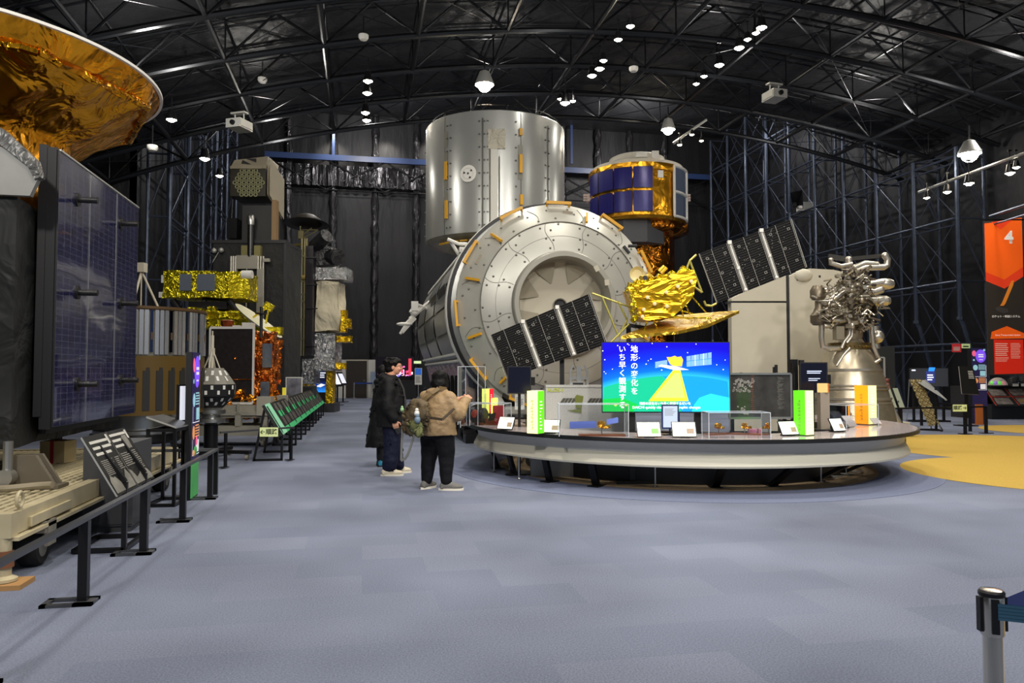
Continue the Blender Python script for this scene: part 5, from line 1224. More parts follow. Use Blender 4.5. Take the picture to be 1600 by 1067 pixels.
for px, py in ((1011, 465), (1040, 457), (1022, 475), (1041, 479), (1079, 440), (1058, 448), (1005, 484), (1003, 495)): o.lathe([(.025, 0), (.03, -.06), (0, -.07)], 10, 0, ap(px, py, -.3), axis='y')
o.build('stud', mat('stud cream', (230, 214, 160), .5), al)
o = MB().tube(ap(1001, 434, -.3), ap(1013, 432, -.1), .035, 12).tube(ap(1013, 431, -.05), ap(1021, 438, .1), .05, 12).tube(ap(1030, 424), ap(1038, 416), .03, 10).tube(ap(1033, 427), ap(1041, 418), .03, 10)
o.build('instrument', mat('instrument gold', (214, 180, 60), .35, .6), al)
MB().disc(ap(1008, 434, -.33), .04, 12, 0, 'y').build('instrument_lens', BLACK, al)
o = MB().lathe([(0, .06), (.08, .05), (.13, 0)], 24, 0, ap(996, 428, .2), axis='y')
o.build('round_antenna', mat('antenna pale', (206, 190, 140), .5), al)
WG = mat('wing gold', (206, 168, 56), .3, .8, bump=(4, .6, 'foil'))
q = [ap(970, 525, -.5), ap(1060, 517, -.6), ap(1105, 507, -.2), ap(1155, 485, .4), ap(1110, 488, .7), ap(1060, 492, .7), ap(1010, 509, .2)]
b = MB().add(q+[v-Vector((0, 0, .05)) for v in q], [tuple(range(7)), tuple(range(13, 6, -1))]+[(i, 7+i, 7+(i+1) % 7, (i+1) % 7) for i in range(7)]).build('radar_antenna', WG, al)
o = MB()
for a_, b_ in ((((1016, 488), (1005, 520))), ((1014, 488), (1078, 498)), ((1080, 462), (1103, 488)), ((1064, 480), (1068, 494)), ((1018, 490), (1028, 516)), ((1060, 484), (1082, 490)), ((1072, 478), (1078, 492)), ((1030, 496), (1112, 497))): o.tube(ap(*a_, -.3), ap(*b_, -.1), .012, 6)
o.build('antenna_strut', YFOIL, al)
o = MB(); ARML = mat('arm lime', (176, 168, 84), .4, .4)
for a_, b_ in (((925, 458), (985, 480)), ((985, 480), (996, 500)), ((940, 462), (965, 522)), ((965, 470), (980, 500)), ((953, 536), (983, 506)), ((980, 500), (966, 526))): o.tube(ap(*a_), ap(*b_), .016, 8)
o.build('wing_arm', ARML, al); o = MB()
for a_, b_ in (((1088, 398), (1078, 407)), ((1078, 407), (1072, 422)), ((1078, 408), (1097, 457)), ((1097, 457), (1082, 446)), ((1100, 470), (1103, 477)), ((1103, 477), (1112, 478)), ((1112, 478), (1119, 474))): o.tube(ap(*a_), ap(*b_), .018, 8)
o.build('wing_arm', ARML, al)
o = MB()
for px, py in ((982, 506), (878, 552), (1057, 520)):
    q = ap(px, py, .15); q2 = Vector((q.x, q.y, .01)); o.bar(q, q2, .075, .05).bx(q.x-.2, q.x+.2, q.y-.2, q.y+.2, 0, .03)
q1, q2 = ap(982, 508, .15), ap(1057, 520, .15); o.bar(q1, q2, .06, .06)
o.build('stand_post', BLACK, al)
# ================================================================ things on the counter
def counter(px, py): return WZ(px, py, .722)
def tablet(px, py, w, h, rz, label, img=0):
    c0 = counter(px, py); t = thing('tablet', label, 'tablet', c0, RZ+rz, 'white tablets on the counter')
    R_ = Matrix.Rotation(-rad(28), 3, 'X')
    o = MB().slab((-w/2, 0, 0), (w/2, 0, 0), (w/2, 0, h), (-w/2, 0, h), .012, 0, 0); tilt(o.build('casing', BLACK, t), R_, (0, 0, .012))
    o = MB().quad((-w/2+.01, -.002, .01), (w/2-.01, -.002, .01), (w/2-.01, -.002, h-.01), (-w/2+.01, -.002, h-.01), 0)
    lines(o, -w/2+.04, w/2-.08, h*.72, h*.9, 2, 1, -.003, .4, .2); lines(o, -w/2+.03, 0, h*.2, h*.65, 6, 1, -.003, .25, .3); o.quad((w*.1, -.003, h*.2), (w*.4, -.003, h*.2), (w*.4, -.003, h*.55), (w*.1, -.003, h*.55), 2+img)
    tilt(o.build('display', [mat('tablet white', (236, 238, 226), .3, 0, .85), mat('tablet ink', (130, 140, 130), .5, 0, .3), mat('tablet photo', (150, 130, 110), .5, 0, .4), mat('tablet green', (120, 170, 90), .5, 0, .5)], t), R_, (0, 0, .012))
    MB().prism([(.0, 0), (.12, 0), (.08, .1)], -.05, .05, 0, 'x').bx(-.06, .06, -.02, .14, 0, .012).build('stand', BLKM, t)
tablet(788, 672, .26, .2, -.5, 'white tablet beside the red brochure lantern, nearest the dark camera case')
tablet(858, 677.5, .28, .2, -.3, 'white tablet leaning just right of the left green lantern')
tablet(1015, 684, .31, .21, .04, 'white tablet with green picture below the blue screen', 1)
tablet(1070, 684, .31, .21, -.02, 'white tablet with code squares below the blue screen, beside the blue framed notice')
tablet(1236, 681, .28, .2, .35, 'white tablet leaning just left of the right green lantern')
tablet(1313, 675, .26, .2, .5, 'white tablet in front of the orange lantern')
def lantern(px, py, h, w, rz, cl, crr, label, sub=None):
    c0 = counter(px, py); t = thing('light_box', label, 'light box', c0, RZ+rz, 'glowing sign boxes on the counter')
    o = MB().bx(-w/2, w/2, -w/2, w/2, .0, h, 0)
    o.quad((-w/2, -w/2-.002, 0), (w/2, -w/2-.002, 0), (w/2, -w/2-.002, h), (-w/2, -w/2-.002, h), 0)      # face -y
    o.quad((w/2+.002, -w/2, 0), (w/2+.002, w/2, 0), (w/2+.002, w/2, h), (w/2+.002, -w/2, h), 1)             # face +x
    o.build('lamp_body', [cl, crr], t)
    o = MB()
    for k in range(9):
        z = h*.12+h*.7*k/9
        for j in range(3): o.bx(-.015+.03*rnd.random()-.015, .02, -w/2-.004, -w/2-.003, z+.012*j, z+.012*j+.006, 0)
        o.bx(w/2+.003, w/2+.004, -.03, -.03+.05*rnd.random()+.02, z, z+.012, 1)
    o.build('print', [mat('lantern ink', (120, 140, 60), .5, 0, .2), mat('lantern white', (245, 245, 230), .5, 0, .9)], t)
    MB().bx(-w/2-.005, w/2+.005, -w/2-.005, w/2+.005, 0, .012).build('base', BLKM, t)
PY = mat('lantern pale yellow', (250, 248, 170), .5, 0, 1.0); LG = mat('lantern green', (90, 205, 20), .5, 0, .9); LR = mat('lantern red', (225, 30, 50), .5, 0, .8); LO = mat('lantern orange', (250, 150, 20), .5, 0, 1.0); LY2 = mat('lantern lime yellow', (225, 235, 110), .5, 0, .85)
lantern(837, 678, .58, .165, -.6, PY, LG, 'tall glowing sign box, pale yellow and green, left of the grey pedestal')
lantern(1256, 680, .59, .175, -.98, LG, PY, 'tall glowing sign box, green and pale yellow, right of the world map poster')
lantern(1353, 663, .62, .23, -.98, LO, PY, 'tall glowing sign box, orange and yellow, right of the black monitor')
lantern(762, 646, .5, .17, -.5, LY2, LR, 'glowing sign box, lime and red, behind the dark camera case')
c0 = counter(779, 663)
t = thing('brochure_box', 'dark red and lime upright box beside the clear camera case', 'box', c0, RZ-.5)
MB().bx(-.06, .06, -.08, .08, 0, .3).build('body', mat('dark red print', (150, 40, 50), .5, 0, .25), t); MB().bx(-.09, -.06, -.085, .085, 0, .42).build('side', LY2, t); lines(MB(), -.03, .03, .05, .1, 2, 0, -.082).build('print', PAPER, t)
def case(x0, y0, x1, y1, dep, label, rz=0.):
    c0 = counter((x0+x1)/2, y1); d_ = fd(c0); w = (x1-x0)*d_/F; h = (y1-y0)*d_/F
    t = thing('acrylic_case', label, 'display case', c0, RZ+rz, 'clear acrylic cases')
    MB().add([(-w/2,0,.0),(w/2,0,0),(w/2,dep,0),(-w/2,dep,0),(-w/2,0,h),(w/2,0,h),(w/2,dep,h),(-w/2,dep,h)], [(4,5,6,7),(0,1,5,4),(1,2,6,5),(2,3,7,6),(3,0,4,7)]).build('cover', GLASS, t, smooth=0)
    o = MB(); e = .004
    for x in (-w/2, w/2):
        for y in (0, dep): o.bx(x-e, x+e, y-e, y+e, 0, h)
    for z in (h,):
        for y in (0, dep): o.bx(-w/2, w/2, y-e, y+e, z-e, z+e)
        for x in (-w/2, w/2): o.bx(x-e, x+e, 0, dep, z-e, z+e)
    o.build('edge', mat('acrylic edge', (200, 205, 210), .2, 0, .12), t, smooth=0)
    return c0, w, h, d_
def gl(c, x, y, z): return c+Rt*x+FH*y+Vector((0, 0, z))
case(714, 573, 748, 664, .3, 'tall clear acrylic case with a silver stick model at the counter end', -.35)
c0 = counter(731, 664)
t = thing('component_model', 'slim silver antenna model inside the tall acrylic case', 'model', gl(c0, 0, .1, 0), RZ)
MB().tube((0, 0, .03), (0, 0, .52), .008, 8).bx(-.1, .1, -.02, .02, .24, .28).bx(-.03, .03, -.02, .02, .3, .42).tube((-.12, 0, .24), (.14, 0, .33), .012, 8).build('rod', SILV, t); MB().bx(-.1, .1, -.06, .06, 0, .03).build('base', WHITE, t)
case(718, 631, 788, 669, .45, 'low clear acrylic case holding the dark camera with red lens', -.25)
c0 = counter(748, 664)
t = thing('camera_model', 'dark drum shaped camera with a red dome inside the low acrylic case', 'camera', gl(c0, 0, .14, 0), RZ-.4)
MB().lathe([(0, -.12), (.1, -.12), (.125, -.1), (.125, .1), (.1, .12), (0, .12)], 24, 0, (0, 0, .14), axis='x').build('body', BLACK, t); MB().ball((-.03, -.09, .17), (.06, .06, .07), 14, 10).build('dome', mat('red dome', (200, 70, 40), .3, 0, .15), t); MB().bx(-.1, .1, -.09, .09, 0, .04).bx(.12, .26, -.02, .02, .02, .1).bx(.15, .3, -.06, .06, 0, .02).build('mount', mat('mount copper', (150, 90, 60), .4, .6), t)
MB().slab((.2, -.1, .06), (.3, -.08, .09), (.32, -.06, .2), (.22, -.08, .17), .01, 0, 0).build('small_screen', BLACK, t)
c0, w, h, d_ = case(874, 632, 982, 682, .35, 'wide clear acrylic case with small blue winged satellite model')
def mini(c0, label, sc_, wing_, rz=0.):
    t = thing('satellite_model', label, 'satellite model', c0, RZ+rz, 'small satellite models in cases'); t.scale = (sc_,)*3
    MB().bx(-.3, .3, -.08, .08, 0, .02).build('base', mat('copper base', (176, 104, 66), .35, .5), t)
    MB().tube((0, 0, .02), (0, 0, .1), .008).build('post', SILV, t)
    b = MB().box((0, 0, .15), (.1, .1, .1), R=RY(20)).bx(-.02, .1, -.06, .04, .1, .13).build('body', mat('model gold', (232, 160, 40), .25, .8), t); subdiv(b, 2); crumple(b, .04, 18, 2)
    if wing_: MB().slab((-.42, 0, .09), (-.07, 0, .1), (-.07, .02, .19), (-.42, .02, .18), .006, 0, 0).slab((.07, 0, .14), (.22, 0, .17), (.22, .02, .24), (.07, .02, .21), .006, 0, 0).build('solar_wing', mat('model blue', (90, 110, 190), .3, .3), t)
mini(gl(c0, .12, .16, 0), 'small gold satellite model with blue wings in the wide acrylic case', 1.0, True)
case(1108, 645, 1204, 684, .35, 'clear acrylic case with two little gold models right of the blue screen')
c0 = counter(1155, 680)
mini(gl(c0, -.23, .16, 0), 'little gold spiky model, left of the pair in the case right of the blue screen', .8, False, .5)
mini(gl(c0, .12, .16, 0), 'little green gold model, right of the pair in the case right of the blue screen', .8, False, -.4)
for i in range(2): tag(MB().bx(-.05, .05, -.04, .04, .0, .06).bx(-.045, .045, -.042, -.04, .01, .05, 1).build('sample_block', [mat('pink acrylic', (210, 150, 170), .2), mat('pink face', (180, 110, 140), .4)], None, gl(counter(1188, 678), -.06+.13*i, .16, .0), RZ), 'pink sample block in the right acrylic case, %s' % ('left of two', 'right of two')[i], 'block', 'pink sample blocks')
case(1310, 633, 1386, 668, .5, 'clear acrylic case around small parts at the right counter end', .5)
for i, (px, py, l) in enumerate(((1334, 668, 'small clear slanted plate in front of the orange lantern'), (1372, 664, 'small pale slanted plate right of the orange lantern'))):
    t = thing('caption_plate', l, 'plate', counter(px, py), RZ+.6)
    tilt(MB().slab((-.11, 0, 0), (.11, 0, 0), (.11, 0, .2), (-.11, 0, .2), .008, 0, 0).build('plate', mat('plate pale', (214, 206, 206), .3), t), Matrix.Rotation(-rad(40), 3, 'X'), (0, 0, .02)); MB().bx(-.05, .05, 0, .1, 0, .03).build('foot', GLASS, t)
c0 = counter(1322, 650)
t = thing('part_sample', 'small orange brown part in the case behind the orange lantern', 'part', c0, RZ)
MB().lathe([(.0, 0), (.1, 0), (.1, .05), (.05, .1), (0, .12)], 16).build('part', mat('part orange', (200, 120, 70), .4, .4), t); MB().bx(-.12, .12, -.1, .1, -.0, .015).build('base', WHITE, t)
# blue framed notice on a stand, paper notice, stool
loc, w_, h_ = fit(1034, 632, 1061, 670, 10.1)
t = thing('notice_board', 'blue framed notice on a pole in front of the blue screen', 'sign', (loc.x, loc.y, .72), RZ)
zl = loc.z-.72
MB().bx(-w_/2, w_/2, 0, .02, zl, zl+h_).build('frame', mat('frame blue', (40, 52, 100), .4), t)
o = MB().quad((-w_/2+.02, -.002, zl+.02), (w_/2-.02, -.002, zl+.02), (w_/2-.02, -.002, zl+h_-.02), (-w_/2+.02, -.002, zl+h_-.02), 0); lines(o, -w_/2+.04, w_/2-.04, zl+.17, zl+h_-.05, 6, 1, -.003, .3); o.build('sheet', [mat('notice blue white', (190, 205, 230), .6, 0, .25), TXTD], t)
MB().tube((0, .03, .0), (0, .03, zl+.1), .012).bx(-.1, .1, -.04, .1, 0, .012).build('pole', BLKM, t)
c0 = WZ(812, 690); sp = W(812, 646, 11.9)
t = thing('stool', 'black round stool behind the left green lantern', 'stool', (sp.x, sp.y, 0), RZ)
zs = sp.z
MB().lathe([(0, zs), (.19, zs-.01), (.2, zs-.05), (.18, zs-.08), (0, zs-.08)], 28).build('seat', BLACK, t)
for k in range(3):
    a = k*2.09+.4; MB().tube((.1*cos(a), .1*sin(a), zs-.06), (.2*cos(a), .2*sin(a), 0), .014, 8).build('leg', SILV, t)
loc, w_, h_ = fit(800, 616, 815, 640, 11.9)
t = thing('paper_notice', 'white paper notice in a stand on the black stool', 'sign', (sp.x, sp.y, zs), RZ)
zl = loc.z-zs
o = MB().bx(-w_/2, w_/2, 0, .006, zl, zl+h_); lines(o, -w_/2+.02, w_/2-.02, zl+.05, zl+h_-.04, 6, 1, -.002, .35); o.build('sheet', [mat('paper with added glow', (226, 226, 218), .7, 0, .3), TXTD], t); MB().tube((0, .01, 0), (0, .01, zl), .008).lathe([(0, .012), (.06, 0)], 16, 0, (0, .01, 0)).build('stand', SILV, t)  # faint emission added so the dim sheet reads white
# monitors behind
def monitor(x0, y0, x1, y1, d, label, rz=0., txt=False):
    loc, w_, h_ = fit(x0, y0, x1, y1, d); t = thing('monitor', label, 'monitor', (loc.x, loc.y, 0), RZ+rz); zb = loc.z
    MB().bx(-w_/2, w_/2, 0, .05, zb, zb+h_).build('casing', BLACK, t); o = MB().quad((-w_/2+.015, -.003, zb+.015), (w_/2-.015, -.003, zb+.015), (w_/2-.015, -.003, zb+h_-.015), (-w_/2+.015, -.003, zb+h_-.015), 0)
    if txt: lines(o, -.1, .14, zb+h_*.62, zb+h_*.74, 2, 1, -.005, .5, .2); lines(o, -.08, .12, zb+h_*.38, zb+h_*.5, 2, 1, -.005, .4, .4)
    o.build('display', [mat('monitor navy', (14, 16, 34), .15), mat('monitor text', (190, 200, 230), .5, 0, .7)], t)
    MB().bx(-.022, .022, .06, .12, 0, zb+h_*.6).bx(-.2, .2, -.1, .3, 0, .03).bx(w_/2-.02, w_/2+.06, .05, .12, zb+h_*.3, zb+h_*.6).build('stand', BLKM, t)
    return t
monitor(793, 572, 830, 615, 11.6, 'switched off dark monitor in front of the left solar wing')
monitor(1251, 566, 1293, 614, 11.4, 'black monitor with white text in front of the rocket engine', -.1, True)
p = W(1248, 600, 11.5)
t = thing('monitor_mount', 'black bracket equipment left of the monitor with white text', 'mount', (p.x, p.y, 0), RZ)
MB().bx(-.06, .03, .1, .2, 0, 1.75).bx(-.06, .0, .05, .15, 1.2, 1.7).build('post', BLKM, t); MB().path([(-.1, .05, 1.35), (-.12, .05, 1.5), (-.05, .05, 1.55), (-.05, .05, 1.3), (-.1, .05, 1.35)], .012, 6).bx(.05, .12, .08, .14, 1.66, 1.74).build('bracket', BLACK, t)
c0 = counter(1286, 640); p = W(1286, 613, 11.0)
t = thing('sample_cube', 'small orange and cream cube on a pale block below the text monitor', 'cube', (p.x, p.y, p.z), RZ-.5)
MB().bx(-.07, .07, -.07, .07, 0, .13).build('cube', mat('cube cream', (226, 190, 120), .5, 0, .3), t); MB().bx(.071, .073, -.07, .07, 0, .13).build('side', mat('cube orange', (200, 100, 40), .5, 0, .3), t)
t2 = thing('display_pedestal', 'pale pedestal box on the counter under the orange and cream cube', 'pedestal', (p.x, p.y, 0), RZ)
MB().bx(-.065, .065, -.065, .065, .735, p.z).build('block', mat('pedestal pale', (150, 138, 126), .3), t2); MB().bx(-.13, .13, -.13, .13, .722, .737).build('base', CHAR, t2)
# grey pedestal with picture
PEDM = mat('speckled grey', (172, 172, 168), .6, var=(60, .12))
loc, w_, h_ = fit(853, 601, 943, 690, 11.3)
t = thing('display_pedestal', 'speckled grey slanted pedestal with green satellite picture left of the blue screen', 'pedestal', (loc.x, loc.y, 0), RZ)
zt = CH+(582-602)*11.3/F
MB().prism([(-w_/2, 0), (.9, 0), (.9, zt), (-w_/2, zt)], 0, .5, 0, 'y').bx(-w_/2, .9, -.01, .0, zt-.03, zt+.005).bx(-w_/2-.22, -w_/2, .1, .5, 0, zt-.08).build('panel', PEDM, t)
o = MB()
for x0 in (-.22, .18):
    o.poly([(x0, -.014, zt-.26), (x0+.2, -.014, zt-.26), (x0+.25, -.014, zt-.19), (x0+.05, -.014, zt-.19)], 0)
    for k in (1, 2, 3): o.poly([(x0+.05*k, -.016, zt-.26), (x0+.054*k, -.016, zt-.26), (x0+.05*k+.05, -.016, zt-.19), (x0+.05*k+.046, -.016, zt-.19)], 2)
o.poly([(.02, -.016, zt-.34), (.1, -.016, zt-.34), (.13, -.016, zt-.16), (.03, -.016, zt-.14), (.0, -.016, zt-.18)], 1); o.poly([(-.12, -.016, zt-.37), (.1, -.016, zt-.41), (.1, -.016, zt-.35)], 1)
o.build('picture', [mat('picture panel', (70, 70, 62), .5), mat('picture olive', (104, 112, 44), .5), PEDM], t, smooth=0)
text('ALOS-1', .075, mat('lime ink', (170, 180, 60), .5), t, (-.28, -.014, zt-.07), FRONT, bold=.002)
loc2 = W(903, 600, 11.7)
t = thing('model_bracket', 'silver bracket with upright arms standing on the grey speckled pedestal', 'bracket', (loc2.x, loc2.y, zt+.004), RZ)
o = MB().bx(-.1, .1, -.03, .03, .0, .05).bx(-.02, .05, -.03, .03, .05, .28).bx(-.13, -.1, -.03, .03, 0, .22).bx(.13, .16, -.03, .03, 0, .22).bar((-.12, 0, .2), (-.08, 0, .3), .03, .03).bar((.14, 0, .2), (.1, 0, .3), .03, .03).bx(-.14, .16, -.02, .02, .08, .12)
o.build('arms', SILV, t); MB().bx(-.08, .08, -.04, .04, 0, .03).build('foot', BLACK, t)
# world map frame
loc, w_, h_ = fit(1139, 584, 1237, 653, 11.2)
t = thing('map_frame', 'silver framed dark glossy poster with a world map right of the blue screen', 'poster', (loc.x, loc.y, 0), RZ+.05)
zb = loc.z
o = MB()
for a_, b_ in (((-w_/2, zb), (w_/2, zb)), ((w_/2, zb), (w_/2, zb+h_)), ((w_/2, zb+h_), (-w_/2, zb+h_)), ((-w_/2, zb+h_), (-w_/2, zb))): o.bar((a_[0], -.005, a_[1]), (b_[0], -.005, b_[1]), .03, .03)
o.build('frame', SILV, t)
o = MB().slab((-w_/2, 0, zb), (w_/2, 0, zb), (w_/2, 0, zb+h_), (-w_/2, 0, zb+h_), .04, 0, 0); rr = random.Random(5)
for k in range(60): 
    cx, cz, r_ = -w_/2+.06+.3*rr.random(), zb+h_*(.6+.28*rr.random()), .01+.025*rr.random()
    o.poly([(cx+r_*rr.uniform(.5, 1)*cos(a), -.004, cz+r_*rr.uniform(.5, 1)*sin(a)) for a in [i*PI/3 for i in range(6)]], 1)
for k in range(14):
    cx, cz, r_ = -w_/2+.1+.2*rr.random(), zb+.05+.12*rr.random(), .015+.02*rr.random(); o.poly([(cx+r_*rr.uniform(.5, 1)*cos(a), -.004, cz+r_*rr.uniform(.5, 1)*sin(a)) for a in [i*PI/3 for i in range(6)]], 1)
for k in range(60): x = .0+.03*rr.random(); o.bx(x+.25, x+.25+.012*rr.random()+.1*rr.random(), -.0045, -.004, zb+h_*.2+k*.008, zb+h_*.2+k*.008+.003, 2)
for k in range(20): o.bx(-.14+.02*rr.random(), -.1+.02*rr.random(), -.0045, -.004, zb+.08+k*.028, zb+.09+k*.028, 3)
o.build('sheet', [mat('map dark', (62, 60, 58), .12, var=(5, .35)), mat('map pale', (150, 146, 140), .4), mat('map grey', (120, 118, 112), .4), mat('map rust', (120, 70, 56), .4)], t, smooth=0)
MB().bx(-w_/2+.05, -w_/2+.09, .05, .1, 0, zb+.1).bx(w_/2-.09, w_/2-.05, .05, .1, 0, zb+.1).bx(-w_/2+.05, w_/2-.05, .05, .1, .3, .34).build('stand', BLKM, t)
for k, px in enumerate((1160, 1213)): MB().bx((px-1189)*.0094-.012, (px-1189)*.0094+.012, .0, .05, zb+h_, zb+h_+(.02, .1)[k]).build('clip', BLKM, t)
# ================================================================ cream fairing panels
d0 = 18.3; s = d0/F; fc = W(1230, 640, d0)
fp = thing('fairing_panel', 'tall cream curved fairing pieces with dark joints behind the rocket engine', 'panel', (fc.x, fc.y, 0), RZ)
def lx(px): return (px-1230)*s
def lz(py): return CH+(582-py)*s
FM = mat('fairing cream', (206, 200, 180), .5, var=(2, .05))
MB().prism([(lx(1145), .15), (lx(1231), .15), (lx(1231), lz(473)), (lx(1145), lz(473))], 0, .3, 0, 'y').build('lower_sheet', FM, fp)
MB().prism([(lx(1145), lz(470)), (lx(1231), lz(470)), (lx(1231), lz(424)), (lx(1145), lz(466))], 0, .3, 0, 'y').build('upper_sheet', FM, fp)
pts = [(lx(1236), .15), (lx(1318), .15), (lx(1318), lz(424)), (lx(1305), lz(421)), (lx(1268), lz(419)), (lx(1252), lz(423)), (lx(1236), lz(431))]
sd = MB().prism(pts, -.02, .3, 0, 'y'); sd.build('side_sheet', FM, fp)
MB().ball((lx(1258), -.02, lz(430)), (.22, .1, .16), 20, 12).build('bulge', FM, fp)
MB().bx(lx(1231), lx(1236), .02, .28, .0, lz(426)).bx(lx(1140), lx(1231), .05, .28, lz(473), lz(470)).bx(lx(1145), lx(1318), .02, .28, 0, .15).build('joint', CHAR, fp)
MB().bx(lx(1247), lx(1250), -.04, -.02, lz(438), lz(428)).bx(lx(1282), lx(1285), -.03, -.02, lz(433), lz(430)).bx(lx(1211), lx(1215), -.05, 0, lz(582), lz(570)).build('fitting', CHAR, fp)
# ================================================================ rocket engine
d0 = 16.3; s = d0/F; e0 = W(1328, 660, d0)
en = thing('rocket_engine', 'tall steel rocket engine with flared nozzle and tangled pipes right of the counter', 'engine', (e0.x, e0.y, 0), RZ)
def lx(px): return (px-1328)*s
def lz(py): return CH+(582-py)*s
def ept(px, py, y=0.): return Vector((lx(px), y, lz(py)))
NOZ = mat('nozzle steel', (180, 170, 148), .3, .75, var=(6, .12)); PIPE = mat('pipe steel', (206, 200, 186), .28, .8); PIPD = mat('pipe dark steel', (124, 114, 98), .4, .75)
prof = [(0.30, lz(517)), (.27, lz(530)), (.36, lz(541)), (.52, lz(557)), (.62, lz(575)), (.64, lz(579)), (.70, lz(592)), (.76, lz(612)), (.86, lz(640)), (.95, lz(672)), (.9, lz(672))]
nz = MB().lathe(prof, 64)
nz.build('nozzle', NOZ, en)
o = MB()
for py, r_, h in ((578, .66, .05), (602, .76, .04), (607, .77, .03), (622, .82, .05), (628, .83, .03), (672, .97, .05)): o.lathe([(r_-.05, lz(py)-h/2), (r_, lz(py)-h/2), (r_, lz(py)+h/2), (r_-.05, lz(py)+h/2)], 64)
for k in range(60):
    pass
o.build('nozzle_band', PIPE, en)
o = MB()
for py in (541, 545): o.lathe([(.3+.06*math.cos(a), lz(py)+.035*math.sin(a)) for a in [2*PI*i/10 for i in range(11)]], 40)
o.lathe([(.35, lz(536)), (.42, lz(536)), (.42, lz(548)), (.4, lz(550)), (.34, lz(550))], 40)
for k in range(30): a = 2*PI*k/30; o.ball((.42*cos(a), .42*sin(a), lz(542)), .03, 6, 4)
o.build('manifold', mat('manifold brass', (132, 114, 74), .3, .85), en)
MB().lathe([(.28, lz(520)), (.28, lz(505)), (.36, lz(503)), (.36, lz(495)), (.3, lz(492)), (.3, lz(470)), (.22, lz(462)), (.22, lz(440)), (0, lz(438))], 40).build('combustion_chamber', PIPD, en)
o = MB()
for pts, r_ in (([(1290, 410), (1290, 415), (1305, 420), (1322, 416)], .05), ([(1376, 402), (1380, 408), (1379, 417), (1374, 420), (1345, 421), (1332, 426)], .07), ([(1330, 420), (1345, 414), (1365, 416)], .06),
        ([(1320, 408), (1322, 425), (1318, 440), (1322, 455)], .07), ([(1372, 444), (1355, 447), (1335, 449), (1322, 454)], .09), ([(1368, 455), (1358, 459), (1345, 458), (1330, 462), (1318, 466)], .09),
        ([(1376, 472), (1362, 472), (1345, 473), (1330, 472), (1318, 474)], .1), ([(1284, 476), (1295, 470), (1305, 462), (1315, 455)], .08), ([(1275, 503), (1290, 502), (1305, 503), (1320, 500)], .07),
        ([(1277, 510), (1276, 528), (1278, 542), (1288, 546), (1305, 545)], .06), ([(1316, 545), (1306, 556), (1296, 572)], .03), ([(1304, 482), (1310, 495), (1318, 505), (1316, 525), (1308, 535), (1304, 545)], .036),
        ([(1308, 480), (1314, 492), (1322, 503), (1320, 527), (1312, 537)], .03), ([(1352, 500), (1350, 520), (1352, 540), (1358, 556), (1362, 562), (1352, 568), (1350, 580), (1346, 600), (1338, 620)], .04), ([(1354, 582), (1362, 600), (1372, 620)], .03)):
    o = MB().path([ept(px, py, -.32 if r_ > .05 else -.42) for px, py in pts], r_, 12); 
    o.ball(ept(*pts[0], -.32 if r_ > .05 else -.42), r_*1.0, 12, 8); o.build('pipe', PIPE, en)
MB().lathe([(.0, .0), (.1, .02), (.12, .1), (.115, .2), (.08, .28), (0, .3)], 20, 0, ept(1368, 446, -.3), axis='x').build('turbine_end', PIPE, en)
MB().lathe([(.11, .0), (.12, .08), (.11, .22), (.07, .3), (0, .32)], 20, 0, ept(1361, 472, -.3), axis='x').build('exhaust_end', PIPE, en)
MB().lathe([(.14, -.26), (.19, -.2), (.19, -.06), (.13, .02), (.09, .12), (.09, .25)], 20, 0, ept(1276, 490, -.25)).lathe([(.12, .0), (.16, .05), (.16, .2), (.1, .3)], 16, 0, ept(1274, 470, -.25)).build('turbopump', PIPD, en)
MB().lathe([(.26, -.2), (.28, -.1), (.28, .1), (.22, .2), (0, .22)], 24, 0, ept(1336, 490, -.35), axis='y').lathe([(.3, -.1), (.34, 0), (.3, .12)], 24, 0, ept(1333, 457, -.1)).build('pump_housing', PIPD, en)
MB().bx(lx(1294), lx(1306), -.5, -.3, lz(532), lz(512)).build('control_box', mat('box steel', (150, 142, 122), .4, .5), en)
MB().bar(ept(1293, 402, -.2), ept(1318, 406, -.2), .06, .1).bar(ept(1325, 406, -.2), ept(1377, 401, -.2), .07, .08).bx(lx(1294), lx(1298), -.25, -.15, lz(415), lz(403)).build('top_beam', mat('beam dark', (70, 68, 64), .4, .6), en)
rr = random.Random(11)
for k in range(90):
    px, py = rr.uniform(1270, 1362), rr.uniform(425, 515); q = [ept(px, py, rr.uniform(-.7, -.2))]
    if px < 1290 and py < 455: continue
    for i in range(4):
        px += rr.uniform(-11, 11); py += rr.uniform(-11, 11); px = min(max(px, 1264), 1372); q.append(ept(px, py, rr.uniform(-.7, -.2)))
    if 1: MB().path(q, rr.choice((.009, .012, .016, .022)), 7).build('small_pipe', rr.choice((PIPE, PIPD)), en)
o = MB()
for k in range(80):
    o = MB(); px, py = rr.uniform(1272, 1356), rr.uniform(432, 512)
    if px < 1290 and py < 462: continue
    c = ept(px, py, rr.uniform(-.62, -.2)); h = rr.uniform(.02, .055)
    if k % 3: o.lathe([(0, -h), (h*.8, -h), (h, -h*.5), (h, h*.5), (h*.8, h), (0, h)], 12, 0, c, axis=rr.choice('xyz'))
    else: o.box(c, (h*2, h*2, h*1.6), rz=rr.random())
    o.build('valve', rr.choice((PIPD, PIPE, NOZ)), en)
o = MB()
o.tube(ept(1365, 510, -.1), ept(1366, 545, -.1), .1, 12).ball(ept(1366, 527, -.2), .14, 14, 8)
o.build('support_tube', PIPE, en)
MB().lathe([(1.0, lz(676)), (1.06, lz(676)), (1.06, 0), (1.0, 0)], 48).build('stand_ring', mat('stand dark', (58, 54, 50), .5), en)
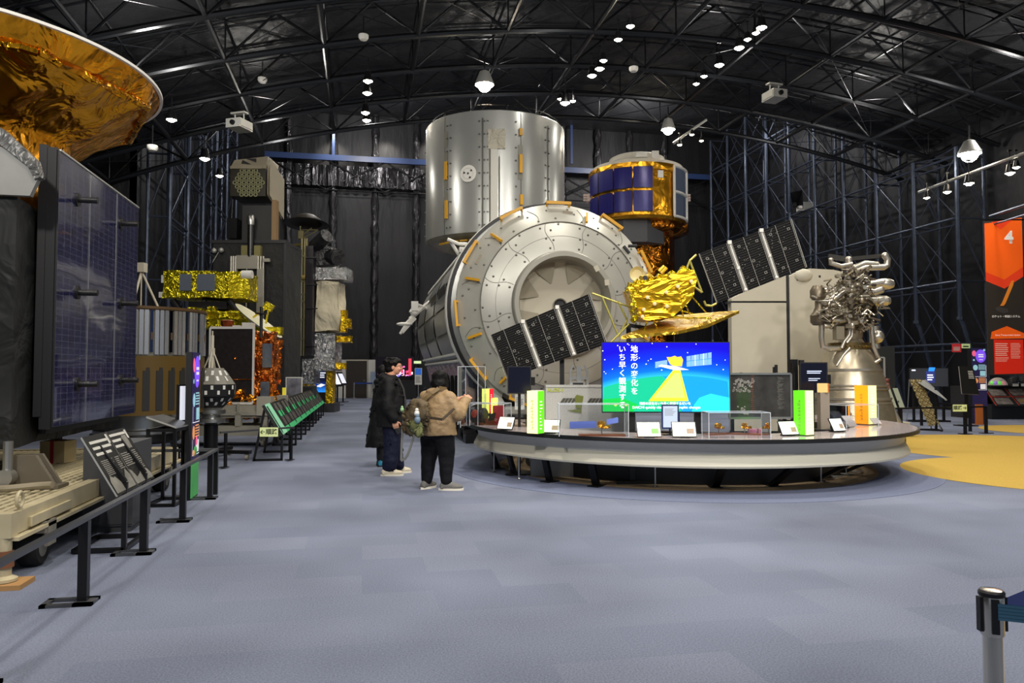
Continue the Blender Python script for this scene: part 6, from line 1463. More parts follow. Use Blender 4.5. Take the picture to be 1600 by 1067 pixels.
MB().path([ept(1386, 600, .3), ept(1400, 640, .2), ept(1410, 660, .2), ept(1402, 666, .2), ept(1394, 660, .2)], .08, 10).build('drain_pipe', PIPE, en)
p = WZ(1400, 682)
t = thing('roller_dolly', 'low cream and dark wheeled dolly beside the rocket engine foot', 'dolly', (p.x+.1, p.y+.2, 0), RZ)
MB().bx(-.3, .32, -.15, .3, .14, .34).build('frame', CREAM, t); MB().bx(-.35, .3, -.2, .3, .02, .14).build('base', CHAR, t)
for x in (-.2, .3): MB().lathe([(0, -.05), (.12, -.05), (.12, .05), (0, .05)], 16, 0, (x, -.22, .14), axis='y').build('wheel', BLACK, t)
# ================================================================ equipment cabinet and steps behind the engine
loc, w_, h_ = fit(1352, 541, 1399, 604, 21)
t = thing('control_cabinet', 'dark open control cabinet with pale frame behind the engine', 'cabinet', (loc.x, loc.y, 0), RZ)
zb = loc.z
MB().bx(-w_/2, w_/2, 0, .5, .0, zb+h_).build('casing', mat('cabinet black', (40, 42, 42), .4), t)
o = MB()
for a_, b_ in (((-.3, .25), (.1, .25)), ((.1, .25), (.1, .8)), ((.1, .8), (-.3, .8)), ((-.3, .8), (-.3, .25))): o.bar((a_[0], -.03, zb+a_[1]), (b_[0], -.03, zb+b_[1]), .05, .04)
o.build('frame', ALU, t); MB().bx(-.25, -.1, -.04, 0, zb+.1, zb+.7).ball((.25, -.01, zb+.2), .03, 8, 6).build('unit', DARK, t)
c0 = WZ(1392, 668)
t = thing('steps', 'dark blue carpeted steps with silver handrails behind the engine', 'steps', (c0.x, c0.y+1.5, 0), RZ)
ST = mat('step blue', (44, 50, 78), .7)
for k in range(4): MB().bx(-.7, .75-.12*k, .3*k, .3*k+1.0, .0, .22*(k+1)).build('step', ST, t)
for x in (.75, -.05): MB().tube((x, -.1, .75), (x-.75, 1.0, 1.65), .025, 8).tube((x, -.1, 0), (x, -.1, .75), .02, 8).tube((x-.75, 1.0, .8), (x-.75, 1.0, 1.65), .02, 8).build('handrail', SILV, t)
p = W(1406, 620, 19.5)
t = thing('caption_stand', 'two pale slanted caption sheets on a thin stand by the blue steps', 'sign', (p.x, p.y, 0), RZ+.3)
for x in (-.14, .1): MB().add([(x-.1, 0, p.z-.3), (x+.06, 0, p.z-.3), (x-.02, .15, p.z+.22), (x-.18, .15, p.z+.22)], [(0,1,2,3)]).build('sheet', mat('sheet pale green', (170, 180, 160), .6), t)
MB().tube((0, .06, 0), (0, .06, p.z-.1), .02).bx(-.15, .15, -.1, .2, 0, .03).build('stand', BLKM, t)
p = W(1386, 605, 20.5)
t = thing('hanging_doll', 'small reddish figure ornament hanging behind the engine', 'ornament', p, RZ)
MB().lathe([(0, -.22), (.06, -.16), (.08, 0), (.05, .12), (0, .14)], 12).build('body', mat('rust cloth', (150, 96, 76), .7), t); MB().ball((0, 0, .18), .06, 10, 8).build('head', mat('doll head', (120, 60, 50), .6), t); MB().tube((0, 0, .2), (0, 0, .5), .006, 6).build('cord', BLKM, t)
# ================================================================ right barrier, route sign, tilted displays
a, b = WZ(1408, 682), WZ(1541, 677)
t = thing('barrier_rail', 'black barrier rail along the edge of the yellow floor on the right', 'barrier', (a.x, a.y, 0), math.atan2(b.y-a.y, b.x-a.x))
L_ = (b-a).length
MB().bx(-.3, L_, -.025, .025, .86-.2, .7).build('rail', BLKM, t)
for x in (0, L_*.745, L_): MB().bx(x-.035, x+.035, -.025, .025, 0, .68).bx(x-.14, x+.14, -.1, .1, 0, .015).build('post', BLKM, t)
a2, b2_ = WZ(1440, 665), WZ(1516, 674)
t = thing('barrier_rail', 'second black barrier rail behind the right route sign', 'barrier', (a2.x, a2.y, 0), math.atan2(b2_.y-a2.y, b2_.x-a2.x))
L2 = (b2_-a2).length
MB().bx(0, L2, -.025, .025, .66, .7).build('rail', BLKM, t)
for x in (0, L2): MB().bx(x-.04, x+.04, -.025, .025, 0, .68).build('post', BLKM, t)
q = W(1500, 637.5, 19.0)
route_sign(q, RZ, 'pale green route sign with right arrow on the barrier by the yellow floor', '順路→').scale = (1.15,)*3
loc, w_, h_ = fit(1422, 575, 1482, 604, 24)
t = thing('wall_screen', 'wide dark grey screen with a blue glow behind the quilted panel', 'screen', (loc.x, loc.y, 0), RZ)
zb = loc.z
MB().bx(-w_/2, w_/2, 0, .06, zb, zb+h_).build('casing', CHAR, t)
o = MB().quad((-w_/2+.01, -.003, zb+.01), (w_/2-.01, -.003, zb+.01), (w_/2-.01, -.003, zb+h_-.01), (-w_/2+.01, -.003, zb+h_-.01), 0).quad((-.1, -.006, zb+.12), (.18, -.006, zb+.12), (.18, -.006, zb+h_-.1), (-.1, -.006, zb+h_-.1), 1)
o.quad((-.02, -.007, zb+h_-.1), (.16, -.007, zb+h_-.1), (.2, -.007, zb+h_+.02), (.0, -.007, zb+h_+.02), 2)
lines(o, -.06, .16, zb+.18, zb+.4, 3, 3, -.009, .5, .4); o.bx(-w_/2+.06, -w_/2+.18, -.006, -.005, zb+h_-.09, zb+h_-.05, 3)
o.build('display', [mat('screen slate', (62, 64, 70), .25, 0, .25), mat('screen blue', (50, 60, 130), .4, 0, .6), mat('screen azure', (40, 130, 240), .4, 0, 1.2), mat('screen white', (235, 240, 250))], t)
MB().bx(-.5, -.44, .03, .1, 0, zb+.2).bx(.44, .5, .03, .1, 0, zb+.2).bx(-.6, .6, -.1, .3, 0, .05).build('stand', BLKM, t)
# quilted lattice panel on a tilted easel
p0 = WZ(1458, 672)
t = thing('quilted_panel', 'gold quilted lattice panel leaning on a frame by the right barrier', 'panel', (p0.x, p0.y, 0), RZ)
d_ = fd(p0); s = d_/F
def qp(px, py): return Vector(((px-1458)*s, (py < 640)*(.25), CH+(582-py)*s))
bl, br, tr_, tl = qp(1451, 666), qp(1468, 662), qp(1449, 593), qp(1430, 593)
br.z -= .0
nU, nV = 4, 14; g = MB(); vs = []
for j in range(nV*2+1):
    for i in range(nU*2+1):
        p = bl.lerp(br, i/(2*nU)).lerp(tl.lerp(tr_, i/(2*nU)), j/(2*nV)); p.y -= .05 if (i % 2 == 1) == (j % 2 == 1) and i % 2 == 1 or (i % 2 == 0 and j % 2 == 0 and (i//2+j//2) % 2 == 0) else 0
        vs.append(p)
k_ = nU*2+1
for j in range(nV*2):
    for i in range(nU*2):
        a_ = j*k_+i; g.add([vs[a_], vs[a_+1], vs[a_+k_+1], vs[a_+k_]], [(0,1,2),(0,2,3)] if (i+j) % 2 else [(0,1,3),(1,2,3)])
g.build('lattice', mat('lattice gold', (176, 160, 116), .35, .55), t, smooth=0)
MB().bar(qp(1455, 664), Vector((.0, .1, 0)), .03, .03).bar(qp(1466, 661), Vector((.2, -.1, 0)), .03, .03).bar(tl, Vector((-.3, .8, 0)), .02, .02).build('stand', SILV, t)
p0 = WZ(1472, 673)
t = thing('info_lectern', 'pale slanted board on a black square leg frame right of the quilted panel', 'lectern', (p0.x, p0.y, 0), RZ)
def qq(px, py, y=.2): return Vector(((px-1472)*s, y, CH+(582-py)*s))
MB().add([qq(1480, 625, 0), qq(1479, 622, 0), qq(1463, 594, .5), qq(1446, 594, .5), qq(1455, 606, .2)], [(0,1,2,3,4)]).bar(qq(1480, 625, 0), qq(1463, 594, .5), .04, .03).build('board', mat('board pale grey', (150, 152, 150), .3), t)
o = MB().bar(qq(1471, 607, .25), Vector((qq(1471, 607).x, .25, 0)), .05, .05).bar((qq(1440, 600).x, .25, .02), (qq(1471, 600).x, .25, .02), .04, .04).bar((qq(1471, 600).x, .25, .02), (qq(1462, 600).x, -.3, .02), .04, .04).bar((qq(1440, 600).x, .25, .02), (qq(1466, 600).x, -.15, .02), .04, .04)
o.build('leg_frame', BLKM, t)
# black notice board, purple column, orange block
loc, w_, h_ = fit(1505, 572, 1526, 615, 22)
t = thing('notice_board', 'black board with white text and pale edge left of the right purple column', 'board', (loc.x, loc.y, 0), RZ+.1)
zb = loc.z
q = [(-w_/2-.05, 0, zb), (w_/2+.1, 0, zb-.03), (w_/2+.1, .25, zb+h_), (-w_/2+.06, .25, zb+h_)]
o = MB().slab(*q, .03, 0, 1); 
def bl_(u, v): return Vector(q[0]).lerp(Vector(q[1]), u).lerp(Vector(q[3]).lerp(Vector(q[2]), u), v)+Vector((0, -.01, 0))
for k in range(5): o.quad(bl_(.55, .8-.06*k), bl_(.9, .8-.06*k), bl_(.9, .83-.06*k), bl_(.55, .83-.06*k), 2)
o.build('board', [mat('lectern black', (36, 36, 35)), ALU, TXT], t); MB().bar((0, .2, 0), (0, .15, zb+.2), .06, .06).bx(-.25, .25, 0, .4, 0, .03).build('stand', BLKM, t)
c0 = WZ(1532, 662); d_ = fd(c0); s = d_/F
info_column('info_column', 'purple information column with violet badge beside the orange banner', (c0.x, c0.y, 0), RZ-.1, 22*s, CH+(582-544)*s, .25, False)
c0 = WZ(1527, 662)
tag(MB().bx(-.09, .09, -.05, .05, 0, .6).bx(-.11, .11, -.07, .07, 0, .03).build('orange_post', mat('rust orange', (180, 100, 40), .5), None, (c0.x-.25, c0.y-.35, 0), RZ), 'short rust orange post in front of the right purple column', 'post')
# banner
d0 = 25.0; loc, w_, h_ = fit(1547, 346, 1599, 586, d0)
bn = thing('hanging_banner', 'tall brown and orange hanging banner with white number 4', 'banner', loc, RZ+.0)
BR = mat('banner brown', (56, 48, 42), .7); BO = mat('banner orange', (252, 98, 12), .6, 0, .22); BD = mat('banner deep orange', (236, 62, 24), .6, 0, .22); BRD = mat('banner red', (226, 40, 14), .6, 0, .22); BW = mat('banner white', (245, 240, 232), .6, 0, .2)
s = d0/F; x0, x1 = -w_/2-.05, w_/2+.08
def bz(py): return h_-(py-346)*s
SK = .0
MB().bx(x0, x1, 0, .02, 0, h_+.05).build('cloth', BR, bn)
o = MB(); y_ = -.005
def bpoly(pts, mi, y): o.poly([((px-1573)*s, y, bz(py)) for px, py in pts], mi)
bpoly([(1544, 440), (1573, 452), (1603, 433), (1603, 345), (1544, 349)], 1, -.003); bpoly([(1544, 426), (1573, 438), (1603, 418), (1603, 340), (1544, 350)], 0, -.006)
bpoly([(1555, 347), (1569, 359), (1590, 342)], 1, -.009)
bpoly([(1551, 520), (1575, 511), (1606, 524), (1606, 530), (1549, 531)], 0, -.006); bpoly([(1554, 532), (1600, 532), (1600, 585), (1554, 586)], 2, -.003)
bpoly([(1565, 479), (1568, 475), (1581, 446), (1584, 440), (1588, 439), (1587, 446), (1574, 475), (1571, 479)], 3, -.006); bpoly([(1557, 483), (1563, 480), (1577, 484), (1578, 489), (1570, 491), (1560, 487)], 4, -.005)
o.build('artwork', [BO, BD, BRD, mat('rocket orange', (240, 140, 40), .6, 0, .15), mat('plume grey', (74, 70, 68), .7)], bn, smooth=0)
text('4', .56, BW, bn, ((1582-1573)*s, -.012, bz(372)), FRONT, bold=.02); text('ロケット・輸送システム', .085, BW, bn, ((1574-1573)*s, -.012, bz(496)), FRONT, bold=.002); text('Space Transportation System', .07, BW, bn, ((1576-1573)*s, -.012, bz(525)), FRONT, bold=.001)
o = MB(); lines(o, (1556-1573)*s, (1577-1573)*s, bz(558), bz(537), 7, 0, -.008, .5, .2); lines(o, (1556-1573)*s, (1577-1573)*s, bz(567), bz(559), 4, 0, -.008, .4, .3); lines(o, (1580-1573)*s, (1596-1573)*s, bz(562), bz(537), 10, 0, -.008, .4, .2)
o.build('fine_print', mat('print salmon', (250, 180, 160), .6, 0, .15), bn, smooth=0)
MB().tube((x0-.1, .01, h_+.06), (x1+.1, .01, h_+.06), .03, 8).build('hanging_rod', BLKM, bn)
a, b = W(1547, 338, 25.2), W(1640, 308, 22.5)
tag(MB().tube(a, b, .05, 8).tube(a+Vector((0, 0, -.3)), b+Vector((0, 0, -.3)), .03, 8).build('support_bar', STEEL), 'steel bar above the orange banner', 'bar')
# red notice and green sign on the wall frames
for x0, y0, x1, y1, col, nm, l in ((1488, 537, 1502, 550, (196, 50, 56), 'notice', 'small red and white notice hung on the right wall frame girt'), (1503, 537, 1516, 544, (206, 226, 160), 'route_sign', 'small pale green sign beside the red notice on the wall frame')):
    q_ = WX((x0+x1)/2, y1, 22.4); loc, w_, h_ = fit(x0, y0, x1, y1, fd(q_)); t = thing(nm, l, 'sign', loc, RZ)
    MB().bx(-w_/2, w_/2, 0, .02, 0, h_).build('plate', mat(nm+' plate', col, .5, 0, .25), t); o = MB(); lines(o, -w_/2+.04, w_/2-.04, h_*.15, h_*.65, 3 if nm == 'notice' else 1, 0, -.004, .55, .1); o.build('print', PAPER if nm == 'notice' else mat('sign ink', (20, 24, 20)), t)
# exhibit desk with globe, cases, sloped display
c0 = WZ(1540, 652); d_ = fd(c0)
loc = WZ(1575, 655); d_ = fd(loc); s = d_/F
dk = thing('exhibit_desk', 'black exhibit desk with sloping panel below the orange banner', 'desk', (loc.x, loc.y, 0), RZ+.12)
def dz(py): return CH+(582-py)*s
MB().bx(-27*s, 2.6, 0, 1.2, 0, dz(632)).build('base', mat('desk black', (24, 26, 30), .5), dk)
MB().bx(-40*s, 2.6, .8, 1.6, 0, dz(604)).build('back_block', mat('desk dark', (40, 38, 38), .5), dk)
q = [(-26*s, -.15, dz(633)), (2.4, -.15, dz(633)), (2.4, .75, dz(607)), (-11*s, .75, dz(607))]
o = MB().slab(*q, .04, 0, 0)
def bl_(u, v): return Vector(q[0]).lerp(Vector(q[1]), u).lerp(Vector(q[3]).lerp(Vector(q[2]), u), v)+Vector((0, -.005, .005))
def qd(u0, v0, u1, v1, mi): o.quad(bl_(u0, v0), bl_(u1, v0), bl_(u1, v1), bl_(u0, v1), mi)
for u in (.0, .28, .56, .84): qd(u, 0, u+.012, 1, 2)
qd(0, .47, 1, .5, 2)
for u in (.03, .31, .59):
    for v in (.06, .55): qd(u, v, u+.2, v+.36, 3)
qd(.33, .12, .45, .34, 4)
o.build('sloping_panel', [mat('lectern black', (36, 36, 35)), BRD, mat('panel red line', (190, 60, 50), .5), mat('panel print', (120, 112, 108), .6, var=(8, .4)), mat('panel yellow', (230, 190, 120), .5)], dk)
p = W(1559, 600, d_+.9)
t = thing('dome_globe', 'half dome globe with coloured map on the exhibit desk', 'globe', (p.x, p.y, dz(604)), RZ)
GL = mat('dome map', (170, 160, 150), .3, 0, .25, var=(6, .4))
MB().ball((0, 0, 0), 14*s, 28, 8, 0, 0, 1).build('dome', GL, t)
o = MB()
for a, c in ((200, 0), (225, 1), (250, 0), (275, 2)): o.ball((14*s*.75*cos(rad(a)), 14*s*.75*sin(rad(a)), .1), (.1, .1, .08), 10, 6, c)
o.build('map_patch', [mat('map green', (110, 210, 90), .4, 0, .5), mat('map violet', (140, 110, 190), .4, 0, .5), mat('map pink', (220, 140, 150), .4, 0, .4)], t); MB().lathe([(0, .0), (14.6*s, 0), (14.6*s, .03), (13.8*s, .035)], 32).build('base', DARK, t)
for i, px in enumerate((1583, 1596)):
    p = W(px, 600, d_+.7)
    t = thing('acrylic_case', 'small clear acrylic case with grey rock on the exhibit desk, %s' % ('beside the dome globe', 'farther from the dome globe')[i], 'display case', (p.x, p.y, dz(604)), RZ, 'clear acrylic cases')
    w = 5.6*s; h = 20*s
    MB().add([(-w,-w,.1),(w,-w,.1),(w,w,.1),(-w,w,.1),(-w,-w,h),(w,-w,h),(w,w,h),(-w,w,h)], [(4,5,6,7),(0,1,5,4),(1,2,6,5),(2,3,7,6),(3,0,4,7)]).build('cover', GLASS, t, smooth=0); MB().bx(-w, w, -w, w, 0, .1).build('base', CHAR, t); MB().bx(-w*.8, w*.8, -w-.02, -w, .0, .09).build('caption', PAPER, t)
    b = MB().ball((0, 0, .22), (.12, .1, .12), 14, 10).build('specimen', mat('rock grey', (110, 108, 104), .7), t); crumple(b, .06, 9, i)
# near belt stanchion
p = W(1549, 920, 2.3)
sx_ = thing('belt_stanchion', 'near chrome belt stanchion with two blue belts at the bottom right', 'stanchion', (p.x, p.y, 0), RZ)
CHR = mat('chrome', (214, 210, 200), .22, .85); hh = p.z
MB().tube((0, 0, .02), (0, 0, hh-.13), .027, 28).build('post', CHR, sx_)
hd = MB().lathe([(.030, hh-.135), (.033, hh-.13), (.033, hh-.01), (.03, hh-.003), (0, hh)], 28).build('head', CHR, sx_)
MB().lathe([(.0335, hh-.02), (.036, hh-.018), (.036, hh-.008), (.031, hh-.002), (.03, hh-.006)], 28).build('cap_ring', BLACK, hd)
for a in (180, 252, 0, 90):
    c = (.035*cos(rad(a)), .035*sin(rad(a)), hh-.072); MB().box(c, (.012, .02, .1), 0, rad(a)).build('belt_slot', BLACK, hd)
MB().lathe([(.16, 0), (.16, .012), (.05, .03), (.03, .04)], 36).build('base', CHR, sx_)
BT = mat('belt teal', (74, 124, 150), .6); BT2 = mat('belt blue', (40, 70, 150))
z = hh-.055
for y0, y1, M_ in ((-.04, -1.4, BT),):
    o = MB(); n = 5; pa, pb = Vector((-.008, -.042, z)), Vector((1.3, -.62, z-.0))
    for k in range(n):
        zz = -.024+.048*k/n; o.quad(pa+Vector((0, -.001*(k % 2), zz)), pb+Vector((0, 0, zz)), pb+Vector((0, 0, zz+.0086)), pa+Vector((0, -.001*(k % 2), zz+.0086)), 0)
    o.quad(pa+Vector((0, .001, -.024)), pb+Vector((0, .001, -.024)), pb+Vector((0, .001, .024)), pa+Vector((0, .001, .024)), 1); o.build('belt', [BT, mat('belt seam', (50, 92, 116), .6)], sx_)
pa, pb = Vector((.045, .01, z)), Vector((1.4, 1.0, z)); MB().quad(pa+Vector((0, 0, -.024)), pb+Vector((0, 0, -.024)), pb+Vector((0, 0, .024)), pa+Vector((0, 0, .024))).build('belt', BT2, sx_)
# ================================================================ visitors
SKIN = mat('skin', (206, 150, 120), .55); HAIR = mat('black hair', (13, 11, 11), .6, bump=(40, .4), stretch=(1, 1, .3), spec=.2)
def remesh(name, mb, M, parent, voxel=.012, smooth=4, loc=None):
    """merge overlapping shapes into one skin"""
    me = bpy.data.meshes.new(name); me.from_pydata(mb.v, [], mb.f); me.update()
    o = bpy.data.objects.new(name, me); COL.objects.link(o)
    bm = bmesh.new(); bm.from_mesh(me); bmesh.ops.recalc_face_normals(bm, faces=bm.faces); bm.to_mesh(me); bm.free()
    r = o.modifiers.new('r', 'REMESH'); r.mode = 'VOXEL'; r.voxel_size = voxel
    sm = o.modifiers.new('s', 'SMOOTH'); sm.iterations = smooth; sm.factor = .5
    dg = bpy.context.evaluated_depsgraph_get(); dg.update()
    nm = bpy.data.meshes.new_from_object(o.evaluated_get(dg)); bpy.data.objects.remove(o); bpy.data.meshes.remove(me)
    nm.name = name; nm.materials.clear(); nm.materials.append(M)
    nm.polygons.foreach_set('use_smooth', [True]*len(nm.polygons))
    ob = bpy.data.objects.new(name, nm); COL.objects.link(ob); ob.parent = parent
    return ob
def cap(mb, p, q, r1, r2, n=14):
    """capsule with round ends"""
    p, q = Vector(p), Vector(q); t = (q-p).normalized(); pts = []; rs = []
    for k in range(5): a = PI/2*k/5; pts.append(p-t*r1*cos(a)); rs.append(max(r1*sin(a), .001))
    pts.append(p); rs.append(r1); pts.append(q); rs.append(r2)
    for k in range(4, -1, -1): a = PI/2*k/5; pts.append(q+t*r2*cos(a)); rs.append(max(r2*sin(a), .001))
    return mb.path(pts, rs, n)
def chain(mb, pts, rs):
    for a, b, r1, r2 in zip(pts, pts[1:], rs, rs[1:]): cap(mb, a, b, r1, r2)
def loft(mb, rings, n=28):
    """rings: (cx, cy, z, rx, ry)"""
    vs = []; fs = []
    for cx, cy, z, rx, ry in rings: vs += [(cx+rx*cos(2*PI*j/n), cy+ry*sin(2*PI*j/n), z) for j in range(n)]
    for i in range(len(rings)-1): fs += [(i*n+j, i*n+(j+1) % n, (i+1)*n+(j+1) % n, (i+1)*n+j) for j in range(n)]
    fs.append(tuple(range(n-1, -1, -1))); k = (len(rings)-1)*n; fs.append(tuple(k+j for j in range(n)))
    return mb.add(vs, fs)
def hand(mb, w, fwd, nrm, curl=.5, s=1.):
    """wrist w, finger direction fwd, palm normal nrm (palm side); five curled fingers"""
    w, f, n = Vector(w), Vector(fwd).normalized(), Vector(nrm).normalized(); n = (n-f*n.dot(f)).normalized(); u = f.cross(n)
    for k, x in enumerate((-.03, -.01, .01, .03)): cap(mb, w+u*x*.7, w+f*.085*s+u*x, .014, .012, 8)
    for k, (x, L_) in enumerate(((-.031, .062), (-.011, .078), (.010, .082), (.030, .072))):
        p = w+f*.088*s+u*x; d = f
        for j in range(3):
            a = curl*(.5+j*.55); d2 = (f*cos(a)+n*sin(a)).normalized(); q = p+d2*L_*(.45, .32, .25)[j]*s
            cap(mb, p, q, .0095-.001*j, .0088-.001*j, 8); p = q
    p = w+f*.03+u*.03; q = p+(u*.75+f*.7+n*.25).normalized()*.045; cap(mb, p, q, .013, .011, 8); cap(mb, q, q+(f*.9+n*.45+u*.1).normalized()*.035, .0105, .009, 8)
def head(mb, c, yaw=0., pitch=0., s=1.):
    """face looks along +x of the figure before yaw/pitch"""
    R_ = Matrix.Rotation(yaw, 3, 'Z') @ Matrix.Rotation(pitch, 3, 'Y'); c = Vector(c); t = MB()
    t.ball((-.012, 0, .03), (.098, .078, .098), 24, 16); t.ball((.018, 0, -.03), (.074, .066, .094), 24, 16); t.ball((.045, 0, -.088), (.036, .036, .03), 14, 10)
    t.ball((.078, 0, .036), (.024, .05, .014), 12, 8); t.ball((.07, .034, -.03), (.026, .026, .028), 12, 8); t.ball((.07, -.034, -.03), (.026, .026, .028), 12, 8)
    cap(t, (.09, 0, .02), (.106, 0, -.022), .011, .014, 8); t.ball((.1, 0, -.028), (.014, .018, .011), 10, 8)
    t.ball((.082, 0, -.06), (.016, .026, .008), 10, 8); t.ball((.08, 0, -.071), (.015, .022, .008), 10, 8)
    for y in (-1, 1): t.ball((-.008, y*.08, -.012), (.022, .014, .034), 10, 8); t.ball((.082, y*.03, .012), (.012, .016, .01), 10, 8)
    for v in t.v: v.xyz = c+R_ @ (v*s)
    b = len(mb.v); mb.v += t.v; mb.f += [[i+b for i in f] for f in t.f]; mb.m += t.m; mb.u += t.u
    return lambda p: c+R_ @ (Vector(p)*s)
def shoe(parent, c, yaw, upper, sole, L_=.29):
    R_ = Matrix.Rotation(yaw, 3, 'Z'); c = Vector(c); t = MB()
    t.ball((-.01, 0, .06), (.075, .043, .06), 14, 10); t.ball((.1, 0, .045), (.1, .048, .042), 14, 10); t.ball((.05, 0, .06), (.09, .043, .05), 14, 10); t.bx(-.07, .16, -.035, .035, .02, .05)
    for v in t.v: v.xyz = c+R_ @ v
    o = remesh('shoe', t, upper, parent, .008, 4)
    t = MB(); n = 24; pts = []
    for i in range(n):
        a = 2*PI*i/n; x = .055+.15*cos(a); w = .043+.009*cos(a)-.006*cos(2*a); pts.append(tuple((c+R_ @ Vector((x, w*sin(a)*1.05, 0))).xy))
    t.prism(pts, c.z, c.z+.026).build('sole', sole, o)
    t = MB()
    for k in range(4): t.tube(c+R_ @ Vector((.06+.025*k, -.025, .1-.011*k)), c+R_ @ Vector((.06+.025*k, .025, .1-.011*k)), .005, 6)
    t.build('lace', sole, o)
def eyes(parent, hf):
    o = MB()
    for y in (-.03, .03): o.ball(hf((.088, y, .012)), .0085, 10, 8, 0); o.ball(hf((.0945, y, .012)), .004, 8, 6, 1)
    for y in (-.03, .03): o.bar(hf((.094, y-.016, .034)), hf((.094, y+.016, .035)), .005, .007, 1)
    o.build('eye', [mat('eye white', (230, 226, 220), .3), HAIR], parent)
# ---- man in black coat, in profile, facing right
p = WZ(609, 741.5)
mn = thing('person', 'standing person in black hooded coat and navy trousers holding a phone', 'person', (p.x, p.y, 0), RZ+.2); mn.scale = (1.15, 1.08, 1)
H = MB()
A = {'hipR': (0, -.1, .92), 'kneeR': (.02, -.11, .5), 'ankR': (-.01, -.12, .09), 'hipL': (0, .1, .92), 'kneeL': (.05, .11, .5), 'ankL': (.12, .12, .09)}
chain(H, [(-.01, 0, .95), (0, 0, 1.15), (-.01, 0, 1.38)], [.15, .155, .13]); cap(H, (-.01, -.15, 1.4), (-.01, .15, 1.4), .075, .075); chain(H, [(-.01, 0, 1.42), (.02, 0, 1.58)], [.07, .06])
for sd in 'RL': chain(H, [A['hip'+sd], A['knee'+sd], A['ank'+sd]], [.1, .068, .045])
sh, el, wr = (-.01, -.2, 1.39), (-.05, -.27, 1.1), (.04, -.27, .84)
chain(H, [sh, el, wr], [.065, .05, .034]); hand(H, wr, (.25, -.02, -1), (.1, 1, 0), .9)
sh2, el2, wr2 = (-.01, .2, 1.39), (.02, .27, 1.1), (.1, .24, .84)
chain(H, [sh2, el2, wr2], [.065, .05, .034]); hand(H, wr2, (.15, 0, -1), (0, -1, 0), .7)
hf = head(H, (.045, 0, 1.635), -.1, .02)
bd = remesh('body', H, SKIN, mn, .0065, 3)
eyes(mn, hf)
hr = MB(); hr.ball((-.03, 0, .045), (.105, .093, .105), 22, 14); hr.ball((.03, 0, .09), (.07, .075, .045), 18, 12); hr.ball((-.05, 0, -.03), (.075, .085, .08), 18, 12)
for k in range(40): a = 6.28*rnd.random(); e = rnd.random(); hr.ball((-.03+.1*cos(a)*cos(e), .09*sin(a)*cos(e), .05+.1*sin(e)), (.026, .026, .02), 8, 6)
for v in hr.v: v.xyz = hf(v)
remesh('hair', hr, HAIR, mn, .01, 2)
o = MB()
for y in (-.031, .031): o.path([hf((.108, y+.024*cos(a), .01+.019*sin(a))) for a in [2*PI*i/14 for i in range(14)]], .0022, 5, 0, True)
o.tube(hf((.108, -.008, .012)), hf((.108, .008, .012)), .002, 5)
for y in (-1, 1): o.tube(hf((.108, y*.055, .014)), hf((-.005, y*.083, .01)), .002, 5)
o.build('glasses', mat('glasses dark', (40, 36, 40), .3, .5), mn)
COAT = mat('black coat', (16, 16, 18), .7, bump=(5, .35), spec=.25)
c = MB(); loft(c, [(-.0, 0, .72, .2, .27), (-.01, 0, .9, .205, .265), (-.015, 0, 1.1, .205, .25), (-.02, 0, 1.28, .19, .24), (-.02, 0, 1.4, .15, .22), (-.015, 0, 1.46, .11, .14), (0, 0, 1.49, .09, .1)])
chain(c, [(-.02, -.2, 1.4), (-.05, -.285, 1.1), (.03, -.285, .87)], [.095, .09, .072]); chain(c, [(-.02, .2, 1.4), (.02, .285, 1.1), (.1, .255, .87)], [.095, .09, .072])
c.ball((-.09, 0, 1.47), (.09, .13, .075), 16, 10); c.ball((-.02, 0, 1.48), (.12, .12, .05), 16, 10)
cc = remesh('coat', c, COAT, mn, .014, 4); crumple(cc, .025, 5, 2)
o = MB(); loft(o, [(.19, -.03, .74, .018, .03), (.195, -.03, 1.1, .018, .03), (.165, -.05, 1.3, .018, .025), (.1, -.07, 1.46, .018, .02)], 10); o.build('coat_edge', mat('coat edge grey', (54, 52, 52), .7), cc)
NAVY = mat('navy trousers', (22, 25, 46), .75, bump=(6, .4), spec=.2)
t = MB(); loft(t, [(0, 0, .78, .15, .19), (0, 0, .95, .15, .18)])
chain(t, [(0, -.09, .86), (.02, -.11, .5), (-.01, -.12, .13)], [.13, .115, .098]); chain(t, [(0, .09, .86), (.05, .11, .5), (.11, .12, .13)], [.13, .115, .098])
tt = remesh('trousers', t, NAVY, mn, .013, 4); crumple(tt, .02, 7, 4)
SNK = mat('cream sneaker', (206, 196, 172), .6); SOLW = mat('sole white', (226, 220, 206), .6)
shoe(mn, (-.03, -.13, 0), -.05, SNK, SOLW); shoe(mn, (.1, .13, 0), .2, SNK, SOLW)
w0 = mn.matrix_basis
ph = thing('smartphone', 'dark smartphone in the hand of the black coated person', 'phone', Vector((p.x, p.y, 0))+Matrix.Rotation(RZ+.2, 3, 'Z') @ Vector((.095, -.27, .715)), RZ+.2)
Rp = Matrix.Rotation(rad(-25), 3, 'Y')
o = MB().box((0, 0, 0), (.075, .012, .15), R=Rp); o.build('casing', mat('phone dark', (52, 54, 58), .3), ph); MB().box((0, -.0065, 0), (.068, .002, .14), R=Rp).build('screen', BLACK, ph)
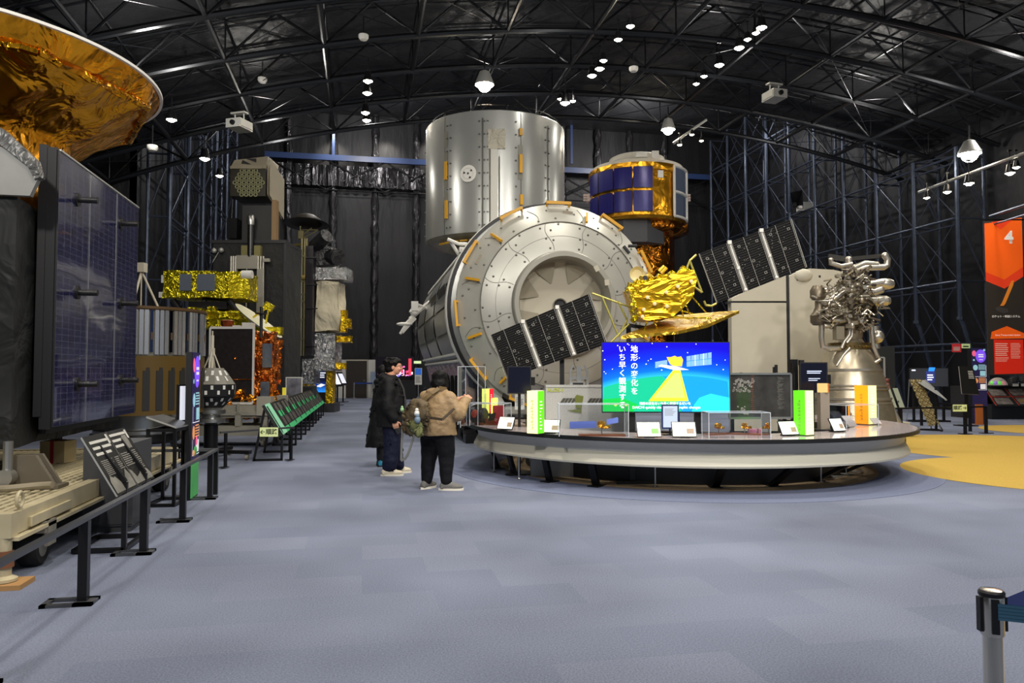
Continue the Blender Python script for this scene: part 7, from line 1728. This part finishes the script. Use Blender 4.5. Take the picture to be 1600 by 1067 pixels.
# ---- second visitor half hidden behind
p = WZ(598, 728)
m2 = thing('person', 'person in long black coat half hidden behind the standing person with a phone', 'person', (p.x, p.y, 0), RZ+.5)
H = MB(); chain(H, [(0, 0, .9), (0, 0, 1.12), (0, 0, 1.33)], [.14, .14, .12]); cap(H, (0, -.13, 1.33), (0, .13, 1.33), .07, .07); chain(H, [(0, 0, 1.36), (.02, 0, 1.5)], [.06, .055])
for y in (-.09, .09): chain(H, [(0, y, .88), (.02, y, .48), (0, y, .09)], [.09, .06, .042])
for y in (-1, 1): chain(H, [(0, y*.18, 1.32), (-.02, y*.24, 1.06), (.03, y*.23, .82)], [.055, .046, .032]); hand(H, (.03, y*.23, .82), (.15, 0, -1), (0, -y, 0), .7)
hf = head(H, (.03, 0, 1.55), 0, 0, .95); remesh('body', H, SKIN, m2, .0075, 3); eyes(m2, hf)
hr = MB(); hr.ball((-.03, 0, .035), (.105, .095, .105), 20, 12); hr.ball((-.05, 0, -.05), (.08, .09, .1), 18, 12)
for v in hr.v: v.xyz = hf(v)
remesh('hair', hr, HAIR, m2, .01, 2)
c = MB(); c.ball((-.02, 0, 1.4), (.12, .13, .06), 16, 10); c.ball((-.08, 0, 1.38), (.09, .14, .08), 16, 10); loft(c, [(-.07, .04, .31, .22, .26), (-.05, .03, .55, .205, .25), (-.02, .01, .85, .19, .235), (0, 0, 1.1, .18, .23), (0, 0, 1.28, .16, .22), (0, 0, 1.4, .09, .1)])
for y in (-1, 1): chain(c, [(0, y*.18, 1.32), (-.02, y*.255, 1.06), (.02, y*.245, .85)], [.085, .08, .065])
cc = remesh('long_coat', c, COAT, m2, .016, 4); crumple(cc, .03, 4, 7)
t = MB(); chain(t, [(0, -.09, .6), (.0, -.09, .12)], [.085, .075]); chain(t, [(0, .09, .6), (.0, .09, .12)], [.085, .075]); loft(t, [(0, 0, .55, .1, .17), (0, 0, .85, .12, .17)]); remesh('trousers', t, mat('charcoal trousers', (24, 24, 28), .75), m2, .014, 3)
TEAL = mat('teal shoe', (40, 140, 176), .5)
shoe(m2, (-.03, -.1, 0), -.3, TEAL, CHAR); shoe(m2, (0, .1, 0), .3, mat('dark shoe', (50, 50, 54), .6), CHAR)
# ---- woman in beige jacket, seen from behind, looking into the cases
p = WZ(683, 764.5)
wm = thing('person', 'person in beige puffer jacket and black trousers seen from behind at the counter', 'person', (p.x, p.y, 0), RZ+.9); wm.scale = (1.08, 1.14, 1)
H = MB(); chain(H, [(0, 0, .85), (0, 0, 1.03), (0, 0, 1.22)], [.15, .14, .12]); cap(H, (0, -.13, 1.24), (0, .13, 1.24), .07, .07); chain(H, [(.01, 0, 1.26), (.04, 0, 1.38)], [.06, .055])
chain(H, [(0, -.09, .8), (.04, -.1, .45), (.03, -.12, .08)], [.095, .066, .042]); chain(H, [(0, .09, .8), (0, .12, .45), (-.03, .14, .08)], [.095, .066, .042])
wr = (.3, -.2, 1.2); chain(H, [(0, -.17, 1.22), (.06, -.25, 1.0), wr], [.055, .046, .03]); hand(H, wr, (1, .25, .25), (0, .6, -.6), .6)
wr2 = (.31, -.06, 1.19); chain(H, [(0, .17, 1.22), (.08, .25, 1.0), wr2], [.055, .046, .03]); hand(H, wr2, (1, -.25, .25), (0, -.6, -.6), .6)
hf = head(H, (.05, 0, 1.45), .3, .14, .95); remesh('body', H, SKIN, wm, .0065, 3); eyes(wm, hf)
hr = MB(); hr.ball((-.025, 0, .035), (.118, .104, .112), 22, 14); hr.ball((-.05, 0, -.06), (.095, .112, .105), 20, 12); hr.ball((.0, .075, -.05), (.075, .04, .1), 14, 10); hr.ball((.0, -.075, -.05), (.075, .04, .1), 14, 10); hr.ball((.05, 0, .09), (.06, .08, .04), 14, 10)
for v in hr.v: v.xyz = hf(v)
hh_ = remesh('hair', hr, HAIR, wm, .01, 3); crumple(hh_, .012, 12, 2)
BEI = mat('beige puffer', (150, 124, 88), .6, bump=(4, .5), var=(6, .1))
c = MB(); loft(c, [(-.01, 0, .72, .215, .27), (-.02, 0, .8, .22, .265), (-.02, 0, .95, .205, .25), (-.02, 0, 1.1, .19, .235), (-.01, 0, 1.22, .165, .22), (.0, 0, 1.3, .12, .15), (.02, 0, 1.35, .09, .1)])
chain(c, [(0, -.18, 1.22), (.06, -.27, 1.0), (.27, -.21, 1.17)], [.095, .098, .07]); chain(c, [(0, .18, 1.22), (.08, .27, 1.0), (.28, -.03, 1.16)], [.095, .098, .07])
c.ball((-.06, 0, 1.3), (.09, .12, .05), 14, 10)
cc = remesh('puffer_jacket', c, BEI, wm, .014, 5); crumple(cc, .014, 7, 5)
t = MB(); loft(t, [(0, 0, .68, .165, .2), (0, 0, .86, .15, .19)]); chain(t, [(0, -.1, .74), (.04, -.11, .45), (.03, -.12, .12)], [.14, .105, .072]); chain(t, [(0, .1, .74), (0, .13, .45), (-.03, .14, .12)], [.14, .105, .072])
tt = remesh('trousers', t, mat('black trousers', (18, 18, 22), .75, bump=(6, .4), spec=.2), wm, .013, 4); crumple(tt, .008, 7, 1)
GSN = mat('grey sneaker', (110, 108, 104), .7)
shoe(wm, (.02, -.13, 0), -.85, GSN, SOLW); shoe(wm, (-.05, .14, 0), .1, GSN, SOLW)
# backpack slung low on her back
BT_ = Matrix.Rotation(RZ+.9, 3, 'Z')
bp = thing('backpack', 'camouflage backpack with dangling straps slung on the beige jacket', 'backpack', Vector((p.x, p.y, 0))+BT_ @ Vector((-.35, .03, .97)), RZ+.9); bp.scale = (1.15, 1.15, 1.15)
CAMO = mat('camouflage', (88, 74, 50), .7, var=(9, .5), bump=(8, .4)); OLV = mat('olive pocket', (96, 100, 58), .7, bump=(8, .4))
c = MB(); c.ball((0, 0, .02), (.11, .19, .18), 20, 14); c.ball((-.02, .03, -.1), (.1, .16, .12), 18, 12); c.ball((-.0, -.05, .13), (.08, .12, .08), 16, 10)
b = remesh('bag', c, CAMO, bp, .013, 3); crumple(b, .04, 8, 1)
c = MB(); c.ball((-.07, -.06, -.1), (.07, .1, .09), 16, 10); c.ball((-.09, -.12, -.16), (.05, .06, .07), 14, 10); b = remesh('pocket', c, OLV, bp, .012, 3); crumple(b, .03, 10, 1)
STR = mat('strap khaki', (112, 92, 60), .7); GST = mat('strap grey', (140, 140, 134), .6)
def ribbon(pts, w, M_, name):
    o = MB(); pts = [Vector(q) for q in pts]
    for a_, b_ in zip(pts, pts[1:]): o.bar(a_, b_, w, .008, up=(1, 0, 0))
    o.build(name, M_, bp)
ribbon([(.03, .04, .1), (.08, -.01, .17), (.1, -.06, .225), (.13, -.1, .27), (.21, -.14, .325), (.32, -.15, .31)], .05, STR, 'strap'); ribbon([(.04, -.14, .0), (.1, -.3, -.02), (.22, -.37, .1)], .03, mat('strap dark', (60, 48, 34), .7), 'strap')
ribbon([(-.02, .19, -.02), (-.03, .21, -.25), (-.03, .22, -.5), (-.04, .14, -.47), (-.05, .08, -.4), (-.06, -.02, -.2), (-.06, -.05, -.12)], .03, GST, 'dangling_strap')
for q, r_, M_ in (((-.1, -.1, .05), .03, WHITE), ((-.09, -.04, -.12), .03, WHITE), ((-.04, .2, .08), .022, mat('charm mint', (150, 190, 140), .6)), ((-.11, -.12, -.02), .035, mat('charm blue', (110, 130, 150), .5))):
    t = MB().ball(q, (r_, r_, r_*1.2), 10, 8).ball(Vector(q)+Vector((0, 0, r_*1.3)), r_*.7, 8, 6); t.build('charm', M_, bp)
